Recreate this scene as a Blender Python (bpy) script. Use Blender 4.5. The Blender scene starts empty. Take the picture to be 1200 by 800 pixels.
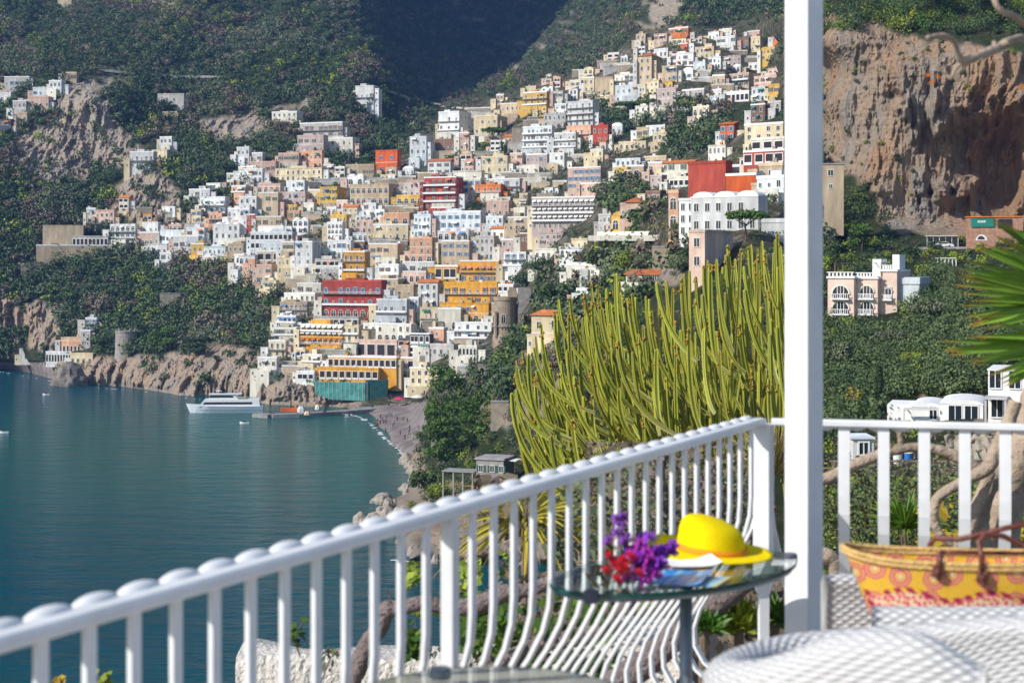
import bpy, bmesh, math, random
import numpy as np
from mathutils import Vector, Matrix, Euler

# ------------------------------------------------------------------ camera, sky, sun, exposure
scene = bpy.context.scene
col = scene.collection
random.seed(7)
RNG = np.random.default_rng(11)
F = 1900.0          # focal length in photo pixels (photo is 1200 wide)
CX, HY = 600.0, 308.0
HC = 60.0           # eye height above the sea

cam_d = bpy.data.cameras.new('camera')
cam = bpy.data.objects.new('camera', cam_d)
col.objects.link(cam)
cam.location = (0, 0, HC)
cam.rotation_euler = (math.radians(90), 0, 0)
cam_d.sensor_width = 36.0
cam_d.lens = 36.0 * F / 1200.0
cam_d.shift_y = -(400.0 - HY) / 1200.0
cam_d.clip_start = 0.1
cam_d.clip_end = 20000
cam_d.dof.use_dof = True
cam_d.dof.focus_distance = 40.0
cam_d.dof.aperture_fstop = 5.2
scene.camera = cam

SUN_AZ = Vector((-0.86, -0.51)).normalized()
SUN_EL = math.radians(36)
sun_to = Vector((SUN_AZ.x * math.cos(SUN_EL), SUN_AZ.y * math.cos(SUN_EL), math.sin(SUN_EL)))
world = bpy.data.worlds.new('World')
scene.world = world
world.use_nodes = True
wn = world.node_tree.nodes
sky = wn.new('ShaderNodeTexSky')
sky.sky_type = 'NISHITA'
sky.sun_disc = False
sky.sun_elevation = SUN_EL
sky.sun_rotation = math.atan2(SUN_AZ.x, SUN_AZ.y)
sky.altitude = 60
sky.air_density = 1.0
sky.dust_density = 0.6
sky.ozone_density = 1.5
wn['Background'].inputs['Strength'].default_value = 0.135
world.node_tree.links.new(sky.outputs['Color'], wn['Background'].inputs['Color'])

sun_d = bpy.data.lights.new('sun', 'SUN')
sun = bpy.data.objects.new('sun', sun_d)
col.objects.link(sun)
sun_d.energy = 5.0
sun_d.angle = math.radians(0.5)
sun_d.color = (1.0, 0.955, 0.88)
sun.rotation_euler = (-sun_to).to_track_quat('-Z', 'Y').to_euler()
sun.location = (-50, -50, 120)

scene.view_settings.view_transform = 'Standard'
scene.view_settings.look = 'None'
scene.view_settings.exposure = 0.25
scene.view_settings.gamma = 1.0
scene.view_settings.use_curve_mapping = False
scene.cycles.max_bounces = 6
scene.cycles.transparent_max_bounces = 12
scene.cycles.volume_bounces = 0

def P(px, py, D):
    return Vector(((px - CX) / F * D, D, HC - (py - HY) / F * D))

# ------------------------------------------------------------------ naming helpers
def tag(o, label=None, cat=None, group=None, kind=None):
    if label: o['label'] = label
    if cat: o['category'] = cat
    if group: o['group'] = group
    if kind: o['kind'] = kind
    return o

def empty(name, loc, rz=0.0, label=None, cat=None, group=None):
    o = bpy.data.objects.new(name, None)
    col.objects.link(o)
    o.empty_display_size = 0.3
    o.location = loc
    o.rotation_euler = (0, 0, rz)
    return tag(o, label, cat, group)

# ------------------------------------------------------------------ materials
def srgb(h):
    c = [int(h[i:i + 2], 16) / 255 for i in (0, 2, 4)]
    return tuple(x / 12.92 if x <= 0.04045 else ((x + 0.055) / 1.055) ** 2.4 for x in c)

def new_mat(name):
    m = bpy.data.materials.new(name)
    m.use_nodes = True
    nt = m.node_tree
    return m, nt, nt.nodes['Principled BSDF']

def node(nt, t, **kw):
    n = nt.nodes.new(t)
    for k, v in kw.items():
        if k in n.inputs: n.inputs[k].default_value = v
        else: setattr(n, k, v)
    return n

def mat(name, c, rough=0.6, var=0.15, scale=3.0, bump=0.0, bscale=20.0, metal=0.0, spec=0.3, coords='Object', randv=0.0, streak=False):
    """plain surface with noise-driven colour variation, optional stains running down and fine bump"""
    m, nt, b = new_mat(name)
    L = nt.links.new
    b.inputs['Roughness'].default_value = rough
    b.inputs['Metallic'].default_value = metal
    b.inputs['Specular IOR Level'].default_value = spec
    tc = node(nt, 'ShaderNodeTexCoord')
    src = tc.outputs[coords]
    if streak:
        mp = node(nt, 'ShaderNodeMapping')
        mp.inputs['Scale'].default_value = (1, 1, 0.22)
        L(src, mp.inputs['Vector']); src = mp.outputs['Vector']
    nz = node(nt, 'ShaderNodeTexNoise', Scale=scale, Detail=5.0, Roughness=0.65)
    L(src, nz.inputs['Vector'])
    rp = node(nt, 'ShaderNodeValToRGB')
    rp.color_ramp.elements[0].position = 0.3
    rp.color_ramp.elements[1].position = 0.7
    rp.color_ramp.elements[0].color = tuple(x * (1 - var) for x in c[:3]) + (1,)
    rp.color_ramp.elements[1].color = tuple(min(1, x * (1 + var * 0.6)) for x in c[:3]) + (1,)
    L(nz.outputs['Fac'], rp.inputs['Fac'])
    out = rp.outputs['Color']
    if randv > 0:
        oi = node(nt, 'ShaderNodeObjectInfo')
        mr = node(nt, 'ShaderNodeMapRange')
        mr.inputs['To Min'].default_value = 1 - randv
        mr.inputs['To Max'].default_value = 1 + randv * 0.5
        L(oi.outputs['Random'], mr.inputs['Value'])
        hs = node(nt, 'ShaderNodeHueSaturation')
        L(mr.outputs['Result'], hs.inputs['Value'])
        L(out, hs.inputs['Color']); out = hs.outputs['Color']
    L(out, b.inputs['Base Color'])
    if bump > 0:
        n2 = node(nt, 'ShaderNodeTexNoise', Scale=bscale, Detail=4.0)
        L(tc.outputs[coords], n2.inputs['Vector'])
        bp = node(nt, 'ShaderNodeBump', Strength=bump)
        bp.inputs['Distance'].default_value = 0.05
        L(n2.outputs['Fac'], bp.inputs['Height'])
        L(bp.outputs['Normal'], b.inputs['Normal'])
    return m

def vcol_mat(name, rough=0.7, spec=0.15, transl=0.0, attr='Col'):
    m, nt, b = new_mat(name)
    L = nt.links.new
    a = node(nt, 'ShaderNodeAttribute', attribute_name=attr)
    L(a.outputs['Color'], b.inputs['Base Color'])
    b.inputs['Roughness'].default_value = rough
    b.inputs['Specular IOR Level'].default_value = spec
    if transl > 0:
        t = node(nt, 'ShaderNodeBsdfTranslucent')
        L(a.outputs['Color'], t.inputs['Color'])
        mx = node(nt, 'ShaderNodeMixShader')
        mx.inputs['Fac'].default_value = transl
        L(b.outputs['BSDF'], mx.inputs[1]); L(t.outputs['BSDF'], mx.inputs[2])
        L(mx.outputs['Shader'], nt.nodes['Material Output'].inputs['Surface'])
    return m

# ------------------------------------------------------------------ mesh builder
class MB:
    def __init__(s):
        s.v = []; s.f = []; s.m = []; s.uv = None
    def add(s, vs, fs, mi=0):
        o = len(s.v)
        s.v.extend([tuple(x) for x in vs])
        for f in fs:
            s.f.append(tuple(i + o for i in f)); s.m.append(mi)
    def box(s, x0, x1, y0, y1, z0, z1, mi=0, M=None):
        vs = [Vector(p) for p in ((x0,y0,z0),(x1,y0,z0),(x1,y1,z0),(x0,y1,z0),(x0,y0,z1),(x1,y0,z1),(x1,y1,z1),(x0,y1,z1))]
        if M is not None: vs = [M @ p for p in vs]
        s.add(vs, [(0,3,2,1),(4,5,6,7),(0,1,5,4),(1,2,6,5),(2,3,7,6),(3,0,4,7)], mi)
    def bar(s, a, b, w, h, mi=0, up=Vector((0, 0, 1))):
        a = Vector(a); b = Vector(b)
        d = (b - a).normalized()
        sx = d.cross(up)
        if sx.length < 1e-4: sx = d.cross(Vector((1, 0, 0)))
        sx.normalize(); uy = sx.cross(d).normalized()
        sx *= w / 2; uy *= h / 2
        vs = [a - sx - uy, a + sx - uy, a + sx + uy, a - sx + uy, b - sx - uy, b + sx - uy, b + sx + uy, b - sx + uy]
        s.add(vs, [(0,1,2,3),(7,6,5,4),(0,4,5,1),(1,5,6,2),(2,6,7,3),(3,7,4,0)], mi)
    def tube(s, pts, rad, n=8, mi=0, prof=None, cap=True):
        pts = [Vector(p) for p in pts]
        if not hasattr(rad, '__len__'): rad = [rad] * len(pts)
        ref = None; rings = []
        for i, p in enumerate(pts):
            t = (pts[min(i + 1, len(pts) - 1)] - pts[max(i - 1, 0)]).normalized()
            if ref is None:
                ref = t.orthogonal().normalized()
            ref = (ref - t * ref.dot(t)).normalized()
            bi = t.cross(ref)
            ring = []
            for k in range(n):
                a = 2 * math.pi * k / n
                r = rad[i] * (prof[k] if prof else 1.0)
                ring.append(p + ref * (math.cos(a) * r) + bi * (math.sin(a) * r))
            rings.append(ring)
        vs = [q for r in rings for q in r]
        fs = []
        for i in range(len(pts) - 1):
            for k in range(n):
                a = i * n + k; b = i * n + (k + 1) % n
                fs.append((a, b, b + n, a + n))
        if cap:
            fs.append(tuple(range(n - 1, -1, -1)))
            fs.append(tuple((len(pts) - 1) * n + k for k in range(n)))
        s.add(vs, fs, mi)
    def lathe(s, prof, n=24, c=(0, 0, 0), mi=0, sx=1.0, sy=1.0, cap=True):
        vs = []; fs = []
        for r, z in prof:
            for k in range(n):
                a = 2 * math.pi * k / n
                vs.append((c[0] + r * sx * math.cos(a), c[1] + r * sy * math.sin(a), c[2] + z))
        for i in range(len(prof) - 1):
            for k in range(n):
                a = i * n + k; b = i * n + (k + 1) % n
                fs.append((a, b, b + n, a + n))
        if cap:
            fs.append(tuple(range(n - 1, -1, -1)))
            fs.append(tuple((len(prof) - 1) * n + k for k in range(n)))
        s.add(vs, fs, mi)
    def prism(s, poly, y0, y1, mi=0):
        """polygon in x-z, pulled along y"""
        n = len(poly)
        vs = [(x, y0, z) for x, z in poly] + [(x, y1, z) for x, z in poly]
        fs = [tuple(range(n)), tuple(range(2 * n - 1, n - 1, -1))]
        for i in range(n):
            j = (i + 1) % n
            fs.append((i, i + n, j + n, j))
        s.add(vs, fs, mi)
    def grid(s, fn, nu, nv, mi=0, wrapu=False):
        vs = []; fs = []
        for j in range(nv + 1):
            for i in range(nu + (0 if wrapu else 1)):
                vs.append(fn(i / nu, j / nv))
        W = nu if wrapu else nu + 1
        for j in range(nv):
            for i in range(nu):
                i2 = (i + 1) % W
                fs.append((j * W + i, j * W + i2, (j + 1) * W + i2, (j + 1) * W + i))
        s.add(vs, fs, mi)
    def mesh(s, name, mats, smooth=False, fix=False):
        me = bpy.data.meshes.new(name)
        me.from_pydata(s.v, [], s.f)
        for m in (mats if isinstance(mats, (list, tuple)) else [mats]):
            me.materials.append(m)
        if any(s.m): me.polygons.foreach_set('material_index', s.m)
        if smooth: me.polygons.foreach_set('use_smooth', [True] * len(me.polygons))
        if fix:
            bm = bmesh.new(); bm.from_mesh(me)
            bmesh.ops.recalc_face_normals(bm, faces=bm.faces)
            bm.to_mesh(me); bm.free()
        me.update()
        return me
    def build(s, name, mats, parent=None, smooth=False, loc=None, fix=True):
        o = bpy.data.objects.new(name, s.mesh(name, mats, smooth, fix))
        col.objects.link(o)
        if parent is not None: o.parent = parent
        if loc is not None: o.location = loc
        return o

def autosmooth(o, ang=35):
    me = o.data
    me.polygons.foreach_set('use_smooth', [True] * len(me.polygons))
    try:
        me.set_sharp_from_angle(angle=math.radians(ang))
    except Exception:
        pass

def np_mesh(name, V, Q, mats, colr=None, smooth=False, parent=None, link=True):
    """quads/tris mesh from arrays; colr = per-vertex rgb"""
    me = bpy.data.meshes.new(name)
    V = np.asarray(V, np.float32); Q = np.asarray(Q, np.int32)
    k = Q.shape[1]
    me.vertices.add(len(V)); me.vertices.foreach_set('co', V.ravel())
    me.loops.add(Q.size); me.loops.foreach_set('vertex_index', Q.ravel())
    me.polygons.add(len(Q))
    me.polygons.foreach_set('loop_start', np.arange(0, Q.size, k, dtype=np.int32))
    me.polygons.foreach_set('use_smooth', np.full(len(Q), smooth))
    if colr is not None:
        at = me.attributes.new('Col', 'FLOAT_COLOR', 'POINT')
        c4 = np.ones((len(V), 4), np.float32); c4[:, :3] = colr
        at.data.foreach_set('color', c4.ravel())
    for m in (mats if isinstance(mats, (list, tuple)) else [mats]):
        me.materials.append(m)
    me.update(calc_edges=True)
    me.validate()
    o = bpy.data.objects.new(name, me)
    if link: col.objects.link(o)
    if parent is not None: o.parent = parent
    return o

# ------------------------------------------------------------------ numpy noise
def _hash(ix, iy, iz, seed):
    h = (ix * 374761393 + iy * 668265263 + iz * 1442695041 + seed * 974634777) & 0xFFFFFFFF
    h = ((h ^ (h >> 13)) * 1274126177) & 0xFFFFFFFF
    h = h ^ (h >> 16)
    return (h & 0xFFFFFF) / float(0xFFFFFF)

def vnoise(x, y, z, seed=0):
    x = np.asarray(x, float); y = np.asarray(y, float); z = np.asarray(z, float)
    ix = np.floor(x).astype(np.int64); iy = np.floor(y).astype(np.int64); iz = np.floor(z).astype(np.int64)
    fx = x - ix; fy = y - iy; fz = z - iz
    fx = fx * fx * (3 - 2 * fx); fy = fy * fy * (3 - 2 * fy); fz = fz * fz * (3 - 2 * fz)
    def h(a, b, c): return _hash(ix + a, iy + b, iz + c, seed)
    x00 = h(0,0,0) * (1 - fx) + h(1,0,0) * fx; x10 = h(0,1,0) * (1 - fx) + h(1,1,0) * fx
    x01 = h(0,0,1) * (1 - fx) + h(1,0,1) * fx; x11 = h(0,1,1) * (1 - fx) + h(1,1,1) * fx
    return (x00 * (1 - fy) + x10 * fy) * (1 - fz) + (x01 * (1 - fy) + x11 * fy) * fz

def fbm(x, y, z, octv=4, seed=0, ridged=False, gain=0.5):
    t = 0; a = 1.0; s = 0; f = 1.0
    for o in range(octv):
        n = vnoise(x * f, y * f, z * f, seed + o * 17)
        if ridged: n = 1 - np.abs(2 * n - 1)
        t = t + a * n; s += a; a *= gain; f *= 2.03
    return t / s
# ------------------------------------------------------------------ the land: one surface, depth known from control points
def seaD(py): return HC * F / (py - HY)
ROWS = {
 -600: [(-400,2400),(0,2250),(300,1760),(430,1770),(560,2750),(750,2350),(960,1700),(1200,1400),(1700,1400)],  # unseen ridge at left made steep and high to shade the gorge
 -300: [(-400,1950),(0,1900),(300,1600),(430,1610),(500,2200),(560,2650),(640,2500),(700,2250),(900,1750),(960,1300),(1100,1000),(1400,950),(1700,950)],
 -100: [(-400,1650),(0,1580),(150,1560),(300,1480),(430,1490),(480,1850),(560,2350),(640,2250),(700,1950),(830,1480),(915,1400),(965,760),(1100,640),(1300,620),(1700,600)],
 0: [(-400,1460),(0,1400),(150,1380),(300,1380),(420,1420),(460,1640),(500,2000),(560,2150),(630,2030),(665,1760),(700,1600),(760,1330),(830,1200),(915,1130),(940,560),(965,520),(1050,480),(1200,460),(1400,460)],
 50: [(-300,1260),(0,1250),(150,1230),(300,1250),(430,1300),(470,1640),(520,1850),(570,1900),(620,1760),(650,1560),(700,1370),(740,1150),(800,1010),(915,960),(940,476),(965,468),(1050,446),(1130,430),(1200,420),(1400,420)],
 85: [(-300,1120),(0,1110),(60,1085),(200,1150),(300,1150),(440,1200),(475,1520),(520,1680),(575,1690),(605,1480),(640,1320),(700,1060),(760,930),(850,900),(915,880)],
 115: [(-100,1060),(50,1055),(110,1030),(200,1080),(300,1100),(445,1120),(475,1330),(520,1480),(560,1480),(585,1200),(605,1090),(640,1010),(700,980),(800,860),(910,820),(940,476),(965,468),(1050,440),(1110,428),(1150,427),(1200,422)],
 140: [(0,1040),(60,1030),(110,1022),(170,1050),(300,1050),(430,1070),(500,1130),(560,1060),(600,990),(700,930),(800,840),(860,780),(915,640)],
 165: [(-100,1010),(20,1010),(110,1012),(170,1012),(230,1010),(300,1010),(400,1015),(450,1030),(500,1020),(530,975),(600,940),(700,875),(780,830),(840,690),(885,520),(915,500)],
 180: [(935,470),(965,462),(1050,430),(1075,434),(1100,436),(1140,440),(1180,437),(1210,432)],
 200: [(-100,970),(20,965),(60,985),(110,1000),(170,965),(250,960),(330,950),(430,955),(500,925),(600,890),(700,835),(780,750),(830,570),(880,450),(915,420)],
 225: [(940,450),(965,445),(1030,426),(1060,432),(1080,428),(1092,436),(1103,417),(1116,436),(1128,418),(1146,438),(1180,436),(1210,429)],
 250: [(-100,930),(20,935),(60,930),(140,938),(165,925),(200,930),(300,890),(400,880),(500,850),(600,810),(690,745),(720,520),(760,470),(800,400),(850,385),(915,370)],
 265: [(965,430),(1030,422),(1090,425),(1115,420),(1200,420)],
 285: [(965,405),(1040,398),(1100,385),(1200,370),(1400,360)],
 300: [(-100,910),(0,910),(60,915),(150,908),(250,885),(330,850),(400,820),(500,800),(600,770),(640,680),(700,520),(760,440),(830,365),(915,335)],
 320: [(965,338),(1060,328),(1150,325),(1250,310)],
 340: [(-100,895),(0,892),(100,882),(200,860),(300,820),(350,785),(450,768),(550,748),(600,735),(640,590),(700,470),(760,400),(850,310),(915,285)],
 355: [(965,305),(1050,296),(1150,268),(1250,245)],
 380: [(-100,890),(0,885),(100,862),(200,830),(300,782),(350,748),(450,732),(550,712),(600,660),(640,470),(700,390),(770,330),(850,260),(915,245)],
 400: [(965,268),(1100,236),(1200,200),(1400,190)],
 410: [(0,895),(60,855),(110,830),(150,812),(250,768),(320,732),(400,708),(500,690),(560,676),(600,560),(640,440)],
 432: [(-100,935),(0,918),(60,842),(110,806),(150,792),(250,742),(330,706),(420,690),(500,682),(530,640),(560,540),(620,430),(700,330),(800,260),(915,220)],
 450: [(-150,1100),(0,1000),(60,840),(105,800),(160,775),(250,728),(330,695),(965,226),(1100,203),(1165,196),(1200,188),(1400,170)],
 466: [(-150,1100),(0,1000),(70,860),(150,790),(215,732),(300,700),(360,690),(430,687),(490,676),(512,580),(560,490),(620,410),(700,300),(800,230),(915,190)],
 480: [(0,1000),(150,800),(250,740),(310,690),(360,672),(410,665),(450,644),(480,640),(498,560)],
 492: [(965,190),(1090,182),(1165,178),(1200,168),(1400,145)],
 500: [(300,720),(400,690),(425,640),(445,592),(480,574),(500,530),(560,452),(640,370),(740,250)],
 520: [(400,690),(440,600),(462,528),(485,518),(505,480),(560,430)],
 540: [(440,600),(465,520),(478,481),(490,465),(520,425),(580,395),(650,340),(740,210),(850,140),(970,138),(1090,128),(1200,110)],
 560: [(400,690),(455,560),(470,475),(482,447),(500,425),(560,392),(620,360)],
 585: [(400,690),(440,600),(458,415),(480,400),(520,384),(580,365),(640,335),(740,150)],
 605: [(400,690),(440,560),(452,398),(470,375),(520,362),(600,345),(700,290),(760,140),(850,80),(970,70),(1100,60),(1250,55)],
 635: [(400,690),(440,560),(462,352),(500,342),(560,335),(640,322),(700,290)],
 655: [(400,690),(450,500),(480,327),(560,321),(640,318),(700,300),(770,110),(900,45),(1100,38),(1250,36)],
 668: [(480,380),(560,345),(640,340)],
 720: [(-100,1000),(200,800),(400,690),(480,420),(560,360),(680,330),(780,90),(900,36),(1100,30),(1250,30)],
 -601: [(-400,2400)],
}
ctrl = np.array([(x, y, math.log(d)) for y, r in ROWS.items() for x, d in r])
ctrl = ctrl[:-1]
for py in (560, 640):
    ctrl = np.vstack([ctrl, [(-100, py, math.log(1000)), (100, py, math.log(900)), (250, py, math.log(760)), (330, py, math.log(720))]])
SC = np.array([1 / 100.0, 1 / 70.0])
A = ctrl[:, :2] * SC
dist = np.sqrt(((A[:, None] - A[None]) ** 2).sum(-1))
n = len(A)
K = np.zeros((n + 3, n + 3))
K[:n, :n] = dist + np.eye(n) * -0.004
K[:n, n] = 1; K[:n, n + 1:] = A
K[n, :n] = 1; K[n + 1:, :n] = A.T
sol = np.linalg.solve(K, np.concatenate([ctrl[:, 2], np.zeros(3)]))
def Dbase(px, py):
    px = np.asarray(px, float); py = np.asarray(py, float)
    q = np.stack([px.ravel() * SC[0], py.ravel() * SC[1]], 1)
    out = np.zeros(len(q))
    for s in range(0, len(q), 60000):
        b = q[s:s + 60000]
        d = np.sqrt((b[:, None, 0] - A[None, :, 0]) ** 2 + (b[:, None, 1] - A[None, :, 1]) ** 2)
        out[s:s + 60000] = d @ sol[:n] + sol[n] + b @ sol[n + 1:]
    return np.exp(out).reshape(px.shape)

def inpoly(px, py, poly):
    px = np.asarray(px, float); py = np.asarray(py, float)
    r = np.zeros(px.shape, bool)
    j = len(poly) - 1
    for i in range(len(poly)):
        xi, yi = poly[i]; xj, yj = poly[j]
        c = ((yi > py) != (yj > py)) & (px < (xj - xi) * (py - yi) / (yj - yi + 1e-9) + xi)
        r ^= c; j = i
    return r

ROCK = [
 [(958,15),(1010,18),(1050,38),(1100,50),(1150,52),(1180,60),(1260,50),(1260,262),(1190,262),(1130,285),(1060,272),(1030,265),(1022,225),(1000,205),(958,215)],
 [(20,150),(50,150),(85,95),(112,95),(130,140),(160,175),(168,195),(120,200),(85,212),(40,215),(12,190)],
 [(132,215),(150,205),(200,200),(215,230),(200,258),(165,262),(135,250)],
 [(235,140),(300,130),(320,150),(290,165),(230,168)],
 [(100,418),(125,412),(150,420),(185,418),(230,408),(262,402),(320,418),(352,440),(352,480),(100,472)],
 [(-60,352),(40,352),(68,362),(60,382),(0,388),(-60,390)],
 [(38,382),(65,382),(70,400),(60,415),(38,412)],
 [(66,424),(100,422),(102,452),(66,450)],
 [(352,452),(425,455),(425,478),(352,482)],
 [(402,600),(440,580),(462,556),(480,536),(492,505),(500,545),(505,570),(520,590),(560,595),(600,600),(700,640),(700,668),(400,668)],
 [(560,470),(610,470),(640,440),(640,500),(560,500)],
 [(600,425),(640,400),(660,470),(605,480)],
 [(520,565),(560,560),(600,590),(540,600)],
 [(705,300),(790,285),(800,330),(770,335),(760,300)],
 [(170,0),(205,0),(200,10),(172,8)], [(760,0),(800,-40),(810,-20),(790,25),(765,35)],
 [(1075,445),(1150,445),(1160,475),(1080,475)], [(1140,480),(1260,490),(1260,560),(1150,540)],
]
BEACH = [[(396,479),(500,470),(500,498),(486,528),(474,538),(440,500),(415,484)], [(-120,422),(60,424),(66,446),(-120,440)]]
CAVE = [(1072,142),(1084,108),(1106,100),(1119,136),(1150,142),(1185,120),(1215,112),(1260,110),(1260,250),(1195,235),(1150,256),(1132,215),(1124,250),(1112,248),(1104,205),(1094,205),(1088,250),(1075,250)]
def rockmask(px, py):
    # soft polygons: borders broken up by noise
    jx = px + (vnoise(px / 9., py / 9., 0 * px, 3) - .5) * 16
    jy = py + (vnoise(px / 9., py / 9., 0 * px, 4) - .5) * 12
    r = np.zeros(px.shape)
    for p in ROCK: r = np.maximum(r, inpoly(jx, jy, p).astype(float))
    # rock bands and outcrops breaking through the high wood
    bands = fbm(px / 70., py / 16., 0 * px, 4, 51, True, .55)
    r = np.maximum(r, ((bands > .87) & (py < 150) & (px < 800)).astype(float))
    return r

pys = np.concatenate([np.arange(-600, -60, 14), np.arange(-60, 730, 1.7)])
pxs = np.concatenate([np.arange(-400, -60, 11), np.arange(-60, 1262, 1.7), np.arange(1262, 1700, 11)])
GX, GY = np.meshgrid(pxs, pys)
GD0 = Dbase(GX, GY)
rk = rockmask(GX, GY)
bch = np.zeros(GX.shape)
for p in BEACH: bch = np.maximum(bch, inpoly(GX, GY, p).astype(float))
def blur(a, k):
    for _ in range(k):
        b = np.pad(a, 1, 'edge')
        a = (b[1:-1, 1:-1] * 2 + b[:-2, 1:-1] + b[2:, 1:-1] + b[1:-1, :-2] + b[1:-1, 2:]) / 6
    return a
rks = blur(rk, 3)
WX = (GX - CX) / F * GD0; WZ = HC - (GY - HY) / F * GD0
near = np.clip(GD0 / 450, 0.15, 1.0)
n_big = fbm(WX / 45, WZ / 60, GD0 / 45, 4, 1) - 0.5
n_rock = fbm(WX / 6.5 + n_big * 2.5, WZ / 38, GD0 / 16, 6, 5, True, .60) ** 1.6 - 0.40
n_fine = fbm(WX / 2.2, WZ / 4.5, GD0 / 4, 4, 8, False, .7) - 0.5
n_ledge = fbm(WX / 30, WZ / 2.4, GD0 / 30, 3, 15, True, .6) - .5
n_soil = fbm(WX / 14, WZ / 14, GD0 / 14, 4, 9) - 0.5
amp_r = np.where(GD0 > 600, 15.0, 10.0) * near
disp = rks * (n_rock * -amp_r * 1.0 + n_fine * -2.6 * near + n_ledge * 1.3 * near) + (1 - rks) * (n_big * 18 * near + n_soil * 6 * near)
gul = fbm(WX / 70, WZ / 300, 0 * WX, 3, 21, True) - .6     # gullies down the high slopes
disp = disp + (1 - rks) * np.clip((GD0 - 950) / 300, 0, 1) * (-gul * 105)
cv = blur(inpoly(GX + (n_rock * 60), GY + n_rock * 50, CAVE).astype(float), 2)
rib = fbm(WX / 13 + n_big * 2, WZ / 45, GD0 / 30, 4, 31, True, .55)
disp = disp + cv * (6 - 40 * np.clip(rib - .56, 0, 1) - 7 * np.clip(fbm(WX / 7, WZ / 9, GD0 / 20, 3, 33) - .45, 0, 1))
disp = np.where(bch > 0, n_soil * 1.0, disp)
# keep the shore where it belongs: displacement fades to small at sea level
sea_d = np.where(GY > HY + 1, HC * F / np.maximum(GY - HY, 1), 1e9)
fade = np.clip(np.abs(GD0 - sea_d) / 30, np.where(rks > .5, 0.4, .15), 1)
GD = GD0 + disp * fade
def bil(arr, px, py):
    px = np.atleast_1d(np.asarray(px, float)); py = np.atleast_1d(np.asarray(py, float))
    i = np.clip(np.searchsorted(pxs, px) - 1, 0, len(pxs) - 2); j = np.clip(np.searchsorted(pys, py) - 1, 0, len(pys) - 2)
    u = np.clip((px - pxs[i]) / (pxs[i + 1] - pxs[i]), 0, 1); v = np.clip((py - pys[j]) / (pys[j + 1] - pys[j]), 0, 1)
    return (arr[j, i] * (1 - u) + arr[j, i + 1] * u) * (1 - v) + (arr[j + 1, i] * (1 - u) + arr[j + 1, i + 1] * u) * v
def Dat(px, py): return float(bil(GD, px, py)[0])

H_, W_ = GX.shape
V = np.stack([(GX - CX) / F * GD, GD, HC - (GY - HY) / F * GD], -1).reshape(-1, 3)
idx = np.arange(H_ * W_).reshape(H_, W_)
Q = np.stack([idx[1:, :-1], idx[1:, 1:], idx[:-1, 1:], idx[:-1, :-1]], -1).reshape(-1, 4)
TOWNP = [(120,235),(250,235),(330,170),(400,195),(470,190),(500,140),(560,120),(640,90),(690,85),(760,35),(830,30),(960,20),(960,110),(830,118),(700,120),(690,140),(780,185),(830,160),(960,130),(960,290),(800,300),(690,290),(640,330),(610,400),(540,480),(360,470),(300,420),(330,340),(270,300),(180,300),(120,260)]
twn = blur(inpoly(GX + n_rock * 30, GY + n_soil * 60, TOWNP).astype(float), 4) * (1 - rks) + rks * np.where(GX > 900, 1.0, np.where(GY > 330, .35, .12))
attr = np.stack([rks, bch, twn], -1).reshape(-1, 3)

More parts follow.
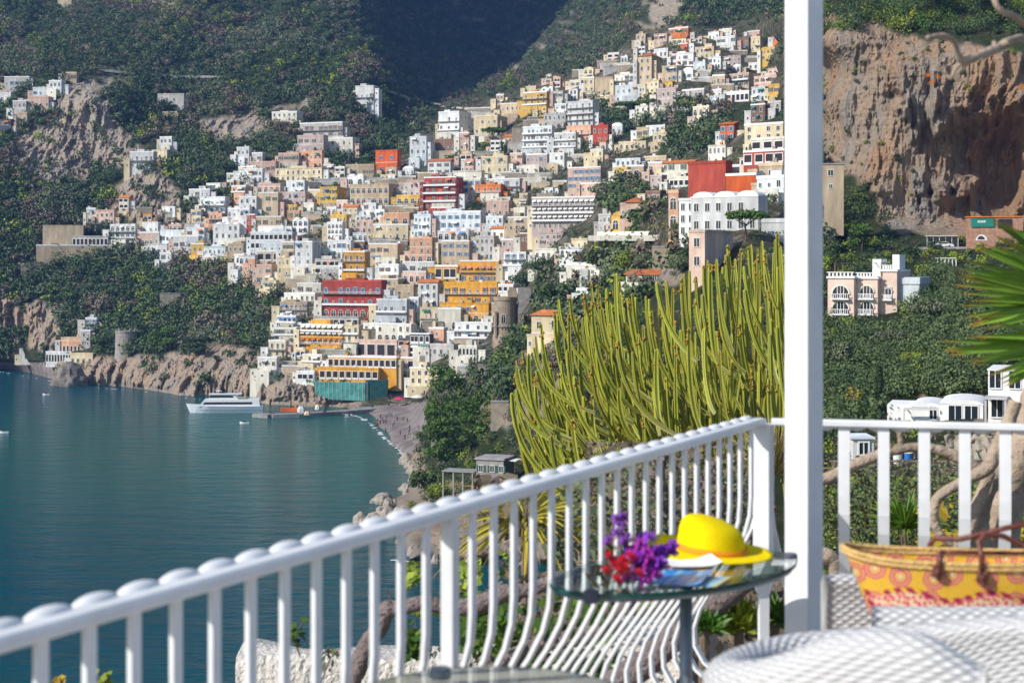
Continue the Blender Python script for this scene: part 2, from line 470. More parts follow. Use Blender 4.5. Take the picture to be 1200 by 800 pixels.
def terrain_mat():
    m, nt, b = new_mat('hillside_soil_and_rock')
    L = nt.links.new
    tc = node(nt, 'ShaderNodeTexCoord')
    at = node(nt, 'ShaderNodeAttribute', attribute_name='Col')
    sp = node(nt, 'ShaderNodeSeparateColor'); L(at.outputs['Color'], sp.inputs['Color'])
    # undergrowth
    n1 = node(nt, 'ShaderNodeTexNoise', Scale=0.09, Detail=8.0, Roughness=0.7)
    L(tc.outputs['Object'], n1.inputs['Vector'])
    r1 = node(nt, 'ShaderNodeValToRGB'); L(n1.outputs['Fac'], r1.inputs['Fac'])
    e = r1.color_ramp.elements
    e[0].position = 0.35; e[0].color = (0.026, 0.042, 0.016, 1)
    e[1].position = 0.72; e[1].color = (0.12, 0.125, 0.05, 1)
    x = e.new(0.52); x.color = (0.05, 0.068, 0.024, 1)
    x = e.new(0.62); x.color = (0.09, 0.075, 0.05, 1)
    # rock
    mp = node(nt, 'ShaderNodeMapping'); mp.inputs['Scale'].default_value = (1, 1, 0.16)
    L(tc.outputs['Object'], mp.inputs['Vector'])
    n2 = node(nt, 'ShaderNodeTexNoise', Scale=0.16, Detail=9.0, Roughness=0.72)
    L(mp.outputs['Vector'], n2.inputs['Vector'])
    r2 = node(nt, 'ShaderNodeValToRGB'); L(n2.outputs['Fac'], r2.inputs['Fac'])
    e = r2.color_ramp.elements
    e[0].position = 0.3; e[0].color = (0.13, 0.12, 0.115, 1)
    e[1].position = 0.75; e[1].color = (0.56, 0.51, 0.45, 1)
    x = e.new(0.42); x.color = (0.38, 0.345, 0.305, 1)
    x = e.new(0.56); x.color = (0.46, 0.365, 0.27, 1)
    x = e.new(0.65); x.color = (0.50, 0.43, 0.35, 1)
    n3 = node(nt, 'ShaderNodeTexNoise', Scale=0.035, Detail=4.0, Roughness=0.6)
    L(mp.outputs['Vector'], n3.inputs['Vector'])
    r3 = node(nt, 'ShaderNodeValToRGB'); L(n3.outputs['Fac'], r3.inputs['Fac'])
    r3.color_ramp.elements[0].position = 0.34; r3.color_ramp.elements[0].color = (0, 0, 0, 1)
    r3.color_ramp.elements[1].position = 0.54; r3.color_ramp.elements[1].color = (1, 1, 1, 1)
    warm = node(nt, 'ShaderNodeMix', data_type='RGBA', blend_type='MULTIPLY')
    wf = node(nt, 'ShaderNodeMath', operation='MULTIPLY'); L(r3.outputs['Color'], wf.inputs[0]); L(sp.outputs['Blue'], wf.inputs[1]); L(wf.outputs[0], warm.inputs[0]); L(r2.outputs['Color'], warm.inputs[6])
    warm.inputs[7].default_value = (1.12, 0.84, 0.63, 1)
    # town ground: terraces, paths and dry gardens
    n6 = node(nt, 'ShaderNodeTexNoise', Scale=0.16, Detail=7.0, Roughness=0.75)
    L(tc.outputs['Object'], n6.inputs['Vector'])
    r6 = node(nt, 'ShaderNodeValToRGB'); L(n6.outputs['Fac'], r6.inputs['Fac'])
    e = r6.color_ramp.elements
    e[0].position = 0.38; e[0].color = (0.04, 0.055, 0.02, 1)
    e[1].position = 0.64; e[1].color = (0.34, 0.30, 0.25, 1)
    x = e.new(0.5); x.color = (0.11, 0.10, 0.06, 1)
    x = e.new(0.56); x.color = (0.21, 0.18, 0.14, 1)
    tw = node(nt, 'ShaderNodeMix', data_type='RGBA')
    L(sp.outputs['Blue'], tw.inputs[0]); L(r1.outputs['Color'], tw.inputs[6]); L(r6.outputs['Color'], tw.inputs[7])
    mx = node(nt, 'ShaderNodeMix', data_type='RGBA')
    L(sp.outputs['Red'], mx.inputs[0]); L(tw.outputs[2], mx.inputs[6]); L(warm.outputs[2], mx.inputs[7])
    # beach gravel
    n4 = node(nt, 'ShaderNodeTexNoise', Scale=0.25, Detail=6.0)
    L(tc.outputs['Object'], n4.inputs['Vector'])
    r4 = node(nt, 'ShaderNodeValToRGB'); L(n4.outputs['Fac'], r4.inputs['Fac'])
    r4.color_ramp.elements[0].position = 0.35; r4.color_ramp.elements[0].color = (0.14, 0.115, 0.105, 1)
    r4.color_ramp.elements[1].position = 0.7; r4.color_ramp.elements[1].color = (0.25, 0.215, 0.205, 1)
    mx2 = node(nt, 'ShaderNodeMix', data_type='RGBA')
    L(sp.outputs['Green'], mx2.inputs[0]); L(mx.outputs[2], mx2.inputs[6]); L(r4.outputs['Color'], mx2.inputs[7])
    L(mx2.outputs[2], b.inputs['Base Color'])
    b.inputs['Roughness'].default_value = 0.9; b.inputs['Specular IOR Level'].default_value = 0.1
    bp = node(nt, 'ShaderNodeBump', Strength=0.9); bp.inputs['Distance'].default_value = 2.5
    n5 = node(nt, 'ShaderNodeTexNoise', Scale=0.7, Detail=9.0, Roughness=0.8)
    L(mp.outputs['Vector'], n5.inputs['Vector'])
    vc = node(nt, 'ShaderNodeTexVoronoi', Scale=0.22); vc.feature = 'DISTANCE_TO_EDGE'
    L(mp.outputs['Vector'], vc.inputs['Vector'])
    vm = node(nt, 'ShaderNodeMath', operation='MINIMUM'); L(vc.outputs['Distance'], vm.inputs[0]); vm.inputs[1].default_value = 0.12
    va = node(nt, 'ShaderNodeMath', operation='MULTIPLY_ADD'); L(vm.outputs[0], va.inputs[0]); va.inputs[1].default_value = 3.0; L(n5.outputs['Fac'], va.inputs[2])
    ml = node(nt, 'ShaderNodeMath', operation='MULTIPLY'); L(va.outputs[0], ml.inputs[0])
    inv = node(nt, 'ShaderNodeMath', operation='SUBTRACT'); inv.inputs[0].default_value = 1.0
    L(sp.outputs['Green'], inv.inputs[1]); L(inv.outputs[0], ml.inputs[1])
    L(ml.outputs[0], bp.inputs['Height']); L(bp.outputs['Normal'], b.inputs['Normal'])
    return m
hill = np_mesh('mountainside', V, Q, terrain_mat(), attr, smooth=False)
tag(hill, kind='structure')

def sea_mat():
    m, nt, b = new_mat('sea_water')
    L = nt.links.new
    tc = node(nt, 'ShaderNodeTexCoord')
    n0 = node(nt, 'ShaderNodeTexNoise', Scale=0.006, Detail=4.0)
    L(tc.outputs['Object'], n0.inputs['Vector'])
    r0 = node(nt, 'ShaderNodeValToRGB'); L(n0.outputs['Fac'], r0.inputs['Fac'])
    r0.color_ramp.elements[0].position = 0.35; r0.color_ramp.elements[0].color = (0.0, 0.050, 0.076, 1)
    r0.color_ramp.elements[1].position = 0.68; r0.color_ramp.elements[1].color = (0.0, 0.064, 0.084, 1)
    # paler green off the beach: shallows, with lighter reflections put into the colour
    vd = node(nt, 'ShaderNodeVectorMath', operation='DISTANCE'); L(tc.outputs['Object'], vd.inputs[0]); vd.inputs[1].default_value = (-20, 560, 0)
    mrs = node(nt, 'ShaderNodeMapRange'); mrs.inputs['From Min'].default_value = 40; mrs.inputs['From Max'].default_value = 270; mrs.inputs['To Min'].default_value = 0.8; mrs.inputs['To Max'].default_value = 0.0
    L(vd.outputs['Value'], mrs.inputs['Value'])
    mxs = node(nt, 'ShaderNodeMix', data_type='RGBA'); L(mrs.outputs['Result'], mxs.inputs[0]); L(r0.outputs['Color'], mxs.inputs[6]); mxs.inputs[7].default_value = (0.02, 0.115, 0.092, 1)
    L(mxs.outputs[2], b.inputs['Base Color'])
    b.inputs['Roughness'].default_value = 0.12
    b.inputs['IOR'].default_value = 1.33
    b.inputs['Specular IOR Level'].default_value = 0.08
    mp = node(nt, 'ShaderNodeMapping'); mp.inputs['Scale'].default_value = (0.8, 1.5, 1)
    mp.inputs['Rotation'].default_value = (0, 0, math.radians(12))
    L(tc.outputs['Object'], mp.inputs['Vector'])
    na = node(nt, 'ShaderNodeTexNoise', Scale=0.45, Detail=6.0, Roughness=0.62, Distortion=0.4)
    nb = node(nt, 'ShaderNodeTexNoise', Scale=0.10, Detail=4.0, Roughness=0.6)
    L(mp.outputs['Vector'], na.inputs['Vector']); L(mp.outputs['Vector'], nb.inputs['Vector'])
    ad = node(nt, 'ShaderNodeMath', operation='MULTIPLY_ADD')
    L(nb.outputs['Fac'], ad.inputs[0]); ad.inputs[1].default_value = 4.5; L(na.outputs['Fac'], ad.inputs[2])
    bp = node(nt, 'ShaderNodeBump', Strength=0.55); bp.inputs['Distance'].default_value = 0.7
    L(ad.outputs[0], bp.inputs['Height']); L(bp.outputs['Normal'], b.inputs['Normal'])
    return m
sb = MB(); sb.add([(-3000, -400, 0), (3000, -400, 0), (3000, 3500, 0), (-3000, 3500, 0)], [(0, 1, 2, 3)])
sea = sb.build('sea', sea_mat()); tag(sea, kind='structure')

# the air between here and the mountain
hb = MB(); hb.box(-3300, 3300, -600, 3700, -262, 1500)
hm = bpy.data.materials.new('thin_sea_haze'); hm.use_nodes = True
hn = hm.node_tree; hn.nodes.remove(hn.nodes['Principled BSDF'])
pv = hn.nodes.new('ShaderNodeVolumePrincipled')
pv.inputs['Color'].default_value = (0.22, 0.45, 1.0, 1); pv.inputs['Density'].default_value = 0.00008; pv.inputs['Anisotropy'].default_value = 0.0
hn.links.new(pv.outputs['Volume'], hn.nodes['Material Output'].inputs['Volume'])
hz = hb.build('haze', hm); tag(hz, 'thin blue sea haze between the terrace and the mountain', 'haze', kind='stuff')
# ------------------------------------------------------------------ house kit
WALLC = {'W': (0.72,0.72,0.70), 'C': (0.66,0.55,0.36), 'P': (0.63,0.45,0.36), 'O': (0.62,0.19,0.05), 'Y': (0.66,0.42,0.10),
         'R': (0.40,0.075,0.05), 'G': (0.50,0.475,0.44), 'B': (0.52,0.41,0.28), 'S': (0.66,0.38,0.24), 'L': (0.60,0.645,0.66),
         'K': (0.24,0.15,0.11), 'D': (0.10,0.105,0.11), 'V': (0.52,0.42,0.385), 'E': (0.70,0.66,0.56), 'Z': (0.66,0.33,0.045), 'X': (0.55,0.11,0.03)}  # pale blue, mauve and grey also stand in for shade on some walls
CNAME = {'W':'white','C':'cream','P':'pink','O':'orange','Y':'ochre','R':'red','G':'grey','B':'tan','S':'salmon','L':'pale blue',
         'K':'brown','D':'dark grey','V':'dusty mauve','E':'off-white','Z':'golden yellow','X':'vermilion'}
WM = {k: mat('plaster_' + CNAME[k].replace(' ', '_').replace('-', '_'), c, 0.85, 0.34, 0.45, 0.3, 3.0, spec=0.15, randv=0.26, streak=True) for k, c in WALLC.items()}
M_tile = mat('terracotta_tiles', (0.50, 0.17, 0.06), 0.8, 0.35, 0.8, 0.5, 4.0, spec=0.15, randv=0.25)
M_terr = mat('terrace_paving', (0.36, 0.27, 0.22), 0.85, 0.3, 0.5, 0.2, 3.0, spec=0.15, randv=0.35)
M_grey = mat('roof_render', (0.40, 0.39, 0.38), 0.85, 0.3, 0.4, 0.2, 3.0, spec=0.15, randv=0.3)
M_white = mat('white_trim', (0.74, 0.74, 0.72), 0.7, 0.12, 0.6, spec=0.2)
M_glass, _nt, _b = new_mat('window_glass'); _b.inputs['Base Color'].default_value = (0.02, 0.026, 0.034, 1); _b.inputs['Roughness'].default_value = 0.12
M_shut_g = mat('green_shutters', (0.045, 0.11, 0.075), 0.6, 0.2)
M_shut_b = mat('blue_shutters', (0.09, 0.20, 0.36), 0.6, 0.2)
M_shut_k = mat('brown_shutters', (0.12, 0.065, 0.035), 0.6, 0.2)
M_dark = mat('opening_shade_and_black', (0.035, 0.03, 0.03), 0.9, 0.2)  # near-black stands in for shade inside openings; also wheels and a mast
M_rail = mat('painted_rail', (0.55, 0.55, 0.54), 0.6, 0.1)
M_awn = {'w': mat('white_canvas', (0.75, 0.74, 0.70), 0.9, 0.08), 'g': mat('green_canvas', (0.03, 0.22, 0.19), 0.9, 0.2),
         'b': mat('blue_canvas', (0.10, 0.22, 0.42), 0.9, 0.15), 'o': mat('orange_canvas', (0.62, 0.20, 0.04), 0.9, 0.15)}
M_stone_w = mat('terrace_stone', (0.33, 0.28, 0.21), .95, .4, .6, .8, 4, spec=.1)
M_wood = mat('pergola_wood', (0.20, 0.13, 0.08), 0.8, 0.3)
SHUT = {'g': M_shut_g, 'b': M_shut_b, 'k': M_shut_k}

_wc = {}
def window_mesh(w, h, kind, sh):
    """window facing -y, bottom centre at the origin; mats: trim, glass, shutters"""
    key = (round(w / .15), round(h / .2), kind, sh)
    if key in _wc: return _wc[key]
    w = key[0] * .15; h = key[1] * .2
    m = MB(); t = 0.11
    if kind == 'a':           # arched
        r = w / 2; z0 = h - r
        poly = [(-r, 0), (r, 0)] + [(r * math.cos(a), z0 + r * math.sin(a)) for a in np.linspace(0, math.pi, 9)]
        m.prism(poly, -0.05, 0.05, 1)
        ro = r + 0.16
        pts = [(-ro, 0), (-r, 0)] ; 
        for k in range(8):
            a0 = math.pi * k / 8; a1 = math.pi * (k + 1) / 8
            q = [(r*math.cos(a0), z0 + r*math.sin(a0)), (ro*math.cos(a0), z0 + ro*math.sin(a0)), (ro*math.cos(a1), z0 + ro*math.sin(a1)), (r*math.cos(a1), z0 + r*math.sin(a1))]
            m.prism(q, -0.13, 0.04, 0)
        m.box(-ro, -r, -0.13, 0.04, 0, z0, 0); m.box(r, ro, -0.13, 0.04, 0, z0, 0)
        if w > 1.3: m.box(-0.05, 0.05, -0.09, 0.03, 0, h - 0.05, 0); m.box(-r, r, -0.085, 0.03, z0 - .05, z0 + .05, 0)
    elif kind == 'o':         # loggia bay, its shaded depth painted as a dark slab
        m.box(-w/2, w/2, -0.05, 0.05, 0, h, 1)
        m.box(-w/2 - .2, -w/2, -0.16, 0.04, 0, h + .2, 0); m.box(w/2, w/2 + .2, -0.16, 0.04, 0, h + .2, 0)
        m.box(-w/2, w/2, -0.16, 0.04, h, h + .2, 0)
        m.box(-w/2, w/2, -0.15, 0.03, 0, .8, 0)
    else:
        m.box(-w/2, w/2, -0.04, 0.05, 0, h, 1)
        m.box(-w/2 - t, -w/2, -0.10, 0.04, -t, h + t, 0); m.box(w/2, w/2 + t, -0.10, 0.04, -t, h + t, 0)
        m.box(-w/2, w/2, -0.10, 0.04, h, h + t, 0); m.box(-w/2, w/2, -0.16, 0.04, -t, 0, 0)
        m.box(-0.04, 0.04, -0.07, 0.03, 0, h, 0)
        if sh in SHUT:
            for s in (-1, 1):
                a, b_ = sorted((s * (w/2 + t), s * (w + t)))
                m.box(a, b_, -0.14, -0.03, -0.02, h + 0.02, 2)
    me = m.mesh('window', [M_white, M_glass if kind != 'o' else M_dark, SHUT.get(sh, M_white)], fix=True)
    _wc[key] = me
    return me

def put(name, me, parent, loc, rz=0.0):
    o = bpy.data.objects.new(name, me); col.objects.link(o)
    o.parent = parent; o.location = loc; o.rotation_euler = (0, 0, rz)
    return o

HOUSES = []      # records for the labels
def arch_poly(x0, x1, z0, z1, n=10):
    r = (x1 - x0) / 2; c = (x0 + x1) / 2; zc = max(z0, z1 - r); ry = z1 - zc
    return [(x0, z0), (x1, z0)] + [(c + r * math.cos(a), zc + ry * math.sin(a)) for a in np.linspace(0, math.pi, n)]

def house(x0, y0, x1, y1, c='W', roof='f', rows=2, cols=3, side=0.2, label=None, opt='', D=None, short=None, sh=None, cat='house', pull=3.0, base=None):
    rnd = random.Random(int(x0 * 131 + y0 * 977 + x1 * 37))
    pxc = (x0 + x1) / 2
    if D is None: D = Dat(pxc, y1) - pull
    s = D / F
    Wp = x1 - x0
    h = (y1 - y0) * s
    a = math.atan2(x0 + Wp * (1 - side) - CX, F)
    if side > 0.01:
        yaw = math.radians(rnd.uniform(18, 30)) + max(0, a) * 0.6
        w = (1 - side) * Wp * s / math.cos(yaw); d = side * Wp * s / math.sin(yaw)
        d = min(max(d, 4.0), 16)
    else:
        yaw = math.radians(rnd.uniform(2, 6)); w = Wp * s; d = min(max(0.6 * w, 6), 13)
    th = -(yaw + a)
    C = P(x0 + Wp * (1 - side), y1, D - 0.25 * w * math.sin(yaw))
    loc = C - Vector((math.cos(th), math.sin(th), 0)) * w
    nm = 'house' if cat == 'house' else cat.replace(' ', '_')
    root = empty(nm, loc, th, None, cat)
    wm = WM[c]
    if base is None: base = -min(9, 3 + 0.02 * D)
    m = MB(); m.box(0, w, 0, d, base, h)
    # a setback upper storey or an annex makes silhouettes uneven
    rr = rnd.random()
    zt = h
    if roof == 'f' and rows >= 2 and w > 5 and rr < 0.72 and 'x' not in opt:
        xa = w * rnd.uniform(0.05, 0.5); xb = xa + w * rnd.uniform(0.25, 0.45)
        m.box(xa, min(xb, w - .3), d * 0.3, d * 0.95, h - .3, h + rnd.uniform(1.6, 2.6))
    m.build('wall', wm, root)
    # roofs
    r = MB()
    rmat = [M_tile]
    if roof in 'ft' or roof == 'p':
        pm = wm if rnd.random() < .6 else M_white
        t = 0.28; ph = rnd.uniform(.5, .9)
        r.box(-.12, w + .12, -.12, t - .12, h - .05, h + ph, 1); r.box(-.12, w + .12, d - t + .12, d + .12, h - .05, h + ph, 1)
        r.box(-.12, t - .12, t - .12, d - t + .12, h - .05, h + ph, 1); r.box(w - t + .12, w + .12, t - .12, d - t + .12, h - .05, h + ph, 1)
        r.box(t - .12, w - t + .12, t - .12, d - t + .12, h - .04, h + .06, 0)
        rmat = [M_tile if roof == 't' else rnd.choice([M_terr, M_grey, M_grey]), pm]
    elif roof == 'g':
        rh = min(0.28 * d, 0.25 * w, 2.6) + .4; e = .45
        r.prism([(-e, 0), (d + e, 0), (d / 2, rh)], 0, 1)
        vs = [Vector((-e if y < .5 else w + e, x, h + z)) for x, y, z in r.v]
        r.v = [tuple(q) for q in vs]
    elif roof == 'h':
        rh = min(0.26 * d, 0.3 * w) + .5; e = .5
        k = min(w * .45, d / 2)
        r.add([(-e, -e, h), (w + e, -e, h), (w + e, d + e, h), (-e, d + e, h), (k, d / 2, h + rh), (w - k, d / 2, h + rh)],
              [(0, 1, 5, 4), (1, 2, 5), (2, 3, 4, 5), (3, 0, 4), (3, 2, 1, 0)])
    elif roof == 's':           # single slope falling to the front
        r.add([(-.4, -.5, h), (w + .4, -.5, h), (w + .4, d, h + .3 * d), (-.4, d, h + .3 * d), (-.4, -.5, h - .2), (w + .4, -.5, h - .2), (w + .4, d, h - .2), (-.4, d, h - .2)],
              [(0, 1, 2, 3), (7, 6, 5, 4), (4, 5, 1, 0), (5, 6, 2, 1), (6, 7, 3, 2), (7, 4, 0, 3)])
    elif roof in 'dv':
        kx = max(1, round(w / 5.5))
        r.box(-.1, w + .1, -.1, d + .1, h - .05, h + .25, 0)
        for i in range(kx):
            cx0 = w * (i + .5) / kx; rx = w / kx * .46
            if roof == 'd':
                prof = [(math.cos(q), math.sin(q)) for q in np.linspace(0, math.pi / 2 * .98, 6)]
                r.lathe([(rx * p, .2 + rx * .55 * z) for p, z in prof], 16, (cx0, d / 2, h), 0, 1.0, min(d / 2 / rx * .9, 1.6))
            else:
                poly = [(cx0 + rx * math.cos(q), h + .2 + rx * .42 * math.sin(q)) for q in np.linspace(0, math.pi, 12)]
                r.prism(poly, .25, d - .25, 0)
        rmat = [M_white if c in 'WLEG' else WM[c]]
    ro = r.build('roof', rmat, root) if r.v else None
    if ro and rnd.random() < .55 and w > 5 and 'x' not in opt:
        q = MB(); cx0 = rnd.uniform(.15, .85) * w; cy0 = rnd.uniform(.35, .8) * d
        k = rnd.random()
        hh = rnd.uniform(1.0, 2.0) + (.8 if roof in 'gh' else 0)
        q.box(cx0 - .4, cx0 + .4, cy0 - .4, cy0 + .4, h, h + hh); q.box(cx0 - .55, cx0 + .55, cy0 - .55, cy0 + .55, h + hh, h + hh + .2)
        q.build('chimney', [wm], ro)
    if roof == 'p':
        q = MB(); n = max(3, int(w / 2.5))
        for i in range(n + 1):
            x = .3 + (w - .6) * i / n
            q.box(x - .08, x + .08, .2, .36, h, h + 2.4)
            q.box(x - .07, x + .07, -.2, d * .7, h + 2.5, h + 2.65)
        q.box(0, w, .2, .34, h + 2.36, h + 2.5); q.box(0, w, d * .6, d * .6 + .14, h + 2.36, h + 2.5)
        for i in range(n + 1):
            x = .3 + (w - .6) * i / n
            q.box(x - .08, x + .08, d * .6, d * .6 + .16, h, h + 2.36)
        q.build('pergola', M_wood, root)
    # openings
    if sh is None: sh = rnd.choice(['n', 'g', 'k', 'n', 'b', 'n'])
    if rows > 0 and cols > 0 and 'n' not in opt:
        sto = h / rows
        bay = w / cols
        ww = min(1.15, bay * .42); wh = min(sto * .55, 1.9)
        if 'o' in opt: ww = bay * .72; wh = sto * .72
        if 'a' in opt: ww = min(2.6, bay * .58); wh = min(sto * .74, 2.9)
        for j in range(rows):
            z = sto * j + (sto - wh) * (.42 if wh < sto * .6 else .3)
            kind = 'o' if 'o' in opt else 'a' if 'a' in opt else 'r'
            if 'A' in opt and j == 0: kind = 'a'
            k_ww, k_wh, kz = ww, wh, z
            if kind == 'a' and 'a' not in opt: k_ww = min(2.6, bay * .58); k_wh = min(sto * .78, 3); kz = sto * j + .15
            bal = 'b' in opt and j > 0
            if bal and kind == 'r': k_wh = min(sto * .72, 2.4); kz = sto * j + .12
            mes = [window_mesh(max(.45, k_ww), max(.6, k_wh), kind, sh if bay > 3.0 else 'n')]
            if kind == 'r' and 'x' not in opt: mes += [mes[0], window_mesh(max(.45, k_ww * .7), max(.6, k_wh * .75), kind, 'n'), window_mesh(max(.45, k_ww), max(.6, k_wh * 1.15), kind, sh)]
            for i in range(cols):
                if kind == 'r' and rnd.random() < .07 and cols > 2: continue
                put('window', rnd.choice(mes), root, (bay * (i + .5) + (rnd.uniform(-.12, .12) * bay if 'x' not in opt and cols < 5 else 0), 0, kz))
            if j > 0 and not bal and 'n' not in opt and rnd.random() < .45:      # string course
                q = MB(); q.box(-.06, w + .06, -.09, -.005, sto * j - .12, sto * j + .08); q.build('string_course', M_white if rnd.random() < .5 else wm, root)
            if bal:
                q = MB(); dp = rnd.uniform(.9, 1.5)
                q.box(-.05, w + .05, -dp, .02, sto * j - .2, sto * j, 0)
                style = 'p' if 'P' in opt else rnd.choice('pr')
                if style == 'p':
                    q.box(-.05, w + .05, -dp, -dp + .12, sto * j, sto * j + .85, 1)
                else:
                    q.box(-.05, w + .05, -dp, -dp + .06, sto * j + .8, sto * j + .9, 1)
                    n = max(4, int(w / .5))
                    for i in range(n + 1):
                        x = w * i / n; q.box(x - .03, x + .03, -dp + .01, -dp + .05, sto * j, sto * j + .8, 1)
                q.build('balcony', [M_grey, M_white if 'W' in opt or rnd.random() < .6 else wm], root)
                if 'w' in opt or 'q' in opt:
                    key = 'w' if 'w' in opt else rnd.choice('obw')
                    for i in range(cols):
                        q = MB(); xc = bay * (i + .5); bw = bay * .36
                        q.add([(xc - bw, -.02, sto * j + 2.6), (xc + bw, -.02, sto * j + 2.6), (xc + bw, -1.15, sto * j + 1.9), (xc - bw, -1.15, sto * j + 1.9),
                               (xc - bw, -.02, sto * j + 2.52), (xc + bw, -.02, sto * j + 2.52), (xc + bw, -1.15, sto * j + 1.7), (xc - bw, -1.15, sto * j + 1.7)],
                              [(0, 1, 2, 3), (7, 6, 5, 4), (3, 2, 6, 7), (0, 3, 7, 4), (1, 5, 6, 2)])
                        q.build('awning', M_awn[key], root)
        if side > .12 and d > 4:
            cs = max(1, int(d / 4.2))
            me = window_mesh(.75, min(wh, 1.5), 'r', 'n')
            for j in range(rows):
                for i in range(cs):
                    if rnd.random() < .35: continue
                    put('window', me, root, (w, d * (i + .5) / cs, sto * j + (sto - 1.3) * .45), math.pi / 2)
    if 'D' not in opt and rows > 1 and rnd.random() < .5 and w > 6 and 'x' not in opt:   # a lower terrace in front
        q = MB(); x0_ = rnd.choice([0, w * .3]); q.box(x0_, x0_ + w * .7, -2.4, -.01, base, h / rows * .6)
        q.box(x0_ - .05, x0_ + w * .7 + .05, -2.45, -2.25, h / rows * .6, h / rows * .6 + .8)
        tr = q.build('terrace', rnd.choice([wm, wm, WM['E'], WM['B']]), root)
        me = window_mesh(.75, 1.0, 'a', 'n')
        for i in range(max(1, int(w * .7 / 4))):
            put('window', me, tr, (x0_ + w * .7 * (i + .5) / max(1, int(w * .7 / 4)), -2.4, h / rows * .08))
    # lean-to wings of other heights: the town grew by adding rooms
    if 'x' not in opt and 'n' not in opt and cat == 'house':
        for sd in (-1, 1):
            if rnd.random() > .85: continue
            aw = rnd.uniform(1.8, 4.2) * (1 if D > 550 else .7); ad = d * rnd.uniform(.45, .8); ah = h * rnd.uniform(.35, .85); y0_ = rnd.uniform(-1.6, 1.2)
            xa = -aw + .02 if sd < 0 else w - .02
            if sd > 0: y0_ = rnd.uniform(.6, 1.8)
            q = MB(); q.box(xa, xa + aw, y0_, y0_ + ad, base, ah); q.box(xa - .1, xa + aw + .1, y0_ - .1, y0_ + .15, ah, ah + rnd.uniform(.3, .9)); q.box(xa + aw - .15, xa + aw + .1, y0_ + .15, y0_ + ad, ah, ah + .5)
            an = q.build('annex', rnd.choice([wm, WM['W'], WM['E'], WM['C'], WM['P']]), root)
            n_ = max(1, int(ah / 3.2)); mew = window_mesh(.75, 1.2, rnd.choice('ra'), 'n')
            for j in range(n_): put('window', mew, an, (xa + aw * rnd.uniform(.35, .65), y0_, ah * (j + .3) / n_))
        if rnd.random() < .4 and rows > 1:                   # cloth awnings over some openings
            for i in range(rnd.randint(1, 2)):
                aw2 = rnd.uniform(1.6, 3.4); xc = rnd.uniform(aw2 / 2, max(aw2 / 2 + .1, w - aw2 / 2)); z2 = h / rows * rnd.randint(1, rows) - .5; q = MB()
                q.add([(xc - aw2/2, -.03, z2), (xc + aw2/2, -.03, z2), (xc + aw2/2, -1.3, z2 - .6), (xc - aw2/2, -1.3, z2 - .6), (xc - aw2/2, -.03, z2 - .08), (xc + aw2/2, -.03, z2 - .08), (xc + aw2/2, -1.3, z2 - .85), (xc - aw2/2, -1.3, z2 - .85)],
                      [(0, 1, 2, 3), (7, 6, 5, 4), (3, 2, 6, 7), (0, 3, 7, 4), (1, 5, 6, 2)])
                q.build('awning', M_awn[rnd.choice('wwogb')], root)
        if rnd.random() < .5 and roof in 'ft' and w > 6:     # roof terrace clutter
            for i in range(rnd.randint(1, 2)):
                x = rnd.uniform(.6, w - .6); y = rnd.uniform(.5, max(.6, d * .6)); z2 = rnd.uniform(.6, 1.7); k = rnd.uniform(.3, .8)
                q = MB(); q.box(x - k, x + k, y - k, y + k, h, h + z2)
                q.build('roof_box', rnd.choice([M_terr, M_white, M_grey, WM['O']]), root)
    HOUSES.append(dict(o=root, x=pxc, y=(y0 + y1) / 2, x0=x0, x1=x1, y0=y0, y1=y1, c=c, roof=roof, rows=rows, cols=cols, label=label, short=short, opt=opt, sh=sh, w=w, h=h, cat=cat))
    return root

def region(ox, oy, k, lst):
    for r in lst:
        r = list(r)
        q = [ox + r[0] / k, oy + r[1] / k, ox + r[2] / k, oy + r[3] / k]
        kw = r[4] if len(r) > 4 and isinstance(r[4], dict) else None
        pos = [x for x in r[4:] if not isinstance(x, dict)]
        kw = next((x for x in r[4:] if isinstance(x, dict)), {})
        house(*q, *pos, **kw)
# ------------------------------------------------------------------ the town, house by house
L_ = lambda label, short=None, **k: dict(label=label, short=short, **k)
region(0, 0, 3.2, [
 (185,305,245,352,'W','f',2,3,.25), (0,350,50,385,'W','f',1,2,.2), (110,365,200,412,'P','f',1,4,.2), (125,330,190,362,'L','f',1,3,.15),
 (50,380,110,432,'G','f',2,3,.2), (65,425,110,465,'B','t',1,2,.2), (20,290,120,330,'G','f',1,5,.1), (235,275,300,300,'B','t',1,3,.2),
 (0,450,50,497,'D','f',2,2,.2), (490,572,590,632,'W','f',2,5,.15,{'opt':'b','short':'white clifftop villa'}),
 (571,566,640,602,'C','f',1,3,.2), (600,516,655,560,'W','f',2,3,.2), (593,355,700,388,'G','f',1,4,.1), (610,422,675,452,'B','f',1,2,.1,{'opt':'n'}),
 (888,555,945,612,'W','f',2,3,.2), (895,628,960,682,'W','f',2,4,.15,{'opt':'b'}), (710,712,800,760,'W','t',2,4,.15,{'opt':'b'}),
 (750,740,860,800,'W','f',2,5,.15,{'opt':'b'}), (218,0,270,24,'C','f',1,1,0,L_('roofless cream stone ruin high on the wooded slope','hilltop ruin',opt='n'))])
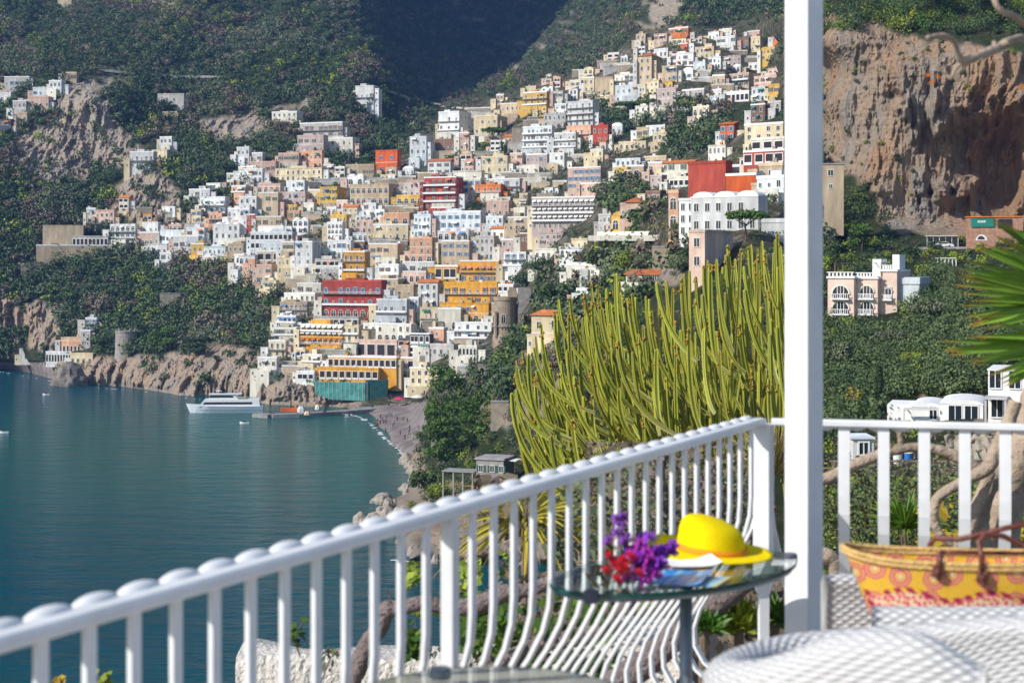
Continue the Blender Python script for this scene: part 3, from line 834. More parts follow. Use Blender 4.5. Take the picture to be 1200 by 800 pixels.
region(0, 230, 3.2, [
 (165,112,312,188,'B','f',1,1,0,L_('long windowless beige block with sloping stone base at the left edge of town','long beige block',opt='nx')),
 (145,186,420,214,'B','f',1,1,0,L_('low beige terrace wall building under the long windowless block','low beige base',opt='nx')),
 (275,152,412,194,'G','f',1,9,.05,L_('grey loggia building with a row of open bays beside the long beige block','grey loggia building',opt='ox')),
 (360,56,440,106,'P','f',2,4,.15), (325,48,362,104,'E','f',2,2,.1), (415,108,520,182,'W','f',3,5,.12,L_('white villa with arched balconies right of the long beige block','white arched villa',opt='ab')),
 (525,138,608,186,'P','f',1,4,.15,{'opt':'A'}), (545,182,640,222,'W','f',1,4,.15), (602,130,700,180,'L','f',1,5,.1), (700,120,782,180,'W','f',2,3,.2),
 (650,152,760,202,'W','f',1,4,.15), (855,48,930,112,'W','f',2,4,.15,{'opt':'ab'}), (800,105,922,190,'W','d',3,4,.2),
 (718,180,772,246,'Y','f',2,2,.15), (765,192,852,246,'L','f',2,5,.08,L_('pale blue house with five bays above the terraced gardens','pale blue five-bay house',opt='A')),
 (855,182,926,240,'B','f',2,3,.2), (880,222,946,312,'W','f',3,2,.2,L_('tall white house with stacked arches at the town edge','white stacked-arch house',opt='a')),
 (930,240,962,332,'S','f',3,1,.2), (600,215,652,265,'W','f',2,2,.2), (535,100,602,140,'W','f',1,3,.15), (925,70,962,112,'R','f',2,2,.2),
 (322,458,376,514,'W','f',3,2,.25,L_('small white house standing above the little cove','white cove house',opt='b')),
 (305,505,347,562,'G','f',2,2,.2), (232,532,340,560,'C','f',1,4,.1), (210,547,352,592,'S','t',1,10,.05,L_('long salmon arcade building at the little cove','salmon arcade building',opt='ax',pull=-4,base=-1.5)),
 (175,586,272,630,'W','f',1,9,.05,L_('white colonnaded bathing pavilion on the small left beach','white bathing pavilion',opt='ox',pull=-4,base=-1.5)),
 (265,592,352,634,'C','f',1,4,.05,{'pull':-3,'base':-2}), (75,576,162,622,'G','f',1,2,.1,L_('low grey boathouse at the back of the small left beach','grey boathouse',pull=-4,base=-1.5))])
region(280, 80, 4, [
 (155,205,300,272,'E','f',3,5,.2), (285,255,512,322,'G','f',2,9,.12,L_('wide grey hillside villa with two long terrace rows','wide grey hillside villa',opt='b')),
 (545,85,660,188,'W','f',2,4,.25,L_('isolated white villa among the trees beside the dark gorge','isolated white villa',opt='b')),
 (275,318,418,392,'V','f',2,4,.15), (400,330,566,402,'E','f',2,5,.2), (0,375,62,442,'W','f',2,2,.2), (60,400,122,442,'G','f',1,2,.2),
 (185,402,291,468,'P','f',2,4,.1,L_('rose pink villa with upper row of arches','rose pink villa',opt='A')),
 (290,392,400,470,'S','f',2,5,.1,L_('peach villa with a row of red arches','peach arched villa',opt='A')),
 (50,440,187,492,'P','f',1,5,.1), (170,470,402,527,'C','f',2,9,.06,L_('long cream house below the pink villas','long cream house')),
 (0,475,122,537,'W','f',2,5,.1,{'opt':'A'}), (500,455,640,507,'B','t',1,5,.05), (640,388,760,492,'X','t',2,2,.15,L_('square orange-red villa with two tall blue windows','orange-red villa',sh='b',opt='x')),
 (688,470,746,522,'B','f',2,2,.15,{'opt':'a'}), (520,545,748,642,'B','f',2,7,.2,L_('long tan palazzo with a row of tall arched windows','tan palazzo',opt='ax')),
 (750,540,896,602,'V','f',2,5,.1), (738,598,868,637,'Y','f',1,4,.05,{'opt':'a'}), (508,505,592,552,'W','d',1,2,.1,{'opt':'a'}),
 (88,545,212,622,'P','f',2,4,.15,{'opt':'a'}), (95,585,205,682,'B','f',2,3,.2), (195,585,331,642,'V','f',2,4,.15), (0,605,102,702,'W','f',3,3,.2),
 (222,530,322,592,'L','f',2,4,.15), (325,572,412,622,'C','f',1,3,.2), (380,560,502,657,'Y','f',3,3,.35,L_('ochre house with a shaded right flank below the peach villa','ochre flanked house')),
 (428,692,512,752,'Y','f',2,4,.1), (414,725,492,802,'W','f',3,4,.1,{'opt':'a'}), (585,635,652,692,'W','f',2,3,.15), (640,665,692,732,'W','f',2,2,.2),
 (680,680,812,742,'S','f',1,3,.1,{'opt':'a'}), (630,735,832,802,'C','f',2,5,.2), (545,692,632,742,'L','f',2,3,.15), (820,690,912,792,'L','f',3,4,.15),
 (0,662,62,752,'W','f',3,2,.2,{'opt':'a'}), (80,697,212,742,'B','f',1,4,.1), (305,635,362,682,'E','f',1,2,.2), (458,622,522,662,'P','f',1,2,.2),
 (90,742,222,802,'W','f',1,5,.1), (252,710,332,772,'W','d',2,3,.1,{'opt':'a'}), (548,716,642,772,'P','f',2,3,.15)])
region(480, 80, 4, [
 (135,205,302,332,'W','f',3,3,.42,L_('tall white hotel block high above the town beside the dark gorge','tall white block',opt='b')),
 (0,322,112,452,'L','f',3,3,.3), (110,335,236,392,'K','f',1,4,.1), (234,305,302,387,'P','f',2,2,.35), (300,225,492,312,'C','f',2,4,.42,L_('broad cream house with a shaded right flank above the pines','broad cream house')),  # first house is white; its pale blue puts bluish shade into the colour
 (425,165,537,242,'B','t',2,4,.2,{'opt':'A'}), (530,112,656,198,'Y','f',3,4,.1,L_('ochre stepped house on the crest of the ridge','ochre crest house',opt='b')), (545,88,600,122,'C','f',1,2,.15),
 (650,110,742,167,'G','f',2,3,.25), (603,180,647,222,'Y','f',2,2,.15), (740,155,888,268,'W','f',4,4,.2,L_('big white house with a crenellated roof on the upper ridge','big white ridge house',opt='b')),
 (628,215,742,272,'G','f',2,5,.1), (680,170,747,217,'W','f',2,2,.2), (530,275,682,402,'L','f',4,7,.1,L_('pale terraced hotel with four long balcony rows mid slope','pale terraced hotel',opt='bPW')),
 (678,305,792,402,'W','f',3,5,.12,{'opt':'b'}), (735,272,862,347,'S','f',2,4,.1,L_('coral red terraced house right of the pale terraced hotel','coral terraced house',opt='b')), (858,270,948,352,'R','f',2,3,.2),
 (655,400,742,472,'W','f',2,3,.2), (470,400,547,452,'P','f',2,2,.25), (545,405,662,482,'V','f',2,5,.15), (335,415,472,492,'C','f',2,5,.1),
 (85,435,197,497,'W','g',2,3,.05,L_('small white house with an orange gabled roof above the red balcony hotel','white gabled house',opt='x')),
 (68,512,252,662,'R','f',4,5,.18,L_('tall crimson hotel with four white balcony rows','crimson balcony hotel',opt='bPW',sh='k')), (0,530,97,602,'V','f',2,4,.1),
 (200,485,352,532,'E','f',1,5,.1), (250,520,352,622,'E','f',3,3,.2), (370,520,532,587,'W','f',2,6,.1,{'opt':'b'}), (305,550,442,612,'O','f',2,4,.1,{'opt':'b'}),
 (570,605,902,752,'V','f',4,12,.1,L_('wide mauve hotel with rows of white awnings','wide awning hotel',opt='bw')), (740,465,922,562,'P','f',3,6,.15,{'opt':'x'}), (800,540,960,582,'P','f',1,6,.05),
 (360,625,492,692,'P','f',2,4,.2), (110,675,357,792,'L','f',3,7,.1,L_('long pale blue hotel with seven window bays below the crimson hotel','long pale blue hotel',sh='b')), (20,690,117,772,'L','f',2,3,.1),
 (488,660,562,712,'E','f',1,2,.3), (598,716,712,792,'R','f',2,3,.2), (460,700,602,762,'B','f',2,4,.2), (382,752,482,802,'E','g',1,3,.05), (358,698,452,762,'L','f',2,3,.15),
 (885,690,962,762,'G','f',2,3,.2), (100,655,202,682,'R','f',1,4,.05)])
region(680, 0, 4, [
 (345,160,422,212,'P','f',2,3,.2), (415,130,522,180,'O','f',2,4,.15,L_('orange house at the top of the upper village','orange top house')), (468,205,507,232,'X','f',1,2,.1), (600,150,662,187,'W','f',1,3,.2),
 (638,170,742,232,'W','f',2,4,.15,L_('white block with eight windows in the upper village','white upper block')), (785,145,867,182,'P','f',1,3,.2), (800,175,872,237,'C','f',2,2,.4), (903,165,947,197,'O','f',1,2,.2),
 (738,180,802,232,'K','f',2,2,.2), (538,220,642,272,'C','f',2,4,.15), (428,250,542,307,'W','f',2,4,.1,L_('white upper village house with three red framed window bays','white and red house',sh='k')), (345,230,422,272,'W','f',1,3,.15),
 (270,262,387,377,'B','h',3,2,.45,L_('tall tan church tower block standing out of the upper village','tan tower block')), (530,290,592,332,'L','f',1,3,.1), (600,270,672,322,'W','f',2,3,.2), (670,262,762,312,'V','f',2,4,.1),
 (383,310,477,382,'B','f',2,3,.25), (688,345,802,402,'P','f',2,4,.1,{'opt':'b'}), (620,355,692,397,'B','f',1,3,.2), (68,365,164,442,'B','f',1,1,.1,L_('plain windowless tan wall house under the tower block','plain tan wall house',opt='n')),
 (15,365,77,432,'C','f',2,2,.2), (160,345,317,402,'E','f',2,6,.1,{'opt':'b'}), (163,400,312,477,'L','f',2,5,.1), (90,450,162,487,'C','f',1,2,.25), (308,380,382,432,'C','f',2,3,.2), (393,385,442,417,'Y','f',1,2,.2),
 (470,330,542,372,'W','d',1,2,.2), (358,415,472,502,'V','f',2,4,.2), (478,420,592,462,'G','f',1,4,.1), (688,430,802,477,'W','f',1,5,.1,{'opt':'o'}), (803,410,882,472,'L','f',2,3,.2), (815,355,932,412,'P','f',2,4,.1), (883,400,947,472,'Y','f',2,2,.2),  # second and third walls carry their shade in mauve and grey plaster
 (528,500,622,582,'C','f',2,3,.2,L_('cream house with arched windows alone among trees below the upper village','lone cream arched house',opt='a')), (180,665,322,702,'C','f',1,5,.1), (263,600,332,642,'C','f',1,2,.2), (340,625,422,692,'C','f',2,3,.2),
 (138,590,212,627,'W','d',1,2,.2), (308,590,407,622,'W','f',1,4,.1), (90,662,127,717,'P','g',1,1,.2,{'opt':'a'})])
region(680, 0, 4, [
 (800,490,882,572,'K','f',2,2,.2), (878,480,947,542,'G','f',2,2,.1), (770,580,960,652,'C','f',2,4,.05,L_('mustard cream house with a long blank upper wall near the pillar','mustard cream house',opt='x')),
 (800,650,960,707,'E','f',1,3,.03,L_('off-white house with a planted balcony under the mustard cream house','planted balcony house',opt='bo')), (655,580,742,662,'X','s',2,2,.25), (600,685,707,762,'E','f',2,4,.25,L_('off-white house with four small windows right of the red roofed one','off-white corner house')),
 (765,705,962,772,'R','f',1,4,.03,L_('deep pink house with a wide balcony of blue doors','deep pink balcony house',opt='o'))])
region(680, 160, 4, [
 (165,105,302,167,'L','f',2,5,.15), (163,152,227,202,'Y','f',1,3,.1,{'opt':'a'}), (238,140,312,197,'B','f',1,1,.2,{'opt':'a'}), (298,95,422,142,'C','f',1,4,.15), (318,125,392,177,'P','f',1,2,.1,{'opt':'a'}),
 (288,175,332,227,'P','f',2,1,.2), (328,186,387,242,'V','f',2,2,.1), (385,120,542,202,'E','s',2,5,.1), (415,195,522,242,'E','f',1,4,.1,{'opt':'o'}), (690,140,832,182,'G','f',1,4,.1),  # mauve on the narrow two-bay house stands in for shade on white
 (838,135,960,200,'B','f',1,3,.1), (828,195,960,292,'L','f',2,3,.05),  # last house is white; pale blue plaster stands in for its shade
 (505,125,687,277,'R','f',1,1,.03,L_('high blank red wall of a house behind the big white house','red wall house',opt='nx')), (683,180,832,277,'X','f',1,1,.05,L_('plain bright orange block beside the high red wall','orange block',opt='nx')),
 (413,265,468,432,'S','f',2,1,.15,L_('narrow salmon house with two arched windows left of the big white house','narrow salmon house',opt='ax')),
 (463,300,545,467,'W','f',3,2,.1,{'opt':'x'}), (515,280,862,448,'W','v',2,6,.08,L_('big white house with vaulted roof beside the umbrella pine','big white vaulted house',opt='x')),
 (213,308,312,382,'P','h',1,2,.3,L_('pink house under a hipped terracotta roof','pink hipped house')), (145,372,247,442,'Y','v',1,2,.1,L_('yellow chapel-like house with an arched front','yellow arched house',opt='a')), (308,262,382,307,'K','f',1,3,.1),
 (213,645,402,722,'E','s',2,4,.15), (510,448,772,622,'P','f',2,1,.72,L_('pale pink flat house with a large shaded right wall below the big white house','pale pink shaded house',opt='x',pull=14,D=338)), (850,402,962,452,'W','f',1,1,0,{'opt':'n'})])
region(480, 260, 4, [
 (0,80,132,192,'S','f',3,3,.2,{'opt':'A'}), (130,42,302,132,'W','d',2,5,.15,L_('white domed house in the middle of the town','white domed house',opt='a')), (148,92,312,207,'B','f',3,4,.2), (308,70,417,182,'G','f',3,4,.2),
 (118,210,237,272,'Z','f',1,3,.1,{'opt':'o'}), (235,185,427,287,'Z','t',2,6,.05,L_('golden yellow hotel with terracotta terrace edge, upper of the two','upper golden hotel',opt='bq')), (158,290,422,387,'Z','t',2,7,.05,L_('golden yellow hotel row with balconies left of the round tower','lower golden hotel',opt='b')),
 (138,387,382,472,'Z','f',2,6,.05,{'opt':'A','sh':'b'}), (40,285,147,402,'W','g',3,3,.15,{'opt':'A'}), (0,365,52,452,'L','f',2,2,.2), (48,405,142,502,'C','f',2,4,.1,{'opt':'bA','sh':'b'}), (133,410,252,502,'E','f',1,2,.1,{'opt':'A'}),
 (212,478,407,582,'W','f',3,4,.12,L_('white stepped modern house under the round tower','white stepped house',opt='bPW')), (440,145,557,237,'W','f',3,3,.1,{'opt':'b','sh':'b'}), (430,85,562,147,'V','f',2,4,.15), (518,55,612,102,'K','f',1,4,.1),
 (588,130,707,177,'E','f',1,4,.15), (700,125,842,172,'W','f',1,4,.15), (733,205,872,272,'E','v',1,1,.1,L_('off-white house with a curved pediment and one wide arched window','curved pediment house',opt='a')),
 (570,440,722,605,'C','h',2,2,.12,L_('cream house with an orange tiled roof half hidden by the cactus','cream tiled house')), (758,85,852,127,'C','f',1,3,.2), (608,55,732,107,'V','f',2,4,.1),
 (0,527,97,622,'D','f',2,4,.05,{'opt':'o'}), (95,580,212,632,'G','f',1,3,.05), (760,345,902,402,'W','f',2,4,.1,{'sh':'b'}), (840,210,930,290,'E','f',2,2,.2), (470,395,575,430,'K','t',1,2,.1)])
region(280, 260, 4, [
 (55,52,272,132,'L','f',2,9,.1,L_('long pale glazed conservatory house at the left of the town','long glazed house',opt='o')), (263,95,387,237,'W','f',4,2,.35,L_('tall plain white house with few windows left of centre','tall plain white house')), (203,97,272,167,'B','f',2,2,.2),
 (414,90,537,172,'W','f',2,5,.1,{'opt':'A'}), (533,92,602,142,'K','f',1,2,.2), (608,105,777,202,'B','f',2,4,.2), (180,168,302,247,'C','d',2,4,.35), (85,140,202,187,'B','f',1,3,.1,{'opt':'o'}), (45,190,87,292,'S','f',3,1,.3),
 (0,162,87,272,'W','f',3,3,.15,{'opt':'a'}), (83,205,182,292,'P','f',2,2,.3), (105,280,177,337,'C','f',2,4,.05), (358,180,492,247,'G','f',2,4,.1,{'opt':'oq'}), (490,142,607,272,'Z','f',3,4,.15,L_('tall golden house above the big red palazzo','tall golden house',opt='b')),
 (655,205,772,272,'W','f',2,3,.2), (770,190,922,242,'W','f',1,5,.05,{'opt':'b'}), (618,270,777,332,'C','f',2,4,.2), (768,235,882,292,'P','f',1,4,.05,{'opt':'a'}), (730,300,840,362,'B','f',1,2,.2),
 (390,282,692,447,'R','f',3,8,.08,L_('big red palazzo with arched terraces, widest red building','big red palazzo',opt='bA')), (273,290,397,337,'E','f',1,3,.1), (213,340,392,402,'E','f',2,6,.2,{'opt':'b'}), (193,382,352,442,'B','f',2,6,.2,{'opt':'b'}), (180,445,287,502,'W','f',2,4,.2,{'opt':'bq'}),
 (165,502,287,562,'C','f',2,4,.15,{'opt':'b'}), (140,562,232,632,'C','f',2,3,.15,{'opt':'b'}), (288,487,502,602,'Z','f',4,8,.06,L_('golden orange hotel with four rows of eight balconies','golden balcony hotel',opt='bq')), (478,490,582,602,'C','f',3,3,.2,{'opt':'b'}),
 (349,452,572,492,'G','f',1,7,.05,{'opt':'o'}), (580,484,832,562,'E','t',2,7,.1,L_('off-white house with a terracotta terrace above the waterfront row','off-white terrace house',opt='A')), (540,562,752,642,'P','f',1,4,.05,{'opt':'o'}), (748,555,892,632,'D','f',2,4,.05,{'opt':'o'}),
 (645,367,802,482,'L','f',2,5,.1,{'opt':'b'}), (798,360,852,452,'W','f',3,2,.2), (415,640,752,692,'Z','t',1,12,.04,L_('golden top storey of the waterfront hotel with twelve bays','golden waterfront hotel',opt='o')), (375,692,662,745,'Z','f',1,9,.03,{'opt':'oq'}),
 (655,645,965,700,'Z','t',1,7,.03,{'opt':'o'}), (660,698,800,802,'C','f',2,4,.05,L_('cream waterfront house with dark blue ground arches behind the beach','cream waterfront house',opt='A',pull=-4,base=-1.5)), (800,690,962,802,'C','f',3,5,.05,{'opt':'A','pull':-4,'base':-1.5}),
 (270,707,362,747,'W','f',1,3,.1,{'opt':'o'}), (88,640,192,727,'E','f',2,3,.15), (0,80,37,142,'C','f',2,1,.2)])

# small houses and terrace walls in the gaps between the ones above
def rect_free(x0, y0, x1, y1):
    for q in HOUSES:
        if x0 < q['x1'] and x1 > q['x0'] and y0 < q['y1'] and y1 > q['y0']:
            ox = min(x1, q['x1']) - max(x0, q['x0']); oy = min(y1, q['y1']) - max(y0, q['y0'])
            if ox * oy > .12 * (x1 - x0) * (y1 - y0): return False
    return True
CORE = [(140,240),(215,250),(300,185),(400,200),(480,190),(520,150),(640,95),(700,80),(770,40),(912,40),(912,110),(830,125),(760,140),(700,125),(690,190),(780,185),(780,205),(690,215),(690,250),(600,330),(600,370),(560,440),(480,440),(340,440),(320,420),(345,330),(280,290),(200,285)]
fr = random.Random(77); made = 0; tries = 0
while len(HOUSES) < 322 and tries < 6000:
    tries += 1
    x = fr.uniform(140, 912); y = fr.uniform(40, 440)
    if not inpoly(np.array([x]), np.array([y]), CORE)[0]: continue
    k = 750 / Dat(x, y)
    w = fr.uniform(13, 27) * min(k, 1.4); h = fr.choice([8.5, 9.5, 15, 17]) * min(k, 1.4)
    if not rect_free(x - w/2, y - h, x + w/2, y): continue
    rows = 1 if h / k < 12 else 2
    house(x - w/2, y - h, x + w/2, y, fr.choice('WWWEECCCPPSSBLYZ'), fr.choice('fffftdgv' if w < 20 else 'fffft'), rows, max(1, round(w / 7)), fr.uniform(.1, .35), opt=fr.choice(['', '', 'b', 'a', 'A', 'o']))
WALLS = []
tries = 0
while len(WALLS) < 90 and tries < 4000:
    tries += 1
    x = fr.uniform(140, 912); y = fr.uniform(60, 440)
    if not inpoly(np.array([x]), np.array([y]), CORE)[0]: continue
    w = fr.uniform(14, 34); h = fr.uniform(3, 6)
    if not rect_free(x - w/2, y - h, x + w/2, y): continue
    D = Dat(x, y) - 2; s = D / F
    t = empty('terrace_wall', P(x, y, D), -math.atan2(x - CX, F) - fr.uniform(-.15, .4), 'low terrace retaining wall between the houses of the hillside town', 'wall', 'terrace walls between the houses')
    m = MB(); m.box(-w/2*s, w/2*s, 0, 4.5, -5, h*s); m.build('stonework', fr.choice([M_stone_w, WM['E'], WM['B'], WM['G']]), t)
    m = MB(); m.box(-w/2*s - .1, w/2*s + .1, -.1, .35, h*s, h*s + .7); m.build('parapet', fr.choice([WM['E'], WM['W'], WM['G']]), t)
    WALLS.append((x, y, w, h))
# ------------------------------------------------------------------ special buildings
def place(name, px, py, D, label, cat, group=None, yaw=0.0):
    """Empty facing the viewer at a point of the land; local -y looks towards the camera"""
    return empty(name, P(px, py, D), -math.atan2(px - CX, F) + yaw, label, cat, group)

def stone_mat(name, c, scale=1.2, var=0.35):
    return mat(name, c, 0.95, var, scale, 0.8, scale * 6, spec=0.1)
M_stone = stone_mat('tower_stone', (0.33, 0.26, 0.19), 0.5)
M_stone_g = stone_mat('grey_stone', (0.30, 0.275, 0.25), 0.6)
M_wallst = stone_mat('retaining_stone', (0.36, 0.31, 0.24), 0.5)

# round tower with the dark wall block behind it
D = Dat(593, 395) - 4; s = D / F
t = place('round_tower', 598, 395, D, 'round tan stone tower with one arched window at the right of the golden hotels', 'tower')
m = MB()
m.lathe([(15*s, -8), (15*s, 0), (13.6*s, 1), (13.4*s, 42*s), (14.2*s, 43*s), (14.2*s, 47*s)], 28, (-6*s, 13*s, 0))
m.build('wall', M_stone, t, fix=True)
m = MB(); m.lathe([(15.2*s, 12*s), (15.2*s, 13.4*s)], 28, (-6*s, 13*s, 0)); m.build('band', M_stone_g, t)
put('window', window_mesh(1.6, 3.2, 'a', 'n'), t, (-8*s, -.55*s, 17*s))
m = MB(); m.box(9*s, 24*s, 6*s, 22*s, -6, 58*s); m.build('annex', M_stone_g, t)
m = MB(); m.prism(arch_poly(-3*s, 8*s, 46*s, 58*s), 10*s, 11.5*s); m.build('roof_arch', M_stone, t)
m = MB(); m.box(-18*s, -16*s, 0, 10*s, 0, 30*s); m.build('buttress', M_stone, t)

# watch tower on the left headland
D = Dat(148, 415) - 3; s = D / F
t = place('watch_tower', 148, 416, D, 'round grey stone watch tower on the wooded headland above the rocks', 'tower')
m = MB(); m.lathe([(14*s, -6), (13.4*s, 0), (12.4*s, 26*s), (12.9*s, 26.2*s), (12.9*s, 28*s)], 26, (0, 12*s, 0)); m.build('wall', M_stone_g, t)
m = MB()
for i in range(11):
    a = 2 * math.pi * i / 11
    m.box(-1*s, 1*s, -.8*s, .8*s, 28*s, 30*s, 0, Matrix.Translation((12*s*math.cos(a), 12*s + 12*s*math.sin(a), 0)) @ Matrix.Rotation(a + math.pi/2, 4, 'Z'))
m.build('battlement', M_stone_g, t)
put('window', window_mesh(.75, 1.4, 'r', 'n'), t, (-3*s, -.3*s, 15*s))

# road on arches (viaduct) in the right of the town
D = 470.0
t = empty('road_viaduct', P(700, 284, 500), 0, 'long pale road viaduct wall above the terraced garden, below the yellow arched house', 'viaduct')
a = P(700, 284, 500); b = P(812, 285, 405)
inv = -a
m = MB(); dv = (b - a); m.bar(Vector((0,0,1.3)), dv + Vector((0,0,1.3)), 6.0, 1.6); m.build('deck', WM['E'], t)
m = MB(); m.bar(Vector((0,-2.8,2.6)), dv + Vector((0,-2.8,2.6)), .3, 1.1); m.build('parapet', WM['E'], t)
for i in range(7):
    m = MB(); q = dv * (i + .3) / 7; m.box(q.x - .6, q.x + .6, q.y - 1.5, q.y + 1.5, -10 + q.z, .45 + q.z); m.build('pier', M_wallst, t)
# retaining walls of terraced gardens
for (x0, y0, x1, y1, d, lab) in [
    (338/4+680, 518/4+160, 420/4+680, 600/4+160, None, 'tan stone retaining wall under the viaduct'),
    (300+0, 360, 318, 372, None, 'short stone garden wall at the town edge'),
    (188, 344, 240, 352, None, 'long stone terrace wall in the hillside gardens left of town'),
    (25, 309, 55, 320, None, 'stone terrace wall below the long beige block'),
    (408, 386, 440, 398, None, 'garden wall below the pale blue and white houses'),
    (560, 428, 595, 436, None, 'low wall under the white stepped house'),
    (495, 377, 535, 387, None, 'stone wall beneath the cream and off-white houses'),
    (575, 471, 606, 487, None, 'beige garden wall among the trees left of the cactus'),
    (505, 512, 512, 530, 470, 'narrow pale wall strip beside the beach pines'),
    (600, 150, 660, 160, None, 'terrace wall under the grey ridge house')]:
    D = (Dat((x0 + x1) / 2, y1) - 2.5) if d is None else d; s = D / F
    m = MB(); w = (x1 - x0) * s; h = (y1 - y0) * s
    m.box(-w/2, w/2, 0, 2.5, -4, h)
    q = MB(); q.box(-w/2 - .1, w/2 + .1, -.15, 2.5, h, h + .25)
    t = place('garden_wall', (x0 + x1) / 2, y1, D, lab, 'wall')
    m.build('stonework', M_wallst, t); q.build('coping', M_grey, t)
# mountain road with its parapet
def road(name, pts, w, label):
    m = MB()
    for p, q in zip(pts[:-1], pts[1:]):
        a = P(*p, Dat(*p) - 4); b = P(*q, Dat(*q) - 4)
        m.bar(a, b + (b - a).normalized() * .2, 5, 1.6)
    o = m.build(name, WM['G']); tag(o, label, 'road wall')
road('road_wall', [(455, 108), (480, 116), (505, 121), (530, 126), (556, 128)], 4, 'thin pale road wall crossing the dark gorge slope')
road('road_wall', [(120, 83), (150, 86), (180, 88), (215, 90), (268, 91)], 4, 'pale road wall crossing the wooded slope above the left cliff')

# pink villa with arches on the right
def pink_villa():
    D = Dat(1010, 372) - 6; s = D / F
    D = 288.0; s = D / F
    t = empty('villa', P(970, 372, D), -math.atan2(400, F) - math.radians(16), 'pale pink villa with arched balconies in two staggered bays right of the pillar', 'villa')
    X = lambda px: (px - 970) * s / math.cos(math.radians(16))
    h = 46 * s
    m = MB()
    m.box(X(970), X(1000), 0, 12, -8, h); m.box(X(1000) + .01, X(1024), 1.6, 12, -8, h - .1); m.box(X(1024) + .01, X(1043), 3.2, 13, -8, h + 1.2)
    m.build('wall', WM['S'] if False else mat('villa_pink', (0.70, 0.53, 0.43), .85, .16, .4, .2, 3), t)
    for (a, b, yy) in [(970, 1000, 0), (1000, 1024, 1.6), (1024, 1043, 3.2)]:
        c = (X(a) + X(b)) / 2; w = (X(b) - X(a)) * (.62 if a < 1024 else .4)
        for z0, hh in ([(23 * s, 14 * s), (5 * s, 14 * s)] if a < 1024 else [(22 * s, 12 * s)]):
            q = MB(); q.prism(arch_poly(c - w/2, c + w/2, z0, z0 + hh, 14), yy - .08, yy + .1); o = q.build('loggia', M_dark, t)  # flat dark arch stands in for the shaded depth of the bay
            q = MB(); r = w/2
            pts = [(c + (r + .12) * math.cos(k), yy - .1, z0 + hh - r + (r + .12) * math.sin(k)) for k in np.linspace(0, math.pi, 14)]
            q.tube(pts, .16, 6); q.build('arch_trim', WM['E'], t)
            q = MB(); q.box(c - w/2 - .2, c + w/2 + .2, yy - .9, yy - .09, z0 - .3, z0 - .02); q.box(c - w/2 - .2, c + w/2 + .2, yy - .9, yy - .82, z0 + .7, z0 + .8)
            for i in range(9):
                x = c - w/2 + w * i / 8; q.box(x - .05, x + .05, yy - .89, yy - .83, z0, z0 + .7)
            q.build('balcony', M_white, t)
            put('window', window_mesh(1.0, 2.0, 'r', 'n'), o, (c, yy - .1, z0 + .1))
    m = MB()
    for (a, b, yy, hh) in [(970, 1000, 0, h), (1000, 1024, 1.6, h - .1), (1024, 1043, 3.2, h + 1.2)]:
        m.box(X(a) - .2, X(b) + .2, yy - .25, 12.2, hh, hh + .35)
        n = 7
        for i in range(n): 
            x = X(a) + (X(b) - X(a)) * (i + .5) / n; m.box(x - .15, x + .15, yy - .15, yy, hh + .35, hh + 1.0)
        m.box(X(a) - .1, X(b) + .1, yy - .2, yy + .05, hh + 1.0, hh + 1.15)
    m.build('roof', M_white, t)
    m = MB(); m.box(X(1014), X(1024), 4, 8, h + .4, h + 3.4); m.box(X(1035), X(1043), 5, 9, h + 1.6, h + 4.2); m.build('chimney', M_white, t)
    m = MB()
    for i in range(8): m.box(X(972) + i * 1.2, X(972) + i * 1.2 + .12, 3, 8, h + 2.6, h + 2.75)
    for x in (X(972), X(972) + 8.4):
        for y in (3, 8): m.box(x, x + .14, y, y + .14, h + .3, h + 2.6)
    m.build('pergola', M_wood, t)
    m = MB(); m.box(X(1043) + .01, X(1066), 4.5, 12, -6, h - 1); m.box(X(1043) - .1, X(1067), 4.3, 12, h - 1, h + .2); m.build('shade_tinted_side', WM['L'], t)  # side of the villa; bluish plaster puts its shade into the colour
pink_villa()

# white vaulted villa beyond the right railing
D = 182.0; s = D / F
t = empty('villa', P(1038, 497, D), -math.atan2(490, F) - math.radians(4), 'low white villa with two vaulted roofs beyond the right railing', 'villa')
X = lambda px: (px - 1038) * s
m = MB()
m.box(0, X(1067), 1.5, 8, -4, 22 * s); m.box(X(1067) + .01, X(1100), 0, 8, -4, 21 * s); m.box(X(1100) + .01, X(1148), -.8, 8, -4, 26 * s)
m.box(X(1148) + .01, X(1163), 2, 3, -4, 10 * s)
m.build('wall', mat('villa_white', (.78, .77, .74), .8, .08, .5, .15, 4), t)
m = MB()
for a, b, y0_, z in [(1067, 1100, -.3, 21), (1100, 1148, -1.1, 26)]:
    c = (X(a) + X(b)) / 2; r = (X(b) - X(a)) / 2 + .1
    m.prism([(c + r * math.cos(k), z * s + .02 + s * 5.5 * math.sin(k)) for k in np.linspace(0, math.pi, 16)], y0_ + .25, 8.2)
m.build('roof', M_white, t)
put('window', window_mesh(1.35, 1.6, 'r', 'n'), t, (X(1117), -.8, 8 * s)); put('window', window_mesh(1.35, 1.6, 'r', 'n'), t, (X(1135), -.8, 8 * s))
for px in (1092,): put('window', window_mesh(.75, 1.4, 'r', 'n'), t, (X(px), 0, 8 * s))
m = MB(); m.box(X(1064), X(1064) + .5, 2, 2.5, 22 * s, 26 * s); m.build('chimney', M_white, t)
m = MB(); m.bar((X(1060), -1.2, 20 * s), (X(1098), -1.2, 20.5 * s), .2, .25); m.bar((X(1060), -1.2, 0), (X(1060), -1.2, 20 * s), .15, .15); m.bar((X(1060), -1.2, 18*s), (X(1060), 1.4, 18*s), .15, .15); m.build('awning_frame', M_rail, t)

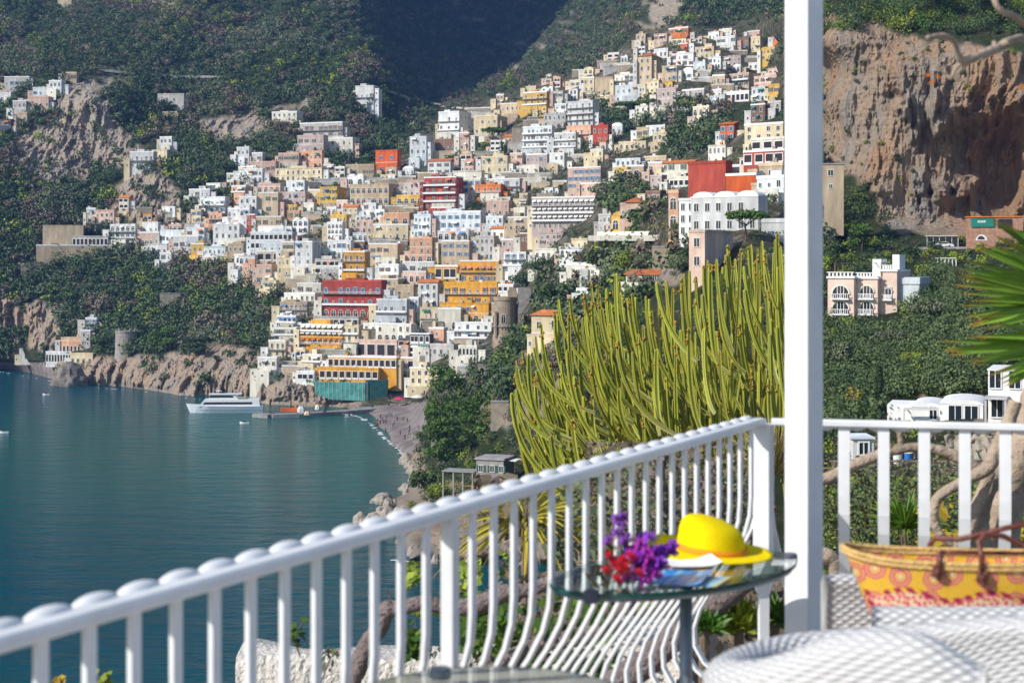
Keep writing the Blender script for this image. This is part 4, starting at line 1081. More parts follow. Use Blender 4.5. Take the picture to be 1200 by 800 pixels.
D = 162.0; s = D / F
t = empty('house', P(1158, 492, D), -math.atan2(560, F) - math.radians(5), 'plain white house half hidden behind the palm fronds', 'house')
m = MB(); m.box(0, 46 * s, 0, 7, -4, 58 * s); m.build('wall', WM['W'], t)
m = MB(); m.box(-.1, 46 * s + .1, -.1, 7.1, 58 * s, 60 * s); m.build('roof', M_white, t)
m = MB(); m.box(-2 * s, 24 * s, -3, -.02, 27 * s, 29 * s); m.bar((0, -2.8, -1), (0, -2.8, 27 * s), .2, .2); m.bar((22 * s, -2.8, -1), (22 * s, -2.8, 27 * s), .2, .2); m.build('porch_roof', M_grey, t)
for px, z in ((8, 38), (30, 38), (10, 4)): put('window', window_mesh(1.05, 1.8, 'r', 'n'), t, (px * s, 0, z * s))

# small cottage on the promontory
D = 360.0; s = D / F
t = empty('cottage', P(558, 566, D), -math.atan2(-30, F) - math.radians(20), 'small stone cottage with three green windows among trees on the headland', 'cottage')
m = MB(); m.box(0, 34 * s, 0, 7, -6, 28 * s); m.build('wall', M_stone_g, t)
m = MB(); m.box(-.3, 34 * s + .3, -.3, 7.3, 28 * s, 28 * s + .4); m.build('roof', M_grey, t)
m = MB(); m.box(36 * s, 46 * s, 2, 6, 26 * s, 27 * s); m.build('awning', M_awn['w'], t)
for k in (6, 20, 31): put('window', window_mesh(.9, 1.4, 'r', 'g'), t, (k * s, 0, 14 * s))
m = MB(); m.box(-44 * s, -3 * s, 0, 5, 12*s, 13.2 * s)
for k in (-43, -30, -18, -6): m.box(k * s, k * s + .3, .2, .5, -4, 12 * s)
m.build('porch', M_grey, t)

# tan house against the cliff foot, right of the pillar
D = 398.0; s = D / F
t = empty('house', P(952, 238, D), -math.atan2(370, F), 'tan house with two small windows against the cliff just right of the pillar', 'house')
m = MB(); m.box(0, 36 * s, 0, 7, -8, 45 * s); m.build('wall', WM['B'], t)
m = MB(); m.box(-.2, 36 * s + .2, -.2, 7.2, 45 * s, 46.5 * s); m.build('roof', M_grey, t)
put('window', window_mesh(1.2, 1.4, 'r', 'w'), t, (21 * s, 0, 32 * s)); put('window', window_mesh(.75, 1.0, 'r', 'n'), t, (21 * s, 0, 17 * s))

# brick building with the green sign, glass kiosk and cars on the road below the cliff
D = 372.0; s = D / F
t = empty('brick_building', P(1132, 292, D), -math.atan2(560, F), 'brick building with a yellow topped terrace and green sign under the cave', 'building')
m = MB(); m.box(0, 64 * s, 0, 8, -6, 36 * s); m.build('wall', mat('brick', (.40, .22, .15), .9, .4, 1.2, .5, 6), t)
m = MB(); m.box(-.2, 64 * s, -.2, 8, 37 * s, 38.3 * s); m.build('roof', M_awn['o'], t)
m = MB(); m.prism(arch_poly(11 * s, 24 * s, 10 * s, 17 * s), -.1, .1); m.build('arched_window', M_white, t)
m = MB(); m.prism(arch_poly(13 * s, 21 * s, 11.5 * s, 15.5 * s), -.2, .0); m.build('window', M_glass, t)
m = MB(); m.box(36*s, 52*s, -.06, .1, 24*s, 35*s); m.build('opening_shade', M_dark, t)  # dark slab painted as the shade inside
sg = empty('sign', P(1138, 266, D - .6), -math.atan2(560, F), 'green sign board with a white line of lettering on the brick building', 'sign')
m = MB(); m.box(0, 26 * s, 0, .15, 0, 10 * s); m.build('board', mat('sign_green', (.01, .20, .15), .5, .1), sg)
m = MB()
for i in range(9): m.box(7.2 * s + i * 1.05 * s, 7.2 * s + i * 1.05 * s + .7 * s, -.05, 0, 5 * s, 7.4 * s)
m.build('lettering', M_white, sg)
D = 378.0; s = D / F
t = empty('kiosk', P(1086, 294, D), -math.atan2(490, F), 'glazed roadside kiosk with a flat roof below the cliff', 'kiosk')
m = MB(); m.box(-6 * s, 40 * s, -3, 6, -2.5, 0); m.box(-14 * s, 44 * s, -3.2, -3, -.6, .9); m.build('platform', M_grey, t)
m = MB()
for i in range(6): m.box(i * 7 * s, i * 7 * s + .15, 0, .15, 0, 17 * s)
m.box(-.3, 35.5 * s, -.4, 5, 17 * s, 18 * s); m.build('frame', M_rail, t)
m = MB(); m.box(0, 35 * s, .9, 1.0, 0, 17 * s); m.build('pane', M_glass, t)

def car(px, py, D, c, label, rz, L=4.2):
    t = empty('parked_car', P(px, py, D), rz, label, 'car', 'cars on the coast road')
    b = mat('car_paint', c, .3, .05, spec=.5)
    m = MB(); hl = L / 2
    prof = [(-hl, .35), (-hl, .75), (-hl + .15, .9), (-hl + .7, .95), (-hl + 1.25, 1.42), (.75, 1.45), (1.35, .98), (hl - .15, .85), (hl, .6), (hl, .35)]
    m.prism(prof, -.85, .85); m.build('body', b, t)
    m = MB(); m.prism([(-hl + .85, .97), (-hl + 1.3, 1.36), (.7, 1.38), (1.2, .98)], -.87, .87); m.build('window', M_glass, t)
    for x in (-1.25, 1.3):
        for y in (-.8, .8):
            w = MB(); w.lathe([(.28, -.1), (.32, -.06), (.32, .06), (.28, .1)], 14); o = w.build('wheel', M_dark, t); o.location = (x, y, .32); o.rotation_euler = (math.pi / 2, 0, 0)
car(1106, 290.5, 376.5, (.7, .7, .7), 'white car on the road in front of the glazed kiosk', -.3, 4.6)
car(1176, 308, 356, (.05, .06, .12), 'dark blue car on the road behind the palm fronds', -.4)
car(1032, 300, 385, (.3, .04, .03), 'dark red car on the road above the pink villa', -.2)
car(978, 312, 372, (.12, .14, .2), 'dark car parked above the pink villa beside the pillar', -.3)
t = empty('terrace_pergola', P(1098, 318, 330), -.25, 'small white pergola terrace above the olive slope', 'pergola')
s = 330 / F
m = MB()
for i in range(6): m.box(i * 4.2 * s, i * 4.2 * s + .2, 0, .2, 0, 15 * s)
m.box(-.3, 22 * s, -.2, 3, 15 * s, 16 * s); m.build('frame', M_white, t)
m = MB(); m.box(-.5, 23 * s, -.4, 4, -2.5, 0); m.build('base', WM['E'], t)

# ------------------------------------------------------------------ waterfront: netting, quay, ferry, boats, beach life
M_net = mat('green_netting', (0.09, 0.36, 0.32), .9, .55, .35)
D = 676.0; s = D / F
t = empty('scaffold', P(370, 462, D), 0.02, 'low scaffold wrapped in green netting under the waterfront hotel', 'scaffold')
m = MB(); m.prism([(0, 0 * s), (18 * s, -6 * s), (58 * s, -8*s), (58 * s, 13 * s), (8 * s, 14 * s), (-3 * s, 15 * s)], 0, 4); m.build('netting', M_net, t)
m = MB()
for i in range(13): m.box(i * 5 * s - .08, i * 5 * s + .08, -.1, .06, -7 * s, 15 * s)
m.build('pole', M_rail, t)
m = MB(); m.box(58 * s + .05, 84 * s, .5, 6, -14 * s, 16 * s); m.build('dark_netting', mat('dark_green_netting', (.02, .075, .075), .9, .4, .5), t)
quay = MB()
pts = [(300, 484), (318, 485), (350, 484), (400, 481), (440, 478), (470, 474)]
for p, q in zip(pts[:-1], pts[1:]):
    a = P(*p, (HC - 1.4) * F / (p[1] - HY)); b = P(*q, (HC - 1.4) * F / (q[1] - HY)); a.z = b.z = 0.4
    quay.bar(a, b, 5, 2.0)
o = quay.build('quay', M_grey); tag(o, kind='structure')
zq = 1.4
def at_z(px, py, z): return P(px, py, (HC - z) * F / (py - HY))

def ferry():
    D = 114000 / (483.5 - HY); s = D / F
    t = empty('ferry', Vector(((218 - CX) * s, D, 0)), math.radians(4), 'white two-deck passenger ferry with dark window bands heading left past the rocks', 'ferry')
    L = 90 * s; B = 6.5
    st = [(0, .05, 3.7), (.06, .35, 3.5), (.16, .75, 3.2), (.3, 1, 2.9), (.7, 1, 2.7), (1, .92, 2.7)]
    vs = []; fs = []
    for x, b, h in st:
        y = b * B / 2
        vs += [(x * L + (0.06 * L * (1 - x) ** 3), 0 - y * .55, -.6), (x * L, -y, h), (x * L, y, h), (x * L + (0.06 * L * (1 - x) ** 3), y * .55, -.6)]
    for i in range(len(st) - 1):
        o = i * 4
        for a, b in ((0, 1), (1, 2), (2, 3), (3, 0)): fs.append((o + a, o + b, o + 4 + b, o + 4 + a))
    fs += [(0, 3, 2, 1), (20, 21, 22, 23)]
    m = MB(); m.add(vs, fs); m.build('hull', mat('hull_white', (.66, .72, .76), .35, .06, spec=.5), t)
    m = MB(); m.bar((.2 * L, -B/2 - .06, 1.2), (L, -B/2 - .06, 1.1), .1, .25); m.build('stripe', M_shut_b, t)
    def slant(x0, x1, k0, k1, z0, z1, y):
        q = MB(); vs = [(x0, -y, z0), (x1, -y, z0), (x1, y, z0), (x0, y, z0), (x0 + k0, -y, z1), (x1 - k1, -y, z1), (x1 - k1, y, z1), (x0 + k0, y, z1)]
        q.add(vs, [(0,3,2,1),(4,5,6,7),(0,1,5,4),(1,2,6,5),(2,3,7,6),(3,0,4,7)]); return q
    wht = mat('deckhouse_white', (.76, .77, .77), .35, .05, spec=.5)
    slant(.17 * L, .96 * L, 2.4, .3, 2.7, 5.5, 2.7).build('deckhouse', wht, t)
    slant(.225 * L, .86 * L, .75, 0, 3.5, 4.4, 2.76).build('window_band', M_glass, t)
    slant(.29 * L, .68 * L, 1.6, 1.2, 5.5, 7.4, 2.4).build('wheelhouse', wht, t)
    slant(.31 * L, .62 * L, .7, .4, 6.2, 7.0, 2.46).build('window_band', M_glass, t)
    m = MB(); m.box(.3 * L, .72 * L, -2.8, 2.8, 7.4, 7.6); m.build('roof', wht, t)
    m = MB()
    for i in range(12):
        x = (.68 + .28 * i / 11) * L; m.box(x - .04, x + .04, -2.6, -2.52, 5.5, 6.5)
    m.box(.68 * L, .96 * L, -2.6, -2.52, 6.45, 6.55); m.build('railing', M_white, t)
    m = MB(); m.bar((.42 * L, 0, 7.6), (.42 * L, 0, 9.6), .15, .15); m.box(.38 * L, .46 * L, -.6, .6, 8.6, 8.8); m.build('mast', M_white, t)
ferry()
def boat(x, y, L, label, c=(.75, .75, .75), rz=0.1, grp=None):
    D = HC * F / (y - HY)
    t = empty('small_boat', Vector(((x - CX) / F * D, D, 0)), rz, label, 'boat', grp)
    m = MB(); st = [(0, .05, .9), (.2, .7, .75), (.5, 1, .65), (1, .85, .65)]; vs = []; fs = []
    for u, b, h in st:
        yb = b * L * .17; vs += [(u * L, -yb * .6, -.2), (u * L, -yb, h), (u * L, yb, h), (u * L, yb * .6, -.2)]
    for i in range(3):
        o = i * 4
        for a, b in ((0, 1), (1, 2), (2, 3), (3, 0)): fs.append((o + a, o + b, o + 4 + b, o + 4 + a))
    fs += [(0, 3, 2, 1), (12, 13, 14, 15)]
    m.add(vs, fs); m.build('hull', mat('boat_hull', c, .4, .1), t)
    m = MB(); m.box(L * .35, L * .6, -L * .1, L * .1, .6, 1.2); m.build('cabin', M_glass, t)
boat(281, 496.5, 3.4, 'tiny white dinghy on the water in front of the ferry')
boat(-1, 507.5, 3.2, 'tiny white boat cut by the left edge of the sea')
boat(50, 463, 3.0, 'tiny pale boat on the sea below the left headland')
boat(404, 489, 3.6, 'small grey boat by the quay near the beach', (.3, .32, .34))
# cargo on the quay end
t = empty('mast_boat', at_z(341, 482.5, zq), 0, 'orange boat with a tall dark mast on the quay end', 'boat')
m = MB(); m.box(-4, 5, -1.2, 1.2, .2, 1.6); m.build('hull', WM['X'], t)
m = MB(); m.box(-.2, .2, -.2, .2, 0, 8.5); m.build('mast', M_dark, t)
for px, py, c, w, h, lab in [(348, 478, 'Y', 1.3, 2.6, 'yellow bundle on the quay end'), (353, 479, 'L', 2.6, 2.4, 'pale blue covered load on the quay end'), (360, 482, 'P', 2.0, 1.4, 'pink covered load on the quay edge'), (372, 476, 'E', 1.6, 2.0, 'off-white kiosk box on the quay'), (380, 479, 'D', 1.2, 4.0, 'dark grey doorway box against the quay rocks')]:
    o = empty('quay_load', at_z(px, py + 4, zq), .2, lab, 'cargo'); m = MB()
    m.lathe([(w * .62, 0), (w * .6, h * .6), (w * .35, h)], 6); m.build('cover', WM[c], o); m = MB(); m.box(-w*.7, w*.7, -w*.5, w*.5, -.2, .1); m.build('pallet', M_wood, o)

# people on the gravel beach
M_cloth = [mat('clothing', c, .9, .1) for c in ((.03, .03, .045), (.05, .05, .08), (.10, .05, .05), (.30, .30, .31), (.06, .09, .18))]
M_skin = mat('skin', (.45, .27, .19), .7, .1)
def person_mesh(cm):
    bm = bmesh.new(); vs = {}
    J = {'pel': (0, 0, .92, .17), 'ch': (0, 0, 1.28, .19), 'nk': (0, 0, 1.48, .07), 'hd': (0, 0, 1.64, .12), 'tp': (0, 0, 1.72, .09),
         'lk': (-.11, -.02, .5, .09), 'lf': (-.13, .02, .05, .06), 'rk': (.11, .04, .5, .09), 'rf': (.13, -.04, .05, .06),
         'ls': (-.22, 0, 1.4, .07), 'le': (-.27, .02, 1.12, .055), 'lh': (-.27, -.06, .86, .045), 'rs': (.22, 0, 1.4, .07), 're': (.28, 0, 1.12, .055), 'rh': (.27, -.08, .88, .045)}
    me = bpy.data.meshes.new('person')
    keys = list(J); ed = [('pel','ch'),('ch','nk'),('nk','hd'),('hd','tp'),('pel','lk'),('lk','lf'),('pel','rk'),('rk','rf'),('ch','ls'),('ls','le'),('le','lh'),('ch','rs'),('rs','re'),('re','rh')]
    me.from_pydata([J[k][:3] for k in keys], [(keys.index(a), keys.index(b)) for a, b in ed], [])
    o = bpy.data.objects.new('person', me); col.objects.link(o)
    md = o.modifiers.new('skin', 'SKIN')
    for i, k in enumerate(keys):
        me.skin_vertices[0].data[i].radius = (J[k][3], J[k][3]); me.skin_vertices[0].data[i].use_root = (k == 'pel')
    dg = bpy.context.evaluated_depsgraph_get()
    m2 = bpy.data.meshes.new_from_object(o.evaluated_get(dg))
    bpy.data.objects.remove(o)
    m2.materials.clear(); m2.materials.append(cm); m2.materials.append(M_skin)
    for p in m2.polygons:
        if p.center.z > 1.52 or (abs(p.center.x) > .2 and p.center.z < 1.1): p.material_index = 1
    return m2
PM = [person_mesh(c) for c in M_cloth]
rr = random.Random(5)
for i in range(46):
    if i < 26: px = rr.gauss(446, 9); py = rr.gauss(497, 4)
    else: px = rr.uniform(425, 494); py = rr.uniform(482, 516)
    if not inpoly(np.array([px]), np.array([py]), [(420,480),(494,476),(494,515),(486,520),(470,515),(445,503),(428,490)])[0]: continue
    o = bpy.data.objects.new('person', rr.choice(PM)); col.objects.link(o)
    o.location = P(px, py, Dat(px, py) - .5); o.rotation_euler = (0, 0, rr.uniform(0, 6.28))
    tag(o, 'standing person in casual clothes among the people scattered over the gravel beach', 'person', 'people on the gravel beach')
for px, py, c, lab in [(468, 474, 'P', 'pink beach umbrella at the back of the gravel beach'), (489, 472, 'W', 'white market umbrella beside the beach pines'), (480, 471, 'W', 'white canopy on posts behind the beach')]:
    t = empty('parasol', P(px, py, Dat(px, py + 1) - 2), 0, lab, 'umbrella')
    m = MB(); m.tube([(0, 0, -1), (0, 0, 3)], .08, 6); m.build('pole', M_rail, t)
    m = MB(); m.lathe([(2.6, 2.2), (1.3, 2.8), (.05, 3.2)], 8); m.build('canopy', mat('parasol_cloth', (.6, .03, .12) if c == 'P' else (.75, .75, .73), .9, .1), t)
# surf: broken line of foam along the beach
m = MB(); rr = random.Random(9)
edge = [(398, 484), (412, 485.5), (424, 489), (436, 497), (444, 505), (452, 513), (462, 520.5), (470, 528), (477, 537), (480, 546)]
for (x0, y0), (x1, y1) in zip(edge[:-1], edge[1:]):
    for k in range(11):
        u = rr.random(); px = x0 + (x1 - x0) * u + rr.uniform(-1.2, 1.2) - 1.0; py = y0 + (y1 - y0) * u + rr.uniform(-.5, .5) + .3
        p = at_z(px, py, .12); a = rr.uniform(.25, 1.2); b = a * rr.uniform(.8, 2.6); th = rr.uniform(-.3, .3)
        nn = 9
        vs = [(p.x + math.cos(q + th) * a * rr.uniform(.6, 1.2), p.y + math.sin(q) * b * rr.uniform(.6, 1.2), .12 + rr.uniform(0, .1)) for q in np.linspace(0, 2 * math.pi, nn, endpoint=False)]
        c = (p.x, p.y, .3)
        m.add(vs + [c], [(i, (i + 1) % nn, nn) for i in range(nn)])
for (x0, y0), (x1, y1) in [((-10, 433), (20, 438)), ((20, 438), (62, 446)), ((462, 655), (480, 657)), ((100, 452), (180, 459)), ((200, 463), (300, 475))]:
    for k in range(10):
        u = rr.random(); px = x0 + (x1 - x0) * u; py = y0 + (y1 - y0) * u + .8
        p = at_z(px, py, .12); a = rr.uniform(.3, 1.1); nn = 8
        vs = [(p.x + math.cos(q) * a * rr.uniform(.6, 1.2), p.y + math.sin(q) * a * rr.uniform(.6, 1.2), .12) for q in np.linspace(0, 2 * math.pi, nn, endpoint=False)]
        m.add(vs + [(p.x, p.y, .25)], [(i, (i + 1) % nn, nn) for i in range(nn)])
o = m.build('surf_foam', mat('foam', (.48, .52, .53), .8, .1)); tag(o, 'white surf foam breaking along the gravel beach', 'surf', kind='stuff')

# ------------------------------------------------------------------ boulders at the promontory's foot
M_rock = stone_mat('sea_rock', (.36, .31, .26), .35, .4)
M_rock_d = stone_mat('dark_sea_rock', (.20, .175, .15), .35, .5)
def boulder(px, py, w, h, label, seed, flat=1.0, grp=None, mt=None):
    D = 114000 / (py - HY) ; s = D / F
    bm = bmesh.new(); bmesh.ops.create_icosphere(bm, subdivisions=4, radius=1)
    for v in bm.verts:
        c = v.co.normalized()
        k = .72 + .55 * float(fbm(c.x * 1.5 + seed, c.y * 1.5, c.z * 1.5, 3, seed)) * 1.0 - .12 * abs(math.sin(6 * c.x + seed) * math.cos(5 * c.z))
        p = max(abs(c.x), abs(c.y), abs(c.z)); k *= 1 + .25 * (1 / p - 1) * -1 + .2
        v.co = Vector((c.x * w / 2 * s, c.y * w / 2 * s, c.z * h * s * flat)) * k
    me = bpy.data.meshes.new('sea_rock'); bm.to_mesh(me); bm.free(); me.materials.append(mt or M_rock)
    o = bpy.data.objects.new('sea_rock', me); col.objects.link(o); o.location = (((px - CX) * s), D + 2, 0)
    tag(o, label, 'rock', grp); return o
boulder(448, 590, 26, 9, 'flat topped square rock jutting into the sea from the headland', 3)
boulder(421, 616, 16, 12, 'pointed pale rock farthest out in the water, just above the railing', 8)
boulder(436, 618, 20, 14, 'second pale rock from the water end of the row above the railing', 12)
boulder(454, 614, 22, 15, 'larger pale rock joining the row to the headland', 17)
boulder(470, 620, 30, 22, 'broad rock against the headland foot behind the railing', 21)
boulder(82, 452, 36, 24, 'dark shrub-topped rock stack between the small beach and the headland', 31, mt=M_rock_d)
rr = random.Random(12)
for i in range(34):
    u = rr.random()
    e = [(477, 542), (483, 556), (478, 570), (466, 584), (452, 596), (446, 606), (458, 620), (470, 636), (480, 655), (520, 660), (560, 664)]
    k = u * (len(e) - 1); j = min(int(k), len(e) - 2); f = k - j
    boulder(e[j][0] * (1 - f) + e[j+1][0] * f + rr.uniform(-2, 5), e[j][1] * (1 - f) + e[j+1][1] * f + rr.uniform(-2, 3), rr.uniform(6, 16), rr.uniform(4, 11), 'weathered tan rock among the tumbled rocks at the foot of the headland', 40 + i, grp='tumbled rocks at the headland foot')
# ------------------------------------------------------------------ vegetation
M_leaf = vcol_mat('foliage', .75, .12, .18)
M_leaf_far = vcol_mat('far_foliage', .85, .05, 0.0)
M_bark = mat('bark', (.16, .12, .09), .95, .35, 2.0, .8, 12)
PAL = {  # base, variation partner
 'dark': ((.030, .052, .026), (.056, .080, .034)), 'mid': ((.042, .070, .028), (.082, .112, .040)), 'olive': ((.066, .088, .046), (.135, .15, .085)),
 'bright': ((.085, .125, .02), (.21, .24, .032)), 'dry': ((.085, .066, .046), (.16, .13, .10)), 'grove': ((.060, .088, .034), (.115, .145, .062)), 'pine': ((.034, .072, .016), (.085, .135, .026)), 'yellow': ((.22, .15, .02), (.35, .24, .03))}
PAL = {k: (tuple(min(.5, c * 1.45) for c in a), tuple(min(.5, c * 1.45) for c in b)) for k, (a, b) in PAL.items()}
def cloud(C, R, n, size, pal, rng, shell=.55, lobes=None, jit=.6):
    """leaf quads spread through one crown made of several clumps; returns verts, quads, colours"""
    C = np.asarray(C, float); R = np.asarray(R, float)
    k = lobes or 7
    lc = rng.normal(size=(k, 3)); lc /= np.linalg.norm(lc, axis=1)[:, None] + 1e-9
    lc *= rng.uniform(.25, .78, (k, 1)); lc[:, 2] = np.abs(lc[:, 2]) * .9 - .18
    lr = rng.uniform(.3, .52, k)
    w = rng.integers(0, k, n)
    d = rng.normal(size=(n, 3)); d /= np.linalg.norm(d, axis=1)[:, None] + 1e-9
    rad = (shell + (1 - shell) * rng.random((n, 1)) ** .6)
    p = (lc[w] + d * lr[w][:, None] * rad)
    pos = C + p * R
    nrm = d + rng.normal(size=(n, 3)) * jit * .6 + np.array([0, 0, .25]); nrm /= np.linalg.norm(nrm, axis=1)[:, None] + 1e-9
    t1 = np.cross(nrm, rng.normal(size=(n, 3))); t1 /= np.linalg.norm(t1, axis=1)[:, None] + 1e-9
    t2 = np.cross(nrm, t1)
    sz = size * rng.uniform(.6, 1.35, (n, 1))
    a = t1 * sz * .5; b = t2 * sz * .42
    V = np.stack([pos - a - b * .5, pos + b * -.9 + a * .3, pos + a + b * .4, pos - a * .2 + b], 1).reshape(-1, 3)
    Q = np.arange(n * 4).reshape(-1, 4)
    c0, c1 = np.array(PAL[pal][0]), np.array(PAL[pal][1])
    lobe_t = rng.random(k)[w]
    t = np.clip(rng.random(n) * .38 + lobe_t * .62, 0, 1)[:, None]
    cc = (c0 * (1 - t) + c1 * t) * rng.uniform(.85, 1.15)
    return V, Q, np.repeat(cc, 4, 0)
def merge(parts):
    V = []; Q = []; Cc = []; o = 0
    for v, q, c in parts:
        V.append(v); Q.append(q + o); Cc.append(c); o += len(v)
    return np.concatenate(V), np.concatenate(Q), np.concatenate(Cc)
def house_hit(px, py, m=1.5):
    r = np.zeros(np.shape(px), bool)
    for hrec in HOUSES:
        r |= (px > hrec['x0'] - m) & (px < hrec['x1'] + m) & (py > hrec['y0'] - m) & (py < hrec['y1'] + 1)
    return r
rng = np.random.default_rng(3)
# far wood: single-mass cover of the mountainside
N = 34000
px = rng.uniform(-70, 965, N); py = rng.uniform(-75, 470, N)
TOWN = [(250,262),(330,180),(400,200),(470,190),(500,140),(560,120),(640,90),(690,85),(760,35),(830,30),(930,20),(930,300),(800,300),(690,290),(640,330),(610,400),(540,480),(360,470),(300,420),(330,340),(270,300),(180,300),(120,240)]
intown = inpoly(px, py, TOWN)
intown &= ~inpoly(px, py, [(690,118),(790,112),(850,128),(862,165),(790,192),(770,160),(690,142)]) & ~inpoly(px, py, [(690,205),(735,210),(765,225),(765,262),(690,262)]) & ~inpoly(px, py, [(800,272),(915,275),(915,320),(800,320)])
D_ = bil(GD, px, py); z_ = HC - (py - HY) / F * D_
rkv = bil(rks, px, py); bcv = bil(bch, px, py)
keep = (z_ > 4) & (bcv < .1) & ~house_hit(px, py) & (rng.random(N) > np.clip(rkv * 1.6 - .05, 0, .93)) & (~intown | (rng.random(N) < .55)) & (D_ > 380)
px, py, D_, z_, it = px[keep], py[keep], D_[keep], z_[keep], intown[keep]
zone = vnoise(px / 60, py / 40, 0 * px, 40); zone2 = vnoise(px / 35, py / 25, 0 * px, 41)
parts = []
for i in range(len(px)):
    D = D_[i]; s = D / F
    r = (2.2 + 4.6 * rng.random() ** 1.7) * (1.0 if not it[i] else .5) * (1 if D > 600 else .8)
    if rng.random() < .08: r *= 1.5
    u = rng.random()
    pal = 'dark' if u < .42 else 'mid' if u < .74 else 'olive' if u < .9 else 'dry'
    if zone[i] > .60 and u < .6: pal = 'dry' if zone2[i] > .5 else 'olive'
    if zone2[i] > .68 and u > .5: pal = 'bright' if u > .8 else 'mid'
    hgt = rng.uniform(.75, 1.25)
    c = P(px[i], py[i], D); 
    parts.append(cloud((c.x, c.y - r * .1, c.z + r * .45), (r, r, r * hgt), (int(44 + 7 * r) if D > 700 else 80) if not it[i] else 40, min(1.25, r * (.31 if D > 700 else .28)), pal, rng, lobes=6))
for hrec in HOUSES:                      # garden bushes at the feet of the houses
    for k in range(rng.integers(1, 4)):
        x = rng.uniform(hrec['x0'] - 2, hrec['x1'] + 2); y = hrec['y1'] + rng.uniform(-1.5, 1.5)
        hid = any(q is not hrec and q['x0'] < x < q['x1'] and q['y0'] - 1 < y < q['y1'] for q in HOUSES)
        if hid and rng.random() < .6: continue
        D = Dat(x, y) - 6; r = rng.uniform(.8, 1.9); c = P(x, y, D)
        parts.append(cloud((c.x, c.y, c.z + r * .2), (r * 1.3, r, r), 44, r * .34, ('dark', 'mid', 'mid', 'bright', 'olive')[rng.integers(5)], rng, lobes=6))
V, Q, C_ = merge(parts)
o = np_mesh('woodland', V, Q, M_leaf_far, C_)
tag(o, 'dense evergreen wood and scrub covering the mountainside around the town', 'woodland', kind='stuff')

# the slope of olive scrub on the right
parts = []
N = 1500
POL = [(958,330),(1000,372),(1060,350),(1090,318),(1140,322),(1210,330),(1260,330),(1260,470),(1165,470),(1150,465),(1040,500),(958,520)]
px = rng.uniform(950, 1260, N); py = rng.uniform(300, 520, N)
k = inpoly(px, py, POL); px, py = px[k], py[k]
for x, y in zip(px, py):
    if (1028 < x < 1168 and 466 < y) or (962 < x < 1062 and y < 384): continue
    if x > 1150 and 428 < y < 502: continue
    D = Dat(x, y); r = rng.uniform(1.3, 3.3)
    u = rng.random(); pal = 'grove' if u < .5 else 'dark' if u < .72 else 'mid' if u < .96 else 'bright'
    c = P(x, y, D); parts.append(cloud((c.x, c.y, c.z + r * .5), (r, r, r * rng.uniform(.9, 1.25)), int(110 + 50 * r), .36, pal, rng, lobes=9))
# cliff top and cliff foot scrub
for (n_, x0, x1, y0, y1, r0, r1, pals) in [(480, 955, 1255, -60, 42, 2, 4.5, ('dark', 'mid', 'mid', 'bright', 'pine')), (60, 955, 1040, 225, 300, 1.6, 3.4, ('mid', 'bright', 'dark', 'mid')), (130, 958, 1240, 45, 250, .5, 1.6, ('mid', 'bright', 'olive', 'dark')), (150, 965, 1250, 285, 322, .8, 2.2, ('mid', 'dark', 'bright'))]:
    for i in range(n_):
        x = rng.uniform(x0, x1); y = rng.uniform(y0, y1); r = rng.uniform(r0, r1)
        D = Dat(x, y)
        if y0 == 225 and y < 250 and x > 1015: continue
        if y0 == 45 and inpoly(np.array([x]), np.array([y]), CAVE)[0]: continue
        c = P(x, y, D); parts.append(cloud((c.x, c.y - r * .2, c.z + r * .5), (r, r, r * rng.uniform(.8, 1.3)), 170, .5 if r > 1.7 else .3, pals[rng.integers(len(pals))], rng, lobes=9))
# headland and garden scrub at middle distance
for (n_, x0, x1, y0, y1, r0, r1, pals, poly) in [
   (760, 485, 720, 425, 660, 1.0, 3.0, ('dark', 'mid', 'mid', 'olive', 'bright', 'dry'), [(495,500),(520,430),(600,430),(660,380),(720,380),(720,600),(640,650),(560,600),(505,590),(478,600),(480,560)]),
   (260, 680, 920, 225, 480, .9, 2.6, ('dark', 'mid', 'bright', 'mid', 'dry'), [(690,290),(800,285),(868,272),(916,270),(918,470),(700,470),(670,380)]),
   (40, 690, 770, 210, 262, 1.0, 2.2, ('dark', 'mid', 'bright'), [(690,215),(730,215),(765,225),(765,260),(690,260)]),
   (260, 955, 1255, 490, 640, .5, 1.5, ('olive', 'mid', 'dry', 'dark', 'dry', 'bright'), [(955,520),(1040,510),(1260,500),(1260,640),(955,640)]),
   (60, 165, 330, 320, 420, 1.4, 3, ('bright', 'mid'), [(165,330),(240,325),(320,340),(310,400),(200,400)])]:
    for i in range(n_):
        x = rng.uniform(x0, x1); y = rng.uniform(y0, y1)
        if not inpoly(np.array([x]), np.array([y]), poly)[0]: continue
        if house_hit(np.array([x]), np.array([y]))[0]: continue
        if 1030 < x < 1168 and 470 < y < 506 or (x > 1150 and 430 < y < 502): continue
        D = Dat(x, y); r = rng.uniform(r0, r1)
        if HC - (y - HY) / F * D < 3: continue
        c = P(x, y, D); parts.append(cloud((c.x, c.y - r * .2, c.z + r * .45), (r, r, r * rng.uniform(.8, 1.2)), 150, max(.16, r * .19), pals[rng.integers(len(pals))], rng, lobes=8))
V, Q, C_ = merge(parts)
o = np_mesh('scrub', V, Q, M_leaf, C_)
tag(o, 'olive and bay scrub covering the near slopes, cliff top and garden banks', 'scrub', kind='stuff')

